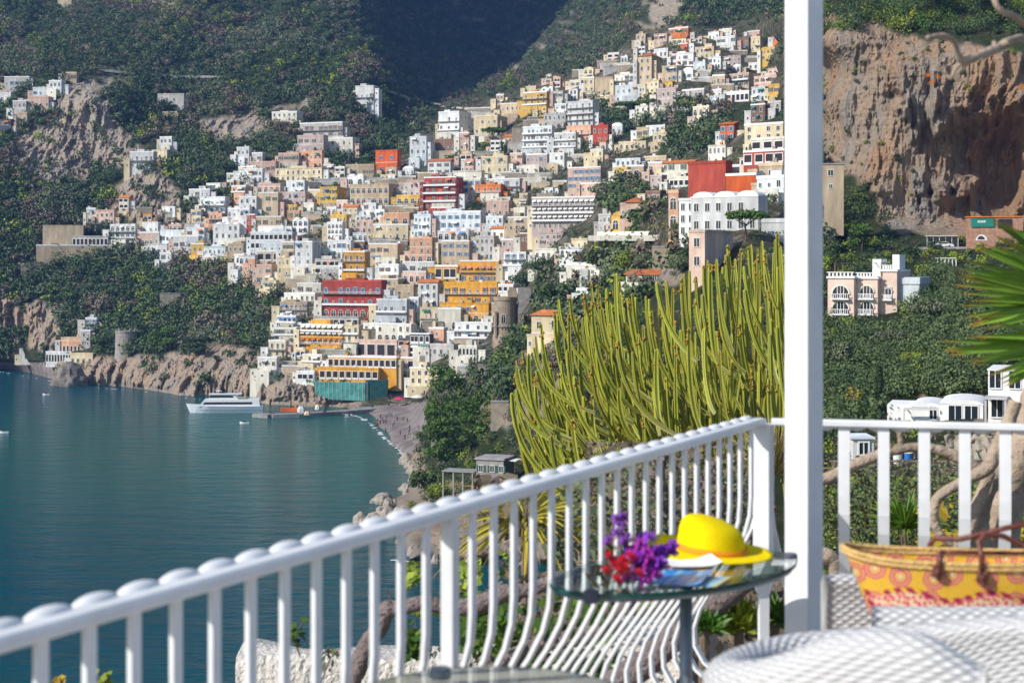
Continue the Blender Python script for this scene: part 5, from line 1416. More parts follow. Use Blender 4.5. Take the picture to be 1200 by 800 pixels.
# single trees one can point at
TREES = 0
def tree(name, px, base, top, wpx, pal, label, D=None, n=700, leaf=.5, form='round', grp=None, trunk=.25):
    if D is None: D = Dat(px, base) - 1
    s = D / F; h = (base - top) * s; w = wpx * s / 2
    rt = empty(name, P(px, base, D), rng.uniform(0, 6), label, 'tree', grp)
    parts = []
    if form == 'round':
        parts.append(cloud((0, 0, h * .62), (w, w, h * .42), n, leaf, pal, rng, lobes=14))
    elif form == 'umbrella':
        for i in range(16):
            a = rng.uniform(0, 6.28); q = math.sqrt(rng.random()) * .78
            parts.append(cloud((w * q * 1.1 * math.cos(a), w * q * 1.1 * math.sin(a), h * (.82 - .14 * q * q)), (w * .42, w * .42, h * .20), n // 16, leaf, pal, rng, lobes=6))
    elif form == 'column':
        parts.append(cloud((0, 0, h * .52), (w, w, h * .56), n, leaf, pal, rng, lobes=18))
    elif form == 'tier':
        for i in range(13):
            a = rng.uniform(0, 6.28); zz = rng.uniform(.3, .95); q = rng.uniform(.2, .75) * (1.15 - zz * .7)
            parts.append(cloud((w * q * math.cos(a), w * q * math.sin(a), h * zz), (w * .5, w * .5, h * .16), n // 13, leaf, pal, rng, lobes=6))
    V, Q, C_ = merge(parts); np_mesh('crown', V, Q, M_leaf, C_, parent=rt)
    m = MB()
    kx = rng.uniform(-.12, .12) * w
    fork = h * (.55 if form == 'umbrella' else .4)
    m.tube([(0, 0, -1.5), (kx * .5, 0, fork * .5), (kx, kx, fork)], [trunk * h * .07, trunk * h * .055, trunk * h * .045], 8)
    for i in range(7):
        a = 6.28 * i / 7 + rng.uniform(-.3, .3); e = rng.uniform(.4, .75) * w
        m.tube([(kx, kx, fork * rng.uniform(.75, 1)), (e * .5 * math.cos(a), e * .5 * math.sin(a), h * .62), (e * math.cos(a), e * math.sin(a), h * rng.uniform(.7, .85))], [trunk * h * .03, trunk * h * .02, trunk * h * .008], 5)
    m.build('trunk', M_bark, rt, smooth=True)
    return rt
tree('umbrella_pine', 874, 285, 243, 54, 'pine', 'flat crowned umbrella pine in front of the big white vaulted house', D=352, n=1600, leaf=.55, form='umbrella', trunk=.5)
tree('round_tree', 641, 366, 326, 36, 'mid', 'rounded light green tree right of the round tower', n=1100, leaf=.9)
tree('pine_tree', 530, 556, 428, 86, 'pine', 'tallest dark green pine standing behind the beach', D=470, n=3200, leaf=.85, form='tier')
tree('pine_tree', 520, 556, 490, 74, 'pine', 'lower broad pine overhanging the right end of the beach', D=425, n=2600, leaf=.75, form='tier')
tree('pine_tree', 556, 552, 466, 84, 'pine', 'wide pine behind the cottage, right of the beach pines', D=440, n=2600, leaf=.75, form='tier')
tree('pine_tree', 590, 520, 440, 60, 'dark', 'dark pine beside the left tips of the cactus', D=440, n=1800, leaf=.75, form='tier')
tree('round_tree', 497, 590, 545, 36, 'mid', 'bushy tree on the rocks at the water end of the headland', D=385, n=1200, leaf=.6)
tree('round_tree', 515, 597, 560, 34, 'bright', 'light green bush tree under the cottage porch', D=372, n=1000, leaf=.55)
tree('round_tree', 705, 330, 282, 44, 'dark', 'dark rounded tree under the left end of the viaduct', n=1200, leaf=.6)
tree('round_tree', 732, 332, 288, 34, 'bright', 'yellow green tree under the viaduct', n=1000, leaf=.5)
tree('round_tree', 757, 330, 290, 34, 'olive', 'grey green tree under the middle of the viaduct', n=1000, leaf=.5)
tree('round_tree', 792, 326, 296, 36, 'olive', 'grey green tree beside the pale pink flat house', n=1000, leaf=.5)
tree('round_tree', 632, 330, 300, 50, 'dark', 'dark broad tree above the rounded light green tree', n=1300, leaf=.9)
tree('round_tree', 612, 345, 316, 36, 'dark', 'dark tree between the golden hotels and the pediment house', n=1100, leaf=.9)
tree('umbrella_pine', 577, 168, 148, 34, 'pine', 'umbrella pine below the broad cream house high in town', n=900, leaf=1.2, form='umbrella', trunk=.6)
tree('umbrella_pine', 738, 136, 118, 40, 'pine', 'umbrella pine on the garden terrace below the upper village', n=900, leaf=1.1, form='umbrella', trunk=.6)
tree('umbrella_pine', 765, 136, 114, 30, 'mid', 'second umbrella pine right of the garden terrace pine', n=800, leaf=1.0, form='umbrella', trunk=.6)
tree('cypress_tree', 588, 184, 162, 6, 'dark', 'left of two thin cypresses below the broad cream house', n=300, leaf=.8, form='column')
tree('cypress_tree', 592, 186, 166, 5, 'dark', 'right of two thin cypresses below the broad cream house', n=300, leaf=.8, form='column')
tree('cypress_tree', 247, 290, 262, 7, 'dark', 'slim cypress among the white houses at the left of town', n=350, leaf=.8, form='column')
tree('cypress_tree', 260, 290, 270, 8, 'dark', 'shorter cypress right of the slim one at the left of town', n=350, leaf=.8, form='column')
tree('cypress_tree', 1029, 485, 418, 11, 'dark', 'tall dark cypress on the olive slope right of the pillar', n=1500, leaf=.35, form='column')
tree('autumn_tree', 1001, 490, 450, 22, 'yellow', 'small orange yellow tree on the olive slope right of the pillar', n=420, leaf=.3)
tree('round_tree', 1084, 436, 408, 56, 'bright', 'bright yellow green tree in the middle of the right slope', n=1700, leaf=.35)
tree('round_tree', 1110, 445, 418, 48, 'mid', 'green tree right of the bright yellow green one', n=1500, leaf=.35)
tree('olive_tree', 985, 440, 396, 46, 'olive', 'olive tree lowest on the slope beside the pillar', n=2000, leaf=.33)
tree('olive_tree', 1045, 420, 378, 56, 'olive', 'olive tree high on the slope below the pink villa', n=2200, leaf=.33)
tree('olive_tree', 1090, 385, 345, 60, 'olive', 'olive tree on the slope under the white pergola terrace', n=2200, leaf=.36)
tree('round_tree', 1010, 296, 262, 40, 'pine', 'green pine at the cliff foot above the pink villa', n=1500, leaf=.5, form='tier')
tree('round_tree', 975, 282, 240, 44, 'mid', 'light green tree at the cliff foot beside the pillar', n=1500, leaf=.5)
tree('round_tree', 1160, 26, -22, 70, 'dark', 'dark tree on the cliff top behind the bare branch', n=2000, leaf=.6)
tree('round_tree', 1095, 22, -18, 60, 'mid', 'green tree on the middle of the cliff top', n=1800, leaf=.6)
tree('round_tree', 195, 412, 380, 60, 'pine', 'broad pine on the headland right of the watch tower', n=1600, leaf=1.0, form='tier')
tree('round_tree', 230, 420, 395, 40, 'dark', 'dark pine near the headland rocks, farther right of the watch tower', n=1100, leaf=1.0, form='tier')
tree('round_tree', 120, 415, 388, 30, 'dark', 'dark tree left of the watch tower', n=900, leaf=1.0)
# ------------------------------------------------------------------ garden bank just outside the terrace
FLOOR = HC - 1.65
def bank_z(x, y):
    e = 17.5 + .25 * x
    z = 57.25 - .05 * (y - 6) - np.clip(y - e, 0, None) * .9 - np.clip(-(x + 1.0) + (y - 9.5) * .22, 0, None) * 1.2
    z = z - np.clip(y - 21 , 0, None) * .3
    return z + (fbm(x * .9, y * .9, 0 * x, 4, 60) - .5) * .5
xs = np.arange(-4, 15, .14); ys = np.arange(6.6, 34, .14)
BX, BY = np.meshgrid(xs, ys); BZ = bank_z(BX, BY)
idx = np.arange(BX.size).reshape(BX.shape)
Qb = np.stack([idx[:-1, :-1], idx[:-1, 1:], idx[1:, 1:], idx[1:, :-1]], -1).reshape(-1, 4)
o = np_mesh('garden_bank', np.stack([BX, BY, BZ], -1).reshape(-1, 3), Qb, mat('dry_garden_soil', (.14, .105, .07), .95, .5, 1.5, .9, 14), smooth=True); tag(o, kind='structure')
m = MB(); m.add([(-6, -3, FLOOR), (5, -3, FLOOR), (5, 5.95, FLOOR), (1.1, 6.45, FLOOR), (-1.05, 2.3, FLOOR), (-3.2, -2, FLOOR), (-6, -3, FLOOR - .5), (5, -3, FLOOR - .5), (5, 5.95, FLOOR - .5), (1.1, 6.45, FLOOR - .5), (-1.05, 2.3, FLOOR - .5), (-3.2, -2, FLOOR - .5)],
  [(0, 1, 2, 3, 4, 5), (11, 10, 9, 8, 7, 6), (0, 6, 7, 1), (1, 7, 8, 2), (2, 8, 9, 3), (3, 9, 10, 4), (4, 10, 11, 5), (5, 11, 6, 0)])
o = m.build('terrace_floor', mat('terrace_tiles', (.45, .38, .32), .7, .2, 2, .2, 8)); tag(o, kind='structure')
m = MB(); m.add([(-6, -3, FLOOR - .52), (5, -3, FLOOR - .52), (5, 6.3, FLOOR - .52), (1.1, 6.8, FLOOR - .52), (-1.4, 2.3, FLOOR - .52), (-6, -3, 40), (5, -3, 40), (5, 6.3, 40), (1.1, 6.8, 40), (-1.4, 2.3, 40)],
  [(0, 1, 2, 3, 4), (0, 5, 6, 1), (1, 6, 7, 2), (2, 7, 8, 3), (3, 8, 9, 4), (4, 9, 5, 0)])
o = m.build('terrace_base', M_wallst); tag(o, kind='structure')

# low white stone walls outside
def rough_wall(x0, y0, x1, y1, zt, zb, th, label, seed):
    a = Vector((x0, y0, 0)); b = Vector((x1, y1, 0)); d = (b - a); L = d.length; d /= L; nrm = Vector((-d.y, d.x, 0))
    prof = [(-.5, zb), (-.5, zt - .05), (-.42, zt), (0, zt + .02), (.42, zt), (.5, zt - .05), (.5, zb)]
    n = int(L / .06); vs = []; fs = []; k = len(prof)
    for i in range(n + 1):
        u = L * i / n
        for o_, z in prof:
            dz = (float(vnoise(u * 2.2, o_ * 3, 0, seed)) - .5) * .10 if z > zb else 0
            dn = (float(vnoise(u * 3, z * 5, 3, seed)) - .5) * .10
            p = a + d * u + nrm * (o_ * th + dn)
            vs.append((p.x, p.y, z + dz))
    for i in range(n):
        for j in range(k - 1): fs.append((i*k + j, i*k + j + 1, (i+1)*k + j + 1, (i+1)*k + j))
    fs += [tuple(range(k)), tuple(n*k + j for j in range(k - 1, -1, -1))]
    m = MB(); m.add(vs, fs); o = m.build('stone_wall', mat('white_limestone', (.62, .58, .52), .9, .25, 5, .8, 30)); autosmooth(o, 50); tag(o, label, 'wall')
rough_wall(-1.66, 10.0, .15, 10.0, 57.62, 56, .5, 'low whitish stone wall outside the railing above the sea', 71)
rough_wall(.33, 8.6, 1.0, 8.3, 58.08, 56, .7, 'sunlit white stone ledge behind the curved balusters under the table', 75)
rough_wall(1.25, 7.7, 1.75, 7.4, 57.7, 56, .5, 'short white stone kerb under the plants near the corner post', 77)

# ------------------------------------------------------------------ railing
M_paint = mat('white_railing_paint', (.69, .695, .70), .40, .14, 4, spec=.4)
UZ = HC - .627                     # underside of the top rail
NS, Rr = 0.1198, 0.03972           # baluster pitch, perspective rate
D0 = 2.714
A0 = Vector(((48 - CX) / F * D0, D0, 0)); D31 = D0 * (1 + 31 * Rr)
A1 = Vector(((867.5 - CX) / F * D31, D31, 0))
dirL = (A1 - A0).normalized(); pitch = (A1 - A0).length / 31; outL = Vector((-dirL.y, dirL.x, 0))   # outwards, to the sea
cor = A0 + dirL * pitch * 33.0
rl = empty('railing', (A0.x, A0.y, FLOOR), 0, 'white metal railing with bellied balusters and scalloped discs, running down the left over the sea', 'railing')
base = Vector((A0.x, A0.y, FLOOR))
BEL = [(0, 0), (.12, 0), (.26, 0), (.33, .005), (.40, .025), (.48, .068), (.56, .125), (.64, .185), (.72, .235), (.80, .262), (.87, .258), (.93, .22), (.98, .15), (1.0, .10)]
def bal_mesh(dir_, out, wa, wb, curve=True, L=1.02):
    m = MB(); pts = BEL if curve else [(0, 0), (1.0, 0)]
    rings = []
    for i, (t, o_) in enumerate(pts):
        p = out * o_ + Vector((0, 0, -t * L))
        j0 = max(0, i - 1); j1 = min(len(pts) - 1, i + 1)
        tg = (out * (pts[j1][1] - pts[j0][1]) + Vector((0, 0, -(pts[j1][0] - pts[j0][0]) * L))).normalized()
        nb = dir_.cross(tg).normalized()
        rings.append([p - dir_ * wa/2 - nb * wb/2, p + dir_ * wa/2 - nb * wb/2, p + dir_ * wa/2 + nb * wb/2, p - dir_ * wa/2 + nb * wb/2])
    vs = [q for r in rings for q in r]; fs = []
    for i in range(len(rings) - 1):
        for k in range(4): fs.append((i*4 + k, i*4 + (k+1) % 4, i*4 + 4 + (k+1) % 4, i*4 + 4 + k))
    fs += [(0, 3, 2, 1), tuple(len(vs) - 4 + k for k in range(4))]
    m.add(vs, fs)
    return m
bm_ = bal_mesh(dirL, outL, .027, .011).mesh('baluster', M_paint, fix=True)
for i in range(-4, 33):
    if i == 12: continue
    p = A0 + dirL * pitch * i + (dirL * .012 if i == 32 else Vector((0, 0, 0)))
    put('baluster', bm_, rl, (p.x - base.x, p.y - base.y, UZ - FLOOR + .004))
def obar(mb, a, b, w, h, ch=.006):
    """bar along a-b with eased edges"""
    a = Vector(a); b = Vector(b); d = (b - a).normalized(); sx = d.cross(Vector((0, 0, 1))).normalized(); uz = sx.cross(d)
    pr = [(-w/2 + ch, -h/2), (w/2 - ch, -h/2), (w/2, -h/2 + ch), (w/2, h/2 - ch), (w/2 - ch, h/2), (-w/2 + ch, h/2), (-w/2, h/2 - ch), (-w/2, -h/2 + ch)]
    vs = [a + sx * x + uz * z for x, z in pr] + [b + sx * x + uz * z for x, z in pr]
    fs = [tuple(range(8)), tuple(range(15, 7, -1))] + [(i, i + 8, (i + 1) % 8 + 8, (i + 1) % 8) for i in range(8)]
    mb.add(vs, fs)
zc = UZ - FLOOR + .014
s0 = A0 + dirL * pitch * -6
m = MB(); obar(m, (s0.x - base.x, s0.y - base.y, zc), (cor.x - base.x, cor.y - base.y, zc), .055, .028); m.build('top_rail', M_paint, rl)
m = MB(); q0 = s0 + outL * .10; q1 = cor + outL * .10; obar(m, (q0.x - base.x, q0.y - base.y, .05), (q1.x - base.x, q1.y - base.y, .05), .03, .02); m.build('bottom_rail', M_paint, rl)
# scalloped discs standing behind the rail
md = MB()
prof = [(math.sin(q) ** .8, math.cos(q)) for q in np.linspace(0.02, math.pi - .02, 10)]
for k, (r_, z_) in enumerate(prof): pass
dm = MB(); N_ = 20; vs = []; fs = []
for j, (r_, y_) in enumerate(prof):
    for k in range(N_):
        a = 2 * math.pi * k / N_
        p = dirL * (.0635 * r_ * math.cos(a)) + Vector((0, 0, .025 * r_ * math.sin(a))) + outL * (.026 * y_)
        vs.append(p)
for j in range(len(prof) - 1):
    for k in range(N_): fs.append((j*N_ + k, j*N_ + (k+1) % N_, (j+1)*N_ + (k+1) % N_, (j+1)*N_ + k))
fs += [tuple(range(N_)), tuple((len(prof)-1)*N_ + k for k in range(N_ - 1, -1, -1))]
dm.add(vs, fs); dme = dm.mesh('scallop_disc', M_paint, smooth=True, fix=True)
for i in range(-4, 33):
    p = A0 + dirL * pitch * (i + .5) + outL * .036
    put('scallop_disc', dme, rl, (p.x - base.x, p.y - base.y, zc + .001))
def post(parent, p, w, z0, z1, yaw, nm='post'):
    m = MB(); M = Matrix.Translation((p.x - base.x, p.y - base.y, 0)) @ Matrix.Rotation(yaw, 4, 'Z')
    m.box(-w/2, w/2, -w/2, w/2, z0, z1, 0, M); o = m.build(nm, M_paint, parent)
    bv = o.modifiers.new('bevel', 'BEVEL'); bv.width = .004; bv.segments = 2
    return o
yawL = math.atan2(dirL.y, dirL.x)
pp = A0 + dirL * pitch * 12
post(rl, pp, .036, 0.0, UZ - FLOOR + .001, yawL)
cp = A0 + dirL * pitch * 33.4
post(rl, cp, .066, .42, UZ - FLOOR + .002, yawL, 'corner_post')
m = MB(); M = Matrix.Translation((cp.x - base.x, cp.y - base.y, 0)) @ Matrix.Rotation(yawL - .9, 4, 'Z')
m.prism([(-.04, .419), (.04, .419), (.036, .40), (.02, .36), (.018, .0), (-.018, .0), (-.02, .36), (-.036, .40)], -.012, .012)
m.v = [tuple(M @ Vector(v)) for v in m.v]; m.build('post_foot', M_paint, rl)
for side_ in (-1, 1):                          # bellied ribbons fanning round the corner
    m = MB(); oo = (outL * .45 + Vector((side_ * .75, .35, 0))).normalized()
    b2 = bal_mesh(oo.cross(Vector((0, 0, 1))), oo, .036, .010)
    m.add([v + cp - base + Vector((0, 0, UZ - FLOOR)) if False else Vector(v) + Vector((cp.x - base.x + side_ * .02, cp.y - base.y, UZ - FLOOR)) for v in b2.v], b2.f); m.build('baluster', M_paint, rl)
# right-hand run
E1 = P(1200, 400, 6.05); e1 = Vector((E1.x, E1.y, 0))
dirR = (e1 - cor).normalized(); outR = Vector((-dirR.y, dirR.x, 0)); end = cor + dirR * 2.4
rr_ = empty('railing', (cor.x, cor.y, FLOOR), 0, 'white metal railing with wide flat balusters at the right, behind the straw bag', 'railing')
b0 = Vector((cor.x, cor.y, FLOOR))
m = MB(); obar(m, (.045 * dirR.x, .045 * dirR.y, zc), (end.x - b0.x, end.y - b0.y, zc), .05, .028); m.build('top_rail', M_paint, rr_)
m = MB(); obar(m, (.05 * dirR.x, .05 * dirR.y, .05), (end.x - b0.x, end.y - b0.y, .05), .03, .02); m.build('bottom_rail', M_paint, rr_)
bmr = bal_mesh(dirR, outR, .043, .012).mesh('baluster', M_paint, fix=True)
for i, px in enumerate([942, 989, 1035.5, 1083, 1130.5, 1178, 1225, 1272]):
    # intersection of the pixel's bearing with the run
    k = (px - CX) / F; t_ = (k * cor.y - cor.x) / (dirR.x - k * dirR.y); p = dirR * t_
    put('baluster', bmr, rr_, (p.x, p.y, UZ - FLOOR + .003))
for px in (966, 1002, 1030, 1056, 1094, 1150, 1200):
    k = (px - CX) / F; t_ = (k * cor.y - cor.x) / (dirR.x - k * dirR.y); p = dirR * t_ + outR * .045
    o = put('scallop_disc', dme, rr_, (p.x, p.y, zc - .012)); o.rotation_euler = (0, 0, math.atan2(dirR.y, dirR.x) - yawL); o.scale = (.72, .72, .85)

# pergola post
pd = 5.2; p = P(942, 400, pd)
t = empty('pergola_post', (p.x, p.y, FLOOR), math.radians(-44), 'thick square white pergola post rising past the top of the picture beside the table', 'post')
m = MB(); w = .089; m.box(-w/2, w/2, -w/2, w/2, 0, 3.2); o = m.build('shaft', M_paint, t); bv = o.modifiers.new('bevel', 'BEVEL'); bv.width = .004; bv.segments = 2
m = MB(); m.box(-.09, .09, -.09, .09, 0, .015); m.build('base_plate', M_paint, t)
m = MB(); m.box(-.06, .06, -2.4, 2.0, 3.2, 3.32); m.build('beam', M_paint, t)

# ------------------------------------------------------------------ table and what lies on it
TZ = HC - .88
TC = Vector((.475, 4.66, TZ))
def ell(a, k=1.0): return Vector((.475 + .372 * k * math.cos(a - math.radians(32)), 4.66 + .345 * k * math.sin(a), 0))
M_gl, nt, b = new_mat('green_glass'); b.inputs['Base Color'].default_value = (.80, .93, .90, 1); b.inputs['Transmission Weight'].default_value = 1.0; b.inputs['Roughness'].default_value = .01; b.inputs['IOR'].default_value = 1.5
M_glE, nt, b = new_mat('glass_edge'); b.inputs['Base Color'].default_value = (.012, .075, .06, 1); b.inputs['Roughness'].default_value = .12
M_met = mat('grey_metal', (.22, .25, .26), .35, .15, 8, metal=.6)
tb = empty('table', (TC.x, TC.y, FLOOR), 0, 'oval glass topped terrace table on a grey metal leg beside the railing, holding the hat', 'table')
ang = np.linspace(0, 2 * math.pi, 64, endpoint=False)
m = MB(); vs = [ell(a, .995) - Vector((TC.x, TC.y, 0)) + Vector((0, 0, TZ - FLOOR)) for a in ang]
m.add(vs + [v - Vector((0, 0, .010)) for v in vs], [tuple(range(64)), tuple(range(127, 63, -1))] ); m.build('glass_top', M_gl, tb)
m = MB(); vo = [ell(a, 1.0) - Vector((TC.x, TC.y, 0)) + Vector((0, 0, TZ - FLOOR - .0005)) for a in ang]; vi = [ell(a, .985) - Vector((TC.x, TC.y, 0)) + Vector((0, 0, TZ - FLOOR - .0005)) for a in ang]
dz = Vector((0, 0, .0105))
m.add(vo + [v - dz for v in vo], [(i, (i + 1) % 64, 64 + (i + 1) % 64, 64 + i) for i in range(64)])
m.build('glass_edge', M_glE, tb)
m = MB(); m.tube([ell(a, .95) - Vector((TC.x, TC.y, 0)) + Vector((0, 0, TZ - FLOOR - .018)) for a in np.linspace(0, 2 * math.pi, 65)], .0075, 8); m.build('rim_ring', M_met, tb)
m = MB(); m.tube([(.012, -.12, 0), (.012, -.12, TZ - FLOOR - .02)], .0185, 14); m.build('leg', M_met, tb, smooth=True)
m = MB(); m.lathe([(.2, 0), (.2, .015), (.04, .04), (.025, .08)], 28, (.012, -.12, 0)); m.build('foot', M_met, tb)
for a in np.linspace(0, 2 * math.pi, 4)[:3]:
    m = MB(); e = ell(a, .9) - Vector((TC.x, TC.y, 0)); m.bar((.012, -.12, TZ - FLOOR - .03), (e.x, e.y, TZ - FLOOR - .026), .02, .012); m.build('arm', M_met, tb)
for a in (math.radians(-104), math.radians(40), math.radians(150)):
    m = MB(); e = ell(a, 1.0) - Vector((TC.x, TC.y, 0)); m.lathe([(.018, -.026), (.021, -.018), (.021, .004), (.016, .008)], 18, (e.x * .985, e.y * .985, TZ - FLOOR)); m.build('clip', mat('clip_grey', (.10, .10, .13), .5, .1), tb, smooth=False)

# hat
def yel_mat():
    m, nt, b = new_mat('yellow_straw_felt'); L = nt.links.new
    tc = node(nt, 'ShaderNodeTexCoord'); w = node(nt, 'ShaderNodeTexNoise', Scale=220.0, Detail=2.0); L(tc.outputs['Object'], w.inputs['Vector'])
    w2 = node(nt, 'ShaderNodeTexWave', Scale=150.0, Distortion=1.0); w2.bands_direction = 'Z'; L(tc.outputs['Object'], w2.inputs['Vector'])
    r = node(nt, 'ShaderNodeValToRGB'); L(w.outputs['Fac'], r.inputs['Fac'])
    r.color_ramp.elements[0].position = .3; r.color_ramp.elements[0].color = (.72, .50, .0, 1); r.color_ramp.elements[1].position = .7; r.color_ramp.elements[1].color = (.86, .68, .004, 1)
    L(r.outputs['Color'], b.inputs['Base Color']); b.inputs['Roughness'].default_value = .85; b.inputs['Specular IOR Level'].default_value = .1
    bp = node(nt, 'ShaderNodeBump', Strength=.25); bp.inputs['Distance'].default_value = .002; L(w2.outputs['Fac'], bp.inputs['Height']); L(bp.outputs['Normal'], b.inputs['Normal'])
    return m
M_yel = yel_mat()
hx = P(833, 400, 4.86)
ht = empty('sun_hat', (hx.x, hx.y, TZ + .004), math.radians(8), 'bright yellow wide brimmed sun hat with an orange band lying on the glass table', 'hat')
ht.rotation_euler = (math.radians(4), math.radians(5), math.radians(8))
def crown(u, v):
    a = 2 * math.pi * u
    q = v * math.pi / 2
    prof_r = (1 - .16 * v) * max(0.0, 1 - v ** 5.5) ** .5 if v < 1 else 0
    x = .106 * prof_r * math.cos(a); y = .094 * prof_r * math.sin(a)
    z = .014 + .100 * (v ** .72)
    z += .020 * v * math.cos(a - 2.75) * prof_r           # the top leans up towards the back left
    x -= .012 * v                                          # and the whole crown leans a little
    dent = math.exp(-((a - math.pi * 1.18) / .35) ** 2) * math.sin(min(1, v * 1.1) * math.pi) * .010
    x -= dent * math.cos(a); y -= dent * math.sin(a)
    return (x, y, z)
m = MB(); m.grid(crown, 48, 22, wrapu=True); m.build('crown', M_yel, ht, smooth=True)
def brim(u, v):
    a = 2 * math.pi * u; r = .098 + .078 * v
    z = .016 + .008 * math.cos(a * 2 + 1.0) * v - .006 * v + .004 * math.sin(3 * a) * v + .006 * v * v
    return (r * 1.05 * math.cos(a), r * .96 * math.sin(a), z)
m = MB(); m.grid(brim, 64, 6, wrapu=True); o = m.build('brim', M_yel, ht, smooth=True); sd = o.modifiers.new('solid', 'SOLIDIFY'); sd.thickness = .003
m = MB(); m.grid(lambda u, v: (.1065 * 1.03 * math.cos(2*math.pi*u) * (1 - .02 * v), .1065 * .92 * math.sin(2*math.pi*u) * (1 - .02 * v), .013 + .022 * v), 48, 2, wrapu=True)
o = m.build('band', mat('orange_band', (.75, .27, .01), .8, .15, 40), ht, smooth=True); sd = o.modifiers.new('solid', 'SOLIDIFY'); sd.thickness = .002

def sheet(name, px0, px1, d0, d1, rz, mats, label, cat, z=.004, bend=.02, strips=None):
    c = P((px0 + px1) / 2, 400, (d0 + d1) / 2); w = (px1 - px0) / F * (d0 + d1) / 2; h = abs(d1 - d0)
    m = MB(); n = 10
    for i in range(n):
        x0 = -w/2 + w * i / n; x1 = x0 + w / n
        zz = lambda x: bend * ((x / w) ** 2 * 4) ** 1.5 * (1 if x > 0 else .25)
        mi = 0 if strips is None else strips[i % len(strips)]
        m.add([(x0, -h/2, zz(x0)), (x1, -h/2, zz(x1)), (x1, h/2, zz(x1)), (x0, h/2, zz(x0)), (x0, -h/2, zz(x0) - .0012), (x1, -h/2, zz(x1) - .0012), (x1, h/2, zz(x1) - .0012), (x0, h/2, zz(x0) - .0012)],
              [(0,1,2,3),(7,6,5,4),(0,4,5,1),(2,6,7,3)], mi)
    o = m.build(name, mats); o.location = (c.x, c.y, TZ + z); o.rotation_euler = (0, 0, rz); tag(o, label, cat); return o
M_paper = mat('white_paper', (.80, .80, .79), .6, .04, 8)
m_or = mat('orange_card', (.72, .42, .03), .6, .05)
sheet('greeting_card', 776, 838, 4.62, 4.80, .12, [M_paper], 'white folded card tucked under the front brim of the yellow hat', 'card', .016, .012)
sheet('envelope', 778, 834, 4.60, 4.72, .10, [m_or], 'thin orange edged card below the white one at the hat brim', 'card', .004, .002)
M_b1 = mat('blue_print', (.02, .28, .72), .35, .5, 22); M_b2 = mat('pale_blue_print', (.25, .55, .80), .35, .5, 18); M_b3 = mat('yellow_print', (.55, .50, .25), .4, .2, 18)
sheet('brochure', 768, 830, 4.40, 4.62, -.30, [M_b1, M_b2, M_b3], 'bright blue folded brochure on the table between flowers and hat', 'brochure', .006, .010, [1, 0, 0, 1, 0, 0, 0, 1, 0, 0])
sheet('brochure', 790, 850, 4.41, 4.56, -.42, [M_b2, M_b3, M_b1], 'second paler brochure with yellow edge sliding out from under the blue one', 'brochure', .003, .003, [0, 0, 1, 0, 2, 0, 1, 0, 0, 1])

# flowers
fl = empty('flower_bunch', P(737, 690, 4.40), 0, 'loose bunch of purple and red flowers lying on the near edge of the glass table', 'flowers')
fo = fl.location.copy(); fo.z = TZ + .004; fl.location = fo
def petals(cs, n, col_, size, nm):
    m = MB(); rr = random.Random(len(nm) * 7 + n)
    for c in cs:
        for k in range(n):
            ax = Vector((rr.gauss(0, 1), rr.gauss(0, 1), rr.gauss(0, 1) + .3)).normalized(); t1 = ax.orthogonal().normalized(); t2 = ax.cross(t1)
            a0 = rr.uniform(0, 6.28)
            for q in range(5):
                a = a0 + 6.283 * q / 5; d = (t1 * math.cos(a) + t2 * math.sin(a)); e = (t1 * -math.sin(a) + t2 * math.cos(a))
                p0 = Vector(c) + ax * size * .3 + Vector((rr.gauss(0, 1), rr.gauss(0, 1), rr.gauss(0, 1))) * 0
                s_ = size * rr.uniform(.8, 1.1)
                m.add([p0, p0 + d * s_ * .6 + e * s_ * .36 + ax * s_ * .2, p0 + d * s_ + ax * s_ * .28, p0 + d * s_ * .6 - e * s_ * .36 + ax * s_ * .2], [(0, 1, 2, 3)])
    return m.build(nm, mat('petal_' + nm, col_, .7, .35, 90), fl, fix=False)
k_ = 4.40 / F
def pp_(x, y, dy=0): return ((x - 737) * k_, dy, (690 - y) * k_)
rr = random.Random(4)
pts = [(rr.gauss(762, 11), rr.gauss(662, 12), rr.uniform(-.04, .06)) for i in range(40)] + [(rr.gauss(745, 10), rr.gauss(650, 8), rr.uniform(0, .05)) for i in range(9)] + [(rr.uniform(778, 790), rr.uniform(640, 656), .03) for i in range(5)]
for i, (x, y, d) in enumerate(pts): petals([pp_(x, min(y, 687), d)], 2, (.19, .03, .42) if i % 3 else (.36, .03, .36), .019, 'purple_blossom')
for i in range(14): petals([pp_(rr.uniform(708, 732), rr.uniform(610, 650), rr.uniform(0, .04))], 2, (.20, .05, .36), .013, 'purple_blossom')
for i in range(11): petals([pp_(rr.gauss(725, 10), rr.gauss(664, 8), rr.uniform(-.10, -.05))], 2, (.62, .015, .04), .021, 'red_blossom')
for i in range(7): petals([pp_(rr.gauss(733, 14), rr.gauss(672, 9), rr.uniform(-.06, 0))], 2, (.60, .12, .20), .014, 'pink_blossom')
for i in range(4): petals([pp_(rr.choice([711, 742, 720]) + rr.gauss(0, 4), rr.gauss(655, 14), -.02)], 1, (.72, .28, .06), .014, 'orange_blossom')
m = MB()
for i in range(16):
    x = rr.uniform(705, 775); y = rr.uniform(625, 675)
    m.tube([pp_(735 + rr.uniform(-20, 10), 688, .02), pp_((x + 735) / 2, (y + 690) / 2, .02), pp_(x, y, .02)], .0018, 5)
m.build('stem', mat('flower_stem', (.12, .14, .05), .8, .3), fl)
m = MB()
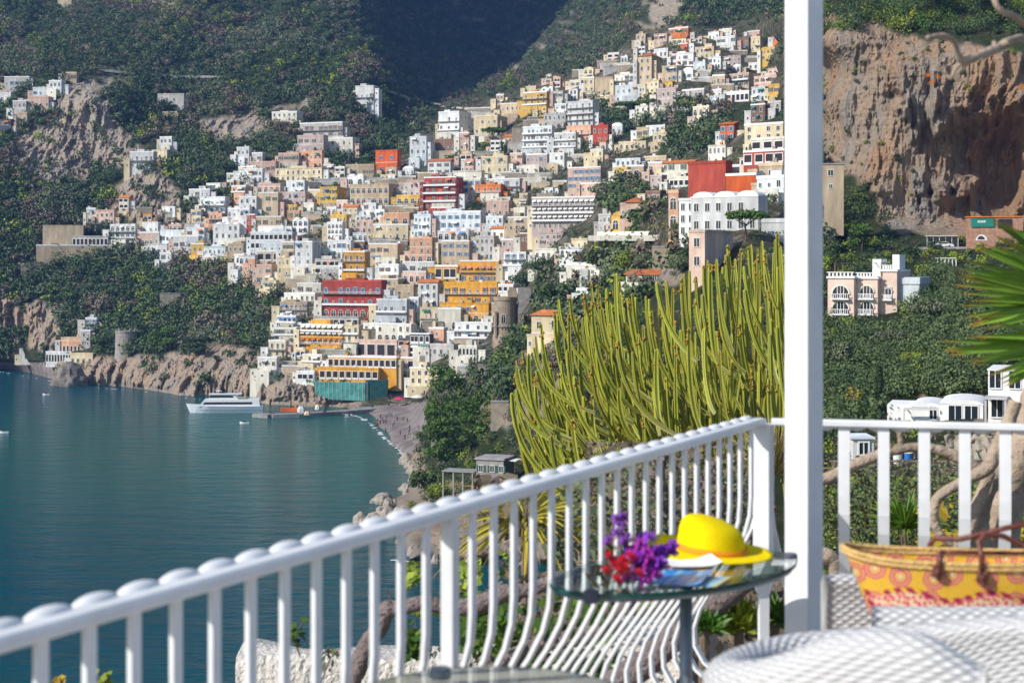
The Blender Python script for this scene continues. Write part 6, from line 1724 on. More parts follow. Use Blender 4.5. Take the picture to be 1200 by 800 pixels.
for i in range(26):
    c = Vector(pp_(rr.gauss(712, 10), rr.gauss(676, 8), rr.uniform(-.04, .04))); a = Vector((rr.gauss(0,1), rr.gauss(0,1), rr.gauss(0,1))).normalized() * .02; b_ = a.orthogonal().normalized() * .008
    m.add([c - a, c + b_, c + a, c - b_], [(0, 1, 2, 3)])
m.build('leaf', mat('dry_flower_leaf', (.22, .17, .08), .8, .4), fl, fix=False)

# second glass table at the lower edge
t2c = P(560, 800, 3.35); z2 = HC - (791 - HY) / F * 3.52
tb2 = empty('table', (t2c.x + .03, 3.30, FLOOR), 0, 'second glass table cut by the bottom edge, with a grey cap beside the lit post', 'table')
m = MB(); vs = [(.30 * math.cos(a), .30 * math.sin(a), z2 - FLOOR) for a in ang]
m.add(vs + [(x, y, z - .01) for x, y, z in vs], [tuple(range(64)), tuple(range(127, 63, -1))]); m.build('glass_top', M_gl, tb2)
m = MB(); m.add([(x*1.01, y*1.01, z) for x, y, z in vs] + [(x*1.01, y*1.01, z - .01) for x, y, z in vs], [(i, (i+1) % 64, 64 + (i+1) % 64, 64 + i) for i in range(64)]); m.build('glass_edge', M_glE, tb2)
m = MB(); m.lathe([(.022, -.05), (.024, .0), (.024, .012), (.020, .016)], 20, (-.115, .225, z2 - FLOOR)); m.build('clip', M_met, tb2)
m = MB(); m.tube([(0, 0, 0), (0, 0, z2 - FLOOR - .012)], .02, 12); m.lathe([(.2, 0), (.2, .015), (.03, .05)], 24); m.build('leg', M_met, tb2)

# ------------------------------------------------------------------ wicker chairs
def wicker_mat():
    m, nt, b = new_mat('white_wicker'); L = nt.links.new
    uv = node(nt, 'ShaderNodeUVMap'); sp = node(nt, 'ShaderNodeSeparateXYZ'); L(uv.outputs['UV'], sp.inputs['Vector'])
    def mth(op, a, b_=None):
        n = node(nt, 'ShaderNodeMath', operation=op)
        for i, x in enumerate((a, b_)):
            if x is None: continue
            if isinstance(x, (int, float)): n.inputs[i].default_value = x
            else: L(x, n.inputs[i])
        return n.outputs[0]
    u = mth('MULTIPLY', sp.outputs['X'], 2 * math.pi / .034); v = mth('MULTIPLY', sp.outputs['Y'], math.pi / .011)
    row = mth('FLOOR', mth('MULTIPLY', sp.outputs['Y'], 1 / .011))
    ph = mth('MULTIPLY', row, math.pi)
    h = mth('MULTIPLY', mth('ABSOLUTE', mth('SINE', v)), mth('ADD', mth('MULTIPLY', mth('SINE', mth('ADD', u, ph)), .5), .5))
    r = node(nt, 'ShaderNodeValToRGB'); L(h, r.inputs['Fac'])
    r.color_ramp.elements[0].color = (.44, .435, .43, 1); r.color_ramp.elements[1].color = (.64, .635, .63, 1); r.color_ramp.elements[1].position = .35
    L(r.outputs['Color'], b.inputs['Base Color']); b.inputs['Roughness'].default_value = .55
    bp = node(nt, 'ShaderNodeBump', Strength=1.0); bp.inputs['Distance'].default_value = .007
    L(h, bp.inputs['Height']); L(bp.outputs['Normal'], b.inputs['Normal'])
    return m
M_wick = wicker_mat()
M_cush = mat('white_cushion_cloth', (.80, .79, .77), .9, .06, 6, .15, 120)
def tub_chair(loc, rz, label, back=.86, arm=.70, w=.66, d=.66, th=.055, ks=.25, hs=None):
    t = empty('wicker_chair', loc, rz, label, 'chair')
    # plan: U open towards -y, parameter along the U
    q_ = [(-w/2 * .97, -d/2), (-w/2, 0)] 
    arc = [(math.copysign(abs(math.cos(a)) ** (2/2.6), math.cos(a)) * w/2, abs(math.sin(a)) ** (2/2.6) * d/2) for a in np.linspace(math.pi, 0, 40)]
    poly_ = [Vector((-w/2 * .95, -d/2 + .02, 0)), Vector((-w/2, -d/4, 0))] + [Vector((x, y, 0)) for x, y in arc] + [Vector((w/2, -d/4, 0)), Vector((w/2 * .95, -d/2 + .02, 0))]
    cum = [0]
    for i_ in range(1, len(poly_)): cum.append(cum[-1] + (poly_[i_] - poly_[i_-1]).length)
    def plan(s_):
        l = s_ * cum[-1]
        for i_ in range(1, len(cum)):
            if l <= cum[i_] + 1e-9: return poly_[i_-1].lerp(poly_[i_], (l - cum[i_-1]) / max(1e-9, cum[i_] - cum[i_-1]))
        return poly_[-1]
    N = 72; L_acc = 0; prev = None; vs = []; fs = []; uvs = []
    sec = [(0, .06, 0), (0, .3, 0), (0, .5, 0), (0, .7, 0), (0, .85, 0)]
    for i in range(N + 1):
        s_ = i / N; p = plan(s_); q = plan(min(1, s_ + .01)) - plan(max(0, s_ - .01)); nrm = Vector((-q.y, q.x, 0)).normalized()
        if nrm.dot(p) < 0: nrm = -nrm
        if prev is not None: L_acc += (p - prev).length
        prev = p
        e = 1 - abs(2 * s_ - 1); k = min(1, max(0, (e - ks) / (.92 - ks))); k = k * k * (3 - 2 * k) if ks > .1 else k
        hr = arm + (back - arm) * k
        if hs is not None: hr = float(np.mean([np.interp(s_ + e_, hs[0], hs[1]) for e_ in (-.04, -.02, 0, .02, .04)]))
        ring = []
        for z in np.linspace(.08, hr - th * .5, 12): ring.append((th/2 + .015 * (z / hr), z))
        for q_ in np.linspace(0.3, math.pi - .3, 7): ring.append((math.cos(q_) * th * .62, hr - th * .5 + math.sin(q_) * th * .55))
        for z in np.linspace(hr - th * .5, .30, 8): ring.append((-th/2, z))
        acc = 0; pr = None
        for o_, z in ring:
            vv = p + nrm * o_ + Vector((0, 0, z)); vs.append(vv)
            if pr is not None: acc += (vv - pr).length
            pr = vv; uvs.append((L_acc, acc))
    K = len(ring)
    for i in range(N):
        for j in range(K - 1): fs.append((i*K + j, (i+1)*K + j, (i+1)*K + j + 1, i*K + j + 1))
    fs += [tuple(range(K - 1, -1, -1)), tuple(N*K + j for j in range(K))]
    m = MB(); m.add(vs, fs); o = m.build('shell', M_wick, t, smooth=True, fix=False)
    ul = o.data.uv_layers.new(name='UVMap')
    for lp in o.data.loops: ul.data[lp.index].uv = uvs[lp.vertex_index]
    m = MB()
    def seat(u, v):
        a = 2 * math.pi * u; r = v
        return (r * (w/2 - .06) * math.cos(a), r * (d/2 - .06) * math.sin(a) - .02, .44 + .03 * math.sqrt(max(0, 1 - r ** 4)))
    m.grid(seat, 32, 8, wrapu=True); m.build('seat_cushion', M_cush, t, smooth=True)
    m = MB(); m.box(-w/2 + .05, w/2 - .05, -d/2 + .04, d/2 - .08, .30, .43); m.build('seat_base', M_wick, t)
    for x in (-1, 1):
        for y in (-1, 1):
            m = MB(); m.tube([(x * (w/2 - .05), y * (d/2 - .07), 0), (x * (w/2 - .06), y * (d/2 - .08), .32)], [.014, .02], 8); m.build('leg', M_paint, t)
    return t
# chairs in place
tub_chair((1.20, 4.16, FLOOR), math.radians(-92), 'white wicker tub chair holding the patterned straw bag, by the right railing', w=.74, d=.72, hs=([0, .28, .42, .58, .72, 1], [.78, .78, .9, .9, .85, .84]))
tub_chair((.745, 3.33, FLOOR), math.radians(64), 'nearest white wicker tub chair, cut by the bottom edge of the picture', w=.56, d=.58, th=.07, hs=([0, .05, .17, .29, .42, .58, .72, .86, 1], [.88, .965, .96, .87, .835, .815, .825, .86, .90]))

# ------------------------------------------------------------------ straw bag
def bag_mat():
    m, nt, b = new_mat('patterned_straw'); L = nt.links.new
    uv = node(nt, 'ShaderNodeUVMap')
    mp = node(nt, 'ShaderNodeMapping'); L(uv.outputs['UV'], mp.inputs['Vector']); mp.inputs['Scale'].default_value = (1, 1, 1)
    sp = node(nt, 'ShaderNodeSeparateXYZ'); L(uv.outputs['UV'], sp.inputs['Vector'])
    vo = node(nt, 'ShaderNodeTexVoronoi', Scale=15.0, Randomness=.5); vo.voronoi_dimensions = '2D'; L(uv.outputs['UV'], vo.inputs['Vector'])
    r = node(nt, 'ShaderNodeValToRGB'); L(vo.outputs['Distance'], r.inputs['Fac']); r.color_ramp.interpolation = 'CONSTANT'
    e = r.color_ramp.elements; e[0].position = 0; e[0].color = (.8, .70, .42, 1); e[1].position = .08; e[1].color = (.60, .04, .14, 1)
    for pos, c in ((.11, (.80, .50, .06, 1)), (.20, (.58, .06, .17, 1)), (.28, (.76, .42, .10, 1)), (.34, (.62, .09, .16, 1)), (.42, (.78, .45, .03, 1))):
        x = e.new(pos); x.color = c
    # lower panel: small pink speckle
    v2 = node(nt, 'ShaderNodeTexVoronoi', Scale=82.0, Randomness=.75); v2.voronoi_dimensions = '2D'; L(uv.outputs['UV'], v2.inputs['Vector'])
    r2 = node(nt, 'ShaderNodeValToRGB'); L(v2.outputs['Distance'], r2.inputs['Fac'])
    r2.color_ramp.elements[0].position = .36; r2.color_ramp.elements[0].color = (.70, .07, .14, 1); r2.color_ramp.elements[1].position = .42; r2.color_ramp.elements[1].color = (.80, .60, .34, 1)
    def mth(op, a, b_=None):
        n = node(nt, 'ShaderNodeMath', operation=op)
        for i, x in enumerate((a, b_)):
            if x is None: continue
            if isinstance(x, (int, float)): n.inputs[i].default_value = x
            else: L(x, n.inputs[i])
        return n.outputs[0]
    U, Vv = sp.outputs['X'], sp.outputs['Y']
    wav = mth('MULTIPLY', mth('SINE', mth('MULTIPLY', U, 30)), .012)
    inner = mth('MULTIPLY', mth('LESS_THAN', mth('ADD', Vv, wav), .225), mth('GREATER_THAN', mth('ADD', U, mth('MULTIPLY', Vv, .35)), .145))
    mx = node(nt, 'ShaderNodeMix', data_type='RGBA'); L(inner, mx.inputs[0]); L(r.outputs['Color'], mx.inputs[6]); L(r2.outputs['Color'], mx.inputs[7])
    # dashed magenta line bordering it
    band1 = mth('LESS_THAN', mth('ABSOLUTE', mth('SUBTRACT', mth('ADD', Vv, wav), .232)), .007)
    dash = mth('GREATER_THAN', mth('SINE', mth('ADD', mth('MULTIPLY', U, 190), mth('MULTIPLY', Vv, 160))), -.2)
    bb = mth('MULTIPLY', mth('MULTIPLY', band1, dash), mth('GREATER_THAN', U, .10))
    band2 = mth('MULTIPLY', mth('LESS_THAN', mth('ABSOLUTE', mth('SUBTRACT', mth('ADD', U, mth('MULTIPLY', Vv, .35)), .14)), .007), mth('LESS_THAN', Vv, .232))
    d2 = mth('MULTIPLY', band2, mth('GREATER_THAN', mth('SINE', mth('MULTIPLY', Vv, 230)), -.2))
    mx2 = node(nt, 'ShaderNodeMix', data_type='RGBA'); L(mth('MAXIMUM', bb, d2), mx2.inputs[0]); L(mx.outputs[2], mx2.inputs[6]); mx2.inputs[7].default_value = (.38, .008, .06, 1)
    # plain straw towards the rim
    top = mth('GREATER_THAN', Vv, .305)
    mx3 = node(nt, 'ShaderNodeMix', data_type='RGBA'); L(top, mx3.inputs[0]); L(mx2.outputs[2], mx3.inputs[6]); mx3.inputs[7].default_value = (.74, .47, .17, 1)
    nz = node(nt, 'ShaderNodeTexNoise', Scale=130.0, Detail=3.0); L(uv.outputs['UV'], nz.inputs['Vector'])
    hs = node(nt, 'ShaderNodeHueSaturation'); L(mx3.outputs[2], hs.inputs['Color'])
    mr = node(nt, 'ShaderNodeMapRange'); mr.inputs['To Min'].default_value = .75; mr.inputs['To Max'].default_value = 1.2; L(nz.outputs['Fac'], mr.inputs['Value']); L(mr.outputs['Result'], hs.inputs['Value'])
    L(hs.outputs['Color'], b.inputs['Base Color']); b.inputs['Roughness'].default_value = .8
    wv = node(nt, 'ShaderNodeTexWave', Scale=60.0, Distortion=.6); wv.bands_direction = 'Y'; L(uv.outputs['UV'], wv.inputs['Vector'])
    bp = node(nt, 'ShaderNodeBump', Strength=.5); bp.inputs['Distance'].default_value = .004; L(wv.outputs['Fac'], bp.inputs['Height']); L(bp.outputs['Normal'], b.inputs['Normal'])
    return m
BD = 4.22; bx = P(1125, 400, BD); k_ = BD / F
bg = empty('straw_bag', (bx.x, bx.y, FLOOR + .47), math.radians(-9), 'yellow straw basket bag with pink pattern and brown leather handles on the wicker chair', 'bag')
bz = FLOOR + .47
ZT = (HC - (648 - HY) / F * BD) - bz
def bag_pt(u, v):
    a = 2 * math.pi * u
    ztop = (HC - (648 - HY) / F * BD) - bz - .010 + .022 * abs(math.cos(a)) ** 3
    e = v ** .8
    rx = (.125 + .175 * v); ry = .055 + .055 * v
    return (rx * math.copysign(abs(math.cos(a)) ** .8, math.cos(a)), ry * math.copysign(abs(math.sin(a)) ** .9, math.sin(a)), .0 + ztop * v)
m = MB(); NU, NV = 80, 24; m.grid(bag_pt, NU, NV, wrapu=True)
o = m.build('basket', bag_mat(), bg, smooth=True, fix=False)
ul = o.data.uv_layers.new(name='UVMap')
for lp in o.data.loops:
    c = o.data.vertices[lp.vertex_index].co; ul.data[lp.index].uv = (c.x + .30, c.z - ZT + .325)
M_straw = mat('plain_straw', (.72, .46, .17), .8, .3, 60, .5, 150)
m = MB(); ring = [Vector(bag_pt(u, 1.0)) for u in np.linspace(0, 1, 65)]
m.tube(ring, .0065, 8); m.tube([q * 1.0 - Vector((0, 0, .011)) for q in ring], .0055, 8); m.build('rim', M_straw, bg, smooth=True)
m = MB(); m.lathe([(.001, 0), (.2, 0), (.2, .004)], 32, (0, 0, .002), 0, 1.0, .3); m.build('bottom', M_straw, bg)
M_lea = mat('brown_leather', (.13, .035, .02), .4, .3, 20, .2, 60, spec=.5)
def bp_(px, py, dy): return ((px - 1115) * k_, dy, (HC - (py + 2 - HY) / F * BD) - bz)
m = MB(); m.tube([bp_(1133, 664, -.115), bp_(1133, 640, -.118), bp_(1130, 624, -.11), bp_(1138, 617, -.09), bp_(1160, 620, -.06), bp_(1185, 632, -.05), bp_(1215, 645, -.09), bp_(1222, 664, -.11)], .0075, 8); m.build('handle', M_lea, bg, smooth=True)
m = MB(); m.tube([bp_(1084, 660, .115), bp_(1086, 645, .118), bp_(1092, 637, .11), bp_(1120, 636, .09), bp_(1160, 624, .08), bp_(1190, 616, .08), bp_(1225, 625, .1), bp_(1235, 655, .115)], .0075, 8); m.build('handle', M_lea, bg, smooth=True)
m = MB(); m.tube([bp_(1084, 660, -.116), bp_(1087, 644, -.118), bp_(1090, 637, -.10)], .0075, 8); m.tube([bp_(1090, 637, -.1), bp_(1130, 640, -.06), bp_(1180, 641, -.04), bp_(1230, 636, -.05)], .006, 8); m.build('strap', M_lea, bg, smooth=True)
for px, py in ((1084, 659), (1134, 664), (1222, 668)):
    m = MB(); c = bp_(px, py, -.113)
    for i in range(9):
        a = 6.283 * i / 9; rr_k = .012 if i % 2 else .009
        m.lathe([(.001, -.008), (.008, 0), (.001, .008)], 10, (c[0] + rr_k * math.cos(a), c[1] - .004, c[2] + rr_k * 1.2 * math.sin(a)))
    m.lathe([(.001, -.011), (.010, 0), (.001, .011)], 12, (c[0], c[1] - .008, c[2])); m.build('knot', M_lea, bg, smooth=True)

# ------------------------------------------------------------------ candelabra cactus
def cactus_mat():
    m, nt, b = new_mat('cactus_skin'); L = nt.links.new
    a = node(nt, 'ShaderNodeAttribute', attribute_name='Col'); L(a.outputs['Color'], b.inputs['Base Color'])
    b.inputs['Roughness'].default_value = .5; b.inputs['Specular IOR Level'].default_value = .3
    return m
M_cac = cactus_mat()
CD = 15.0
cr = random.Random(21)
root = P(790, 700, CD)
cx_ = empty('candelabra_cactus', root, 0, 'huge yellow green candelabra cactus of hundreds of upright ribbed stems behind the railing', 'cactus')
HULL = [(598,462),(606,500),(612,532),(640,545),(700,545),(760,530),(840,505),(918,492),(940,480),(940,285),(917,278),(890,286),(868,292),(848,300),(828,305),(800,322),(775,330),(755,345),(735,350),(722,330),(700,335),(680,350),(660,362),(645,372),(630,392),(612,410),(598,430)]
def stem(tip, start, bend, r0, r1, ns=9, lean=0.0, seed=0):
    """ribbed stem from start to tip, rising upright at the end; returns V,Q,colours"""
    tip = np.array(tip); st = np.array(start); pr = np.array(bend)
    ts = np.linspace(0, 1, ns)[:, None]
    pts = (1 - ts) ** 2 * st + 2 * (1 - ts) * ts * pr + ts ** 2 * tip
    nb = 8; rng_ = np.random.default_rng(seed)
    V = []; 
    tan = np.gradient(pts, axis=0); tan /= np.linalg.norm(tan, axis=1)[:, None] + 1e-9
    ref = np.array([1.0, .3, 0.0]); ph = rng_.uniform(0, 1.5)
    col_ = []
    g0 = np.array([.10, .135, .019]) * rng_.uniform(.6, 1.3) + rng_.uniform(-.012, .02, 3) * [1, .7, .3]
    rdg = np.array([.46, .44, .05]) * rng_.uniform(.6, 1.15); old = np.array([.20, .18, .10])  # ridges are yellow by nature; their sunlit edge brightness is coloured in too
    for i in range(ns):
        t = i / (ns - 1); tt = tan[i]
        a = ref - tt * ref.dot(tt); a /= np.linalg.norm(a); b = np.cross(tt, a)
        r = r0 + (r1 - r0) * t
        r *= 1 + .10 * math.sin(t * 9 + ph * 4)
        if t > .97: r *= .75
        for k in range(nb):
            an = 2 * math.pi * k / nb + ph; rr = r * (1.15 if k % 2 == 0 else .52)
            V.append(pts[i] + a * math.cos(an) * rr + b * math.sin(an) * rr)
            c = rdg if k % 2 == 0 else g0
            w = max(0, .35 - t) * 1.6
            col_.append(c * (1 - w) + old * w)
    V = list(V); top = len(V); V.append(pts[-1] + tan[-1] * r1 * .9); col_.append(rdg * [1.1, .8, .6])
    Q = []
    for i in range(ns - 1):
        for k in range(nb): Q.append((i*nb + k, i*nb + (k+1) % nb, (i+1)*nb + (k+1) % nb, (i+1)*nb + k))
    for k in range(0, nb, 2): Q.append(((ns-1)*nb + k, (ns-1)*nb + (k+1) % nb, (ns-1)*nb + (k+2) % nb, top))
    return np.array(V), np.array(Q), np.array(col_)
stems = []; blooms = []
root_v = np.array(root)
tips = []
tries = 0
while len(tips) < 300 and tries < 30000:
    tries += 1
    x = cr.uniform(596, 945); y = cr.uniform(278, 548)
    if not inpoly(np.array([x]), np.array([y]), HULL)[0]: continue
    dmin = 7.5
    if any((x - a) ** 2 + ((y - b) * .55) ** 2 < dmin ** 2 for a, b in tips): continue
    tips.append((x, y))
# edge tips so that the outline bristles
tips += [(600,462),(606,430),(612,412),(628,395),(634,380),(650,368),(655,352),(668,350),(685,345),(693,332),(700,334),(722,322),(726,330),(741,345),(757,348),(770,332),(781,330),(802,322),(808,318),(829,306),(851,300),(853,288),(868,292),(880,288),(893,284),(911,275),(915,290)]
for i, (x, y) in enumerate(tips):
    d = CD + cr.uniform(-2.0, 2.0) + (y < 380) * .5
    tip = np.array(P(x, y, d))
    u = min(1, max(0, (x - 600) / 320))
    Lpx = cr.uniform(75, 150) * (1.15 if y < 400 else .9)
    lx = (1 - u) * cr.uniform(10, 70) + cr.uniform(-20, 30)      # lower end lies to the right of the tip
    sx = x + lx; sy = min(y + Lpx, 600)
    start = np.array(P(sx + (1 - u) * 26, sy, d + cr.uniform(-.2, .2)))
    bend = np.array(P(x + lx * .10 + cr.uniform(-4, 4), y + Lpx * cr.uniform(.6, .85), d))
    r = cr.uniform(.014, .0225)
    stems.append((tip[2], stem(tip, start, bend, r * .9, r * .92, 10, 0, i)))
    blooms.append((tip, r))
# big carrying limbs
limbs = []
for i in range(20):
    x = 615 + 300 * (i + cr.random()) / 20; y = cr.uniform(400, 520) if x > 680 else cr.uniform(450, 530)
    d = CD + cr.uniform(-1.2, 1.2)
    tip = np.array(P(x, y, d)); st = root_v + np.array([cr.uniform(-.5, .8), cr.uniform(-.5, .5), cr.uniform(-.2, .2)])
    bend = np.array(P(x + (790 - x) * .35, min(y + 150, 640), d))
    limbs.append(stem(tip, st, bend, .042, .022, 14, 0, 900 + i))
stems.sort(key=lambda q: -q[0])
cut = 98 - len(limbs)
for l in limbs:
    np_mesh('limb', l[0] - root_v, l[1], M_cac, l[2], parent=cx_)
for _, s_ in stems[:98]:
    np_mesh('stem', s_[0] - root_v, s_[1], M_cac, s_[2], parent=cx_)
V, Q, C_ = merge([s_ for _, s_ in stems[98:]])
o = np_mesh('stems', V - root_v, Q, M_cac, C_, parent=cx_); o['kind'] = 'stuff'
m = MB(); rr = random.Random(3)
for tip, r in blooms:
    if rr.random() < .55:
        for k in range(rr.randint(3, 6)):
            a = rr.uniform(0, 6.28); z = -rr.uniform(0, .12)
            c = Vector(tip - root_v) + Vector((math.cos(a) * r * 1.0, math.sin(a) * r * 1.0, z)); s_ = rr.uniform(.009, .016)
            m.lathe([(.002, -s_), (s_, 0), (.002, s_)], 5, tuple(c))
o = m.build('flower_buds', mat('cactus_bud', (.42, .20, .03), .7, .4, 40), cx_); o['kind'] = 'stuff'

# ------------------------------------------------------------------ fan palm, yuccas, gnarled tree, vines
M_palm = vcol_mat('palm_leaf', .45, .35, .25)
def blade(p0, p1, w, sag, rng_, tipc, n=9, base_c=(.11, .19, .025)):
    p0 = np.array(p0); p1 = np.array(p1); d = p1 - p0; L = np.linalg.norm(d)
    side = np.cross(d, [0, -1, .25]); side /= np.linalg.norm(side) + 1e-9
    nrm = np.cross(side, d / L)
    V = []; C_ = []
    g = np.array(base_c) * rng_.uniform(.8, 1.5)
    for i in range(n):
        t = i / (n - 1); c = p0 + d * t + np.array([0, 0, -sag * t * t])
        ww = w * min(1, .45 + 1.4 * t) * (1 - max(0, t - .55) / .46) 
        f = ww * .35
        V += [c - side * ww / 2 + nrm * f, c, c + side * ww / 2 + nrm * f]
        k = max(0, (t - (1 - tipc)) / max(.01, tipc)) if tipc > 0 else 0
        cc = g * (1 - k) + np.array([.42, .19, .03]) * k
        C_ += [cc * 1.15, cc * 1.6, cc * .95]
    Q = []
    for i in range(n - 1):
        for j in (0, 1): Q.append((i*3 + j, i*3 + j + 1, i*3 + 4 + j, i*3 + 3 + j))
    return np.array(V), np.array(Q), np.array(C_)
pr = np.random.default_rng(8)
PDp = 6.6
palm = empty('fan_palm', (P(1330, 400, PDp).x, PDp, 57.0), 0, 'fan palm reaching in from the right edge with orange tipped fronds', 'palm')
po = np.array(palm.location)
fans = [((1285, 352), [(1228,225),(1196,240),(1180,256),(1160,252),(1168,270),(1150,279),(1140,284),(1124,298),(1118,308),(1119,318),(1122,328),(1128,338),(1126,352),(1130,366),(1136,374),(1158,380),(1180,392),(1215,420)], .085, PDp),
        ((1275, 404), [(1200,350),(1165,372),(1135,388),(1106,393),(1105,403),(1112,410),(1124,417),(1140,421),(1156,434),(1168,440),(1180,447),(1205,470)], .075, PDp - .5),
        ((1300, 300), [(1240,190),(1200,215),(1178,262),(1172,285),(1185,300),(1200,330)], .085, PDp + .4)]
for hub, tipsf, w, d in fans:
    parts = []
    for (x, y) in tipsf:
        for q in range(2):
            xx = x + pr.uniform(-7, 16) * q; yy = y + pr.uniform(-6, 6) * q
            w_ = w * .62
            parts.append(blade(P(hub[0] + pr.uniform(-8, 8), hub[1] + pr.uniform(-6, 6), d + pr.uniform(-.05, .05)), P(xx, yy, d - .25 + pr.uniform(-.25, .25)), w_ * pr.uniform(.6, .9), .02, pr, pr.choice([.03, .06, .12, .22])))
    V, Q, C_ = merge(parts); f = np_mesh('frond', V - po, Q, M_palm, C_, parent=palm)
    m = MB(); a = P(hub[0], hub[1], d) - palm.location; m.tube([a, a * .6 + Vector((0, 0, 1.2)), Vector((0, 0, 2.0))], [.012, .016, .02], 6); m.build('stalk', mat('palm_stalk', (.16, .17, .05), .6, .2), f)
m = MB(); m.tube([(0, 0, -1), (0, 0, .8), (.03, 0, 2.1)], [.15, .13, .12], 12); m.build('trunk', M_bark, palm)

def rosette(name, c, n, L, w, up, label, base_c, seed, cat='plant', droop=.5, tip=.05):
    rg = np.random.default_rng(seed); rt = empty(name, c, 0, label, cat)
    parts = []
    for i in range(n):
        a = rg.uniform(0, 6.283); e = rg.uniform(.15, 1.2) + up
        l = L * rg.uniform(.7, 1.1); d = np.array([math.cos(a) * math.cos(e), math.sin(a) * math.cos(e), math.sin(e)])
        p0 = np.array([0, 0, 0.0]) + d * .04
        parts.append(blade(p0, d * l, w, droop * l * math.cos(e), rg, tip, 8, base_c))
    V, Q, C_ = merge(parts); np_mesh('leaves', V, Q, M_palm, C_, parent=rt)
    m = MB(); m.tube([(0, 0, -.6), (0, 0, .06)], [.03, .02], 8); m.build('stem', M_bark, rt)
    return rt
rosette('yucca', P(616, 612, 9.2), 90, .52, .022, -.35, 'drooping yellow striped yucca seen between the balusters left of the cactus', (.24, .21, .03), 1, droop=.55, tip=.25)
rosette('yucca', P(742, 690, 9.6), 60, .5, .02, 0.1, 'dark spiky yucca behind the curved balusters under the flowers', (.10, .11, .02), 2, droop=.3, tip=.15)
rosette('agave', P(1060, 622, 11.0), 80, .34, .03, .15, 'bright green rosette plant between two balusters of the right railing', (.09, .16, .02), 3, droop=.35)
rosette('spiky_shrub', P(905, 560, 11.5), 60, .5, .02, .2, 'thin leaved dry spiky plant behind the corner post', (.20, .17, .07), 4, droop=.2, tip=.3)
rosette('green_succulent', P(825, 742, 6.9), 50, .16, .035, .25, 'small glossy green plant low behind the curved balusters', (.06, .14, .02), 5, droop=.3, tip=0)
rosette('green_succulent', P(866, 742, 7.0), 60, .17, .03, .2, 'yellow green leafy plant left of the post foot', (.17, .20, .02), 6, droop=.3, tip=0)
rosette('green_succulent', P(908, 736, 7.1), 60, .18, .035, .2, 'deep green leafy plant right of the post foot', (.06, .12, .02), 7, droop=.3, tip=0)

def gtube(m, pts, rad, D, seed=0, n=10):
    """woody limb through image points at given distances, with knotty radius"""
    P_ = []; R_ = []
    q = [np.array(P(x, y, (D if np.isscalar(D) else D[i]))) for i, (x, y) in enumerate(pts)]
    rad = [rad] * len(q) if np.isscalar(rad) else rad
    rg = random.Random(seed)
    for i in range(len(q) - 1):
        a = q[max(i-1, 0)]; b = q[i]; c = q[i+1]; e = q[min(i+2, len(q)-1)]
        for t in np.linspace(0, 1, 7)[:-1]:
            p = .5 * ((2*b) + (-a + c) * t + (2*a - 5*b + 4*c - e) * t*t + (-a + 3*b - 3*c + e) * t**3)
            P_.append(Vector(p)); R_.append((rad[i] * (1 - t) + rad[i+1] * t) * rg.uniform(.94, 1.07))
    P_.append(Vector(q[-1])); R_.append(rad[-1])
    m.tube(P_, R_, n)
M_gn = mat('gnarled_bark', (.38, .295, .225), .9, .4, 7, .45, 40, spec=.1)
gt = empty('gnarled_tree', P(1170, 700, 8.0), 0, 'gnarled grey brown tree trunk with twisting bare branches beyond the right railing', 'tree')
go = Vector(gt.location)
def limb(name, specs):
    m = MB()
    for i, (pts, rad, D) in enumerate(specs): gtube(m, pts, rad, D, i * 3 + len(name))
    m.v = [tuple(Vector(v) - go) for v in m.v]
    o = m.build(name, M_gn, gt, smooth=True); return o
limb('trunk', [([(1160, 760), (1168, 680), (1172, 620), (1184, 560), (1205, 500), (1225, 430), (1250, 330), (1290, 200), (1290, 100)], [.13, .115, .10, .09, .08, .07, .065, .05, .04], 8.0),
               ([(1150, 740), (1150, 660), (1146, 610), (1158, 570), (1180, 530)], [.06, .065, .055, .045, .03], 7.8)])
limb('branch', [([(1190, 470), (1180, 500), (1164, 535), (1157, 548), (1140, 558), (1118, 570), (1100, 582), (1094, 600), (1098, 620), (1110, 634), (1122, 640)], [.03, .034, .036, .034, .03, .026, .024, .024, .023, .02, .02], 7.6)])
limb('branch', [([(1160, 552), (1150, 580), (1138, 612), (1130, 650)], [.028, .03, .032, .036], 7.7)])
limb('branch', [([(950, 566), (975, 558), (998, 546), (1022, 536), (1045, 528), (1075, 524), (1110, 530), (1150, 552)], [.03, .03, .029, .027, .025, .024, .026, .03], 7.9), ([(1045, 528), (1036, 512), (1026, 503)], [.02, .018, .012], 7.9), ([(1056, 526), (1054, 508), (1048, 502)], [.018, .014, .01], 7.9)])
limb('branch', [([(950, 650), (968, 652), (978, 660), (980, 680)], [.035, .04, .035, .03], 7.4)])
limb('branch', [([(1290, 120), (1240, 60), (1206, 46), (1184, 48), (1170, 56), (1150, 64), (1130, 72), (1122, 62), (1118, 48), (1104, 42), (1086, 44)], [.035, .022, .015, .013, .015, .013, .012, .009, .008, .009, .005], [8, 6.4, 5.4, 5.1, 5, 4.9, 4.8, 4.8, 4.8, 4.75, 4.7]),
                ([(1130, 72), (1120, 80), (1114, 92), (1106, 84), (1092, 82)], [.009, .006, .006, .004, .003], 4.8), ([(1132, 74), (1124, 84), (1120, 92), (1136, 94)], [.009, .006, .005, .004], 4.8), ([(1180, 50), (1168, 56), (1164, 48)], [.012, .01, .006], 5.0),
                ([(1290, 100), (1240, 40), (1204, 30), (1190, 20), (1172, 12), (1164, -4)], [.03, .02, .013, .011, .010, .010], [8, 6.4, 5.5, 5.3, 5.2, 5.2])])
m = MB()
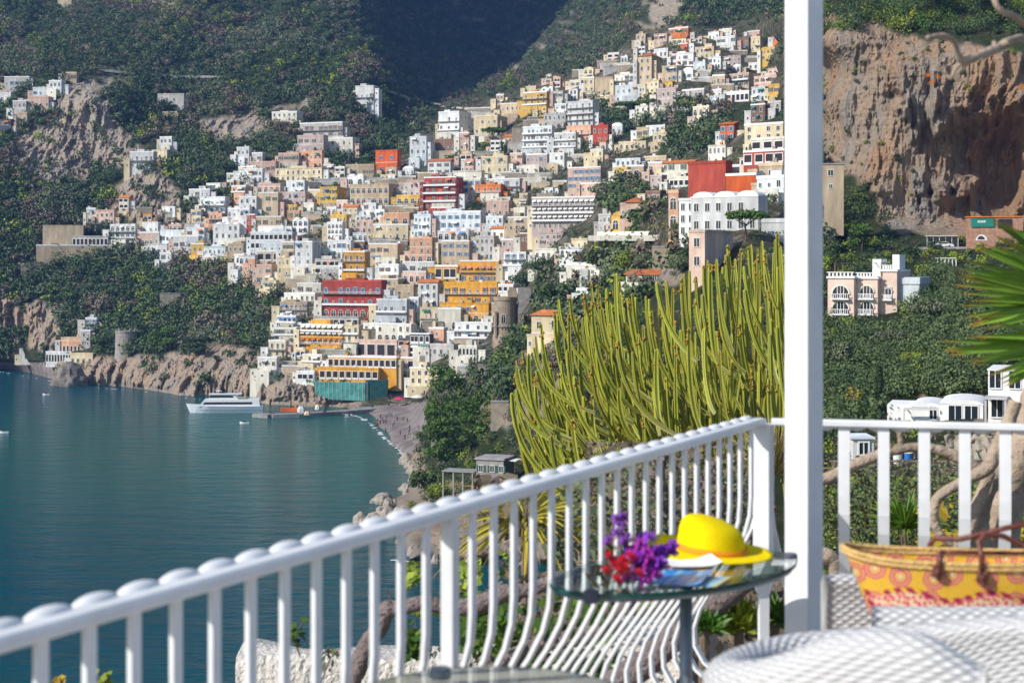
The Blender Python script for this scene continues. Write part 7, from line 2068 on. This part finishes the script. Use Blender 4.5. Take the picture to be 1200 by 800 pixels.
for c, s_, tx in [((1092, 96), .022, .9), ((1088, 88), .016, .3), ((1100, 90), .015, -.5), ((1199, 102), .025, .4)]:
    p = Vector(P(c[0], c[1], 4.75)) - go; a = Vector((math.cos(tx), .2, math.sin(tx) * .5)) * s_; b_ = Vector((0, .3, 1)).normalized() * s_ * .4
    m.add([p - a, p + b_ * .9, p + a, p - b_ * .9], [(0, 1, 2, 3)])
m.build('leaf', mat('rust_leaf', (.45, .15, .03), .7, .3, 30), gt, fix=False)

M_vine = mat('grey_vine_bark', (.22, .175, .165), .95, .35, 10, .8, 50, spec=.1)
def vine(name, pts, rad, D, label, cat='vine'):
    o0 = Vector(P(*pts[-1], D if np.isscalar(D) else D[-1])); m = MB(); gtube(m, pts, rad, D, len(label)); m.v = [tuple(Vector(v) - o0) for v in m.v]
    o = m.build(name, M_vine, None, smooth=True, loc=o0); tag(o, label, cat); return o
vine('vine_stem', [(405, 815), (420, 780), (432, 752), (446, 735), (452, 715), (470, 712), (498, 706), (530, 712), (566, 706), (592, 694), (622, 690), (660, 676), (700, 668)], [.04, .04, .038, .036, .042, .034, .032, .034, .042, .036, .03, .03, .028], 6.9, 'grey woody vine arching behind the balusters over the stone wall')
vine('vine_stem', [(545, 815), (575, 790), (600, 772), (640, 752), (668, 748), (700, 740), (740, 700)], [.05, .045, .042, .04, .04, .035, .03], 7.2, 'grey woody vine lower down, behind the belly of the balusters')
vine('vine_stem', [(690, 820), (730, 795), (765, 770), (800, 735), (830, 712), (860, 690), (880, 670)], [.06, .06, .062, .06, .06, .055, .05], 6.95, 'thick brown vine trunk behind the curved balusters below the table')
vine('vine_stem', [(800, 815), (812, 780), (806, 740), (815, 700), (808, 650)], [.05, .05, .045, .04, .03], 7.3, 'upright brown vine stem behind the table leg')
vine('vine_stem', [(772, 530), (768, 560), (776, 590), (770, 630)], [.05, .06, .05, .05], 9.5, 'brown dead flower spike behind the railing left of the hat')
vine('vine_stem', [(838, 545), (832, 575), (842, 600), (836, 640)], [.05, .07, .06, .05], 9.5, 'brown dead flower spike behind the railing above the hat')

# ivy and garden plants behind the balusters
def leaves(name, boxes, label, kind=None, cat='plant'):
    rg = np.random.default_rng(len(label)); Vs = []; Cs = []
    for (x0, x1, y0, y1, d0, d1, n_, size, pal) in boxes:
        cl = rg.uniform(0, 1, (max(4, n_ // 40), 2))
        pick = rg.integers(0, len(cl), n_)
        xx = x0 + (x1 - x0) * np.clip(cl[pick, 0] + rg.normal(0, .10, n_), 0, 1); yy = y0 + (y1 - y0) * np.clip(cl[pick, 1] + rg.normal(0, .12, n_), 0, 1)
        dd = rg.uniform(d0, d1, n_)
        pos = np.stack([(xx - CX) / F * dd, dd, HC - (yy - HY) / F * dd], 1)
        nr = rg.normal(size=(n_, 3)) * 1.0 + [-.4, -.4, .7]; nr /= np.linalg.norm(nr, axis=1)[:, None]
        t1 = np.cross(nr, rg.normal(size=(n_, 3))); t1 /= np.linalg.norm(t1, axis=1)[:, None]; t2 = np.cross(nr, t1)
        s_ = size * rg.uniform(.6, 1.3, (n_, 1))
        Vs.append(np.stack([pos - t1 * s_ * .6, pos + t2 * s_ * .42 - t1 * s_ * .1, pos + t1 * s_ * .6, pos - t2 * s_ * .42 - t1 * s_ * .1], 1).reshape(-1, 3))
        c0, c1 = np.array(PAL[pal][0]), np.array(PAL[pal][1]); t = rg.random((n_, 1)) ** 1.5
        Cs.append(np.repeat(c0 * (1 - t) + c1 * t, 4, 0))
    V = np.concatenate(Vs); o = np_mesh(name, V, np.arange(len(V)).reshape(-1, 4), M_leaf, np.concatenate(Cs)); tag(o, label, cat, kind=kind)
PAL['ivy'] = ((.03, .075, .014), (.12, .20, .03))
leaves('ivy', [(545, 720, 700, 810, 7.0, 8.6, 900, .055, 'ivy'), (470, 560, 660, 720, 8.0, 9.5, 240, .05, 'bright'), (470, 600, 740, 800, 7.6, 8.6, 260, .05, 'ivy'), (640, 700, 560, 690, 8.5, 10, 340, .05, 'olive')], 'ivy and scrambling leaves spilling over the stone wall behind the railing', 'stuff', 'ivy')
leaves('dry_brush', [(560, 720, 560, 800, 8.2, 10.5, 700, .06, 'dry'), (690, 905, 520, 700, 9, 12.5, 6500, .035, 'dry'), (700, 900, 540, 700, 9, 12, 3500, .035, 'olive'), (820, 930, 680, 780, 7.6, 9, 420, .06, 'dry')], 'dry brown and olive brush under the cactus behind the railing', 'stuff', 'brush')
leaves('hedge', [(955, 1215, 545, 680, 13, 19, 26000, .03, 'olive'), (955, 1215, 560, 680, 12, 15, 9000, .028, 'grove'), (955, 1215, 560, 680, 12, 15, 3000, .03, 'bright'), (955, 1215, 540, 680, 13, 20, 16000, .032, 'dry'), (1080, 1215, 590, 660, 9, 11, 500, .06, 'yellow')], 'mixed olive green and dry hedge plants beyond the right railing', 'stuff', 'hedge')
def sprig(px, py, h, label, pal='ivy', D=7.5, n=22):
    c = P(px, py, D); rt = empty('sprig', c, 0, label, 'plant'); rg = np.random.default_rng(int(px)); m = MB(); k = D / F
    V = []; C_ = []
    for j in range(3):
        pts = [Vector((0, 0, 0)), Vector((rg.uniform(-.3, .3) * h * k, 0, .5 * h * k)), Vector((rg.uniform(-.5, .5) * h * k, 0, h * k * rg.uniform(.7, 1)))]
        m.tube(pts, .003, 5)
        for i in range(n // 3):
            t = rg.uniform(.3, 1); p = np.array(pts[0].lerp(pts[1], min(1, t * 2)) if t < .5 else pts[1].lerp(pts[2], t * 2 - 1)) + rg.normal(0, .012, 3)
            nr = rg.normal(size=3) + [-.5, -.8, .6]; nr /= np.linalg.norm(nr); t1 = np.cross(nr, rg.normal(size=3)); t1 /= np.linalg.norm(t1); t2 = np.cross(nr, t1); s_ = .04 * rg.uniform(.6, 1.2)
            V += [p - t1 * s_ * .6, p + t2 * s_ * .4, p + t1 * s_ * .6, p - t2 * s_ * .4]; u = rg.random()
            C_ += [np.array(PAL[pal][0]) * (1 - u) + np.array(PAL[pal][1]) * u] * 4
    np_mesh('leaves', np.array(V), np.arange(len(V)).reshape(-1, 4), M_leaf, np.array(C_), parent=rt); m.build('stalk', M_bark, rt)
sprig(352, 770, 46, 'leafy green sprig rising in front of the sea between two left balusters', 'ivy')
sprig(376, 800, 60, 'thin sprig with few leaves just left of the white stone wall', 'olive')
sprig(118, 812, 26, 'green sprig tip at the bottom edge, third baluster from the left', 'bright', 6.5)
sprig(72, 806, 14, 'yellow flower tip at the bottom left corner', 'yellow', 6.5, 9)
sprig(488, 760, 75, 'red and green leaved sprig left of the wide railing post', 'ivy', 8)
sprig(596, 690, 50, 'upright yellow green sprig right of the wide railing post', 'bright', 8.5)

# pool garden beyond the right railing
D = 112; s = D / F
t = empty('pool', P(1120, 551, D), 0, 'bright blue swimming pool glimpsed between the right balusters', 'pool')
m = MB(); m.box(-36 * s, 30 * s, -2.5, 3, -2, 0); m.build('basin', WM['E'], t)
m = MB(); m.box(-33 * s, 27 * s, -2.2, 2.7, .001, .03); m.build('pool_water', mat('pool_blue', (.04, .32, .55), .1, .2, .6), t)
t = empty('garden_shed', P(1000, 540, D), 0, 'small white garden shed between the first two right balusters', 'shed')
m = MB(); m.box(0, 24 * s, 0, 2.5, -1, 26 * s); m.build('wall', WM['W'], t); m = MB(); m.box(-.2, 25 * s, -.2, 2.7, 26 * s, 28 * s); m.build('roof', WM['L'], t); put('window', window_mesh(.6, .8, 'r', 'n'), t, (12 * s, 0, 8 * s))
for px, c, lab in ((1052, 'W', 'white pool lounger cover beside the blue bin'), (1064, 'L', 'blue bin by the pool garden wall')):
    o = empty('pool_bin', P(px, 545, D), 0, lab, 'bin'); m = MB(); m.lathe([(.28, 0), (.34, .8), (.36, .85)], 12); m.build('body', mat('bin_' + c, (.7, .7, .7) if c == 'W' else (.03, .16, .5), .5, .1), o); m = MB(); m.lathe([(.38, .85), (.36, .92), (.05, .97)], 12); m.build('lid', M_white, o)
for px, py, w, h, lab in ((1155, 540, 60, 45, 'rough stone retaining wall beyond the gnarled tree'), (985, 600, 50, 36, 'pale rubble bank behind the first right baluster')):
    d_ = 60 if px > 1100 else 24; k = d_ / F; o = empty('stone_bank', P(px, py, d_), .1, lab, 'wall'); m = MB()
    m.grid(lambda u, v: ((u - .5) * w * k * 1.5, -.8 + v * 1.2 + .3 * float(vnoise(u * 14, v * 9, 0, 5)), -.6 + v * h * k + .2 * float(vnoise(u * 16, v * 10, 3, 6))), 40, 20); m.build('stonework', M_wallst, o, fix=False)
# ------------------------------------------------------------------ labels for the houses of the town
GROUP = 'houses of the hillside town'
LM = [h for h in HOUSES if h['short']]
def article(s): return ('an ' if s[0] in 'aeiou' else 'a ') + s
def size(h):
    a = (h['x1'] - h['x0']) * (h['y1'] - h['y0'])
    ar = (h['x1'] - h['x0']) / (h['y1'] - h['y0'])
    if ar > 3: return 'long'
    if ar < .85: return 'narrow'
    return 'small' if a < 330 else 'large' if a > 1400 else ''
def roofw(h): return {'f': '', 't': 'terracotta terraced', 'd': 'domed', 'v': 'vaulted', 'g': 'gabled', 'h': 'hip roofed', 's': 'slant roofed', 'p': 'pergola topped'}[h['roof']]
def feat(h):
    o = h['opt']
    if 'w' in o or 'q' in o: return 'with awnings'
    if 'a' in o: return 'with arched openings'
    if 'A' in o: return 'with ground floor arches'
    if 'o' in o: return 'with open bays'
    if 'b' in o: return 'with balconies'
    return ''
def storeys(h): return {0: '', 1: 'one-storey', 2: 'two-storey', 3: 'three-storey', 4: 'four-storey'}[h['rows']]
def rel(h, k):
    dx = h['x'] - k['x']; dy = h['y'] - k['y']
    wx = (k['x1'] - k['x0']) / 2; wy = (k['y1'] - k['y0']) / 2
    if abs(dx) < wx * .9 + 3: return 'just above' if dy < 0 else 'just below'
    if abs(dy) < wy * .9 + 3: return 'left of' if dx < 0 else 'right of'
    return ('above left of' if dx < 0 else 'above right of') if dy < 0 else ('below left of' if dx < 0 else 'below right of')
used = set()
for h in HOUSES:
    if h['label']: used.add(h['label'])
todo = [h for h in HOUSES if not h['label']]
for h in todo:
    ks = sorted(LM, key=lambda k: (h['x'] - k['x']) ** 2 + 1.5 * (h['y'] - k['y']) ** 2)
    base = ' '.join(x for x in (size(h), CNAME[h['c']], storeys(h), roofw(h), 'house') if x)
    done = False
    for f in ('', feat(h)):
        for k in ks[:4]:
            if done: break
            lab = ' '.join(x for x in (base, f, rel(h, k), 'the', k['short']) if x)
            if lab not in used and len(lab.split()) <= 16:
                used.add(lab); h['label'] = lab; done = True
    if not done:
        others = sorted((q for q in HOUSES if q is not h), key=lambda q: (h['x'] - q['x']) ** 2 + (h['y'] - q['y']) ** 2)
        for q in others[:8]:
            lab = f"{base}, {rel(h, q)} {article(CNAME[q['c']])} one, near the {ks[0]['short']}"
            if lab not in used and len(lab.split()) <= 16:
                used.add(lab); h['label'] = lab; done = True; break
    if not done: h['label'] = base + f" near the {ks[0]['short']}, {len(used)}"
for h in HOUSES:
    tag(h['o'], h['label'], h['cat'], GROUP)

# everything with a category is a thing unless said otherwise
for o in list(bpy.data.objects):
    if o.parent is None and 'category' in o.keys() and 'kind' not in o.keys(): o['kind'] = 'thing'
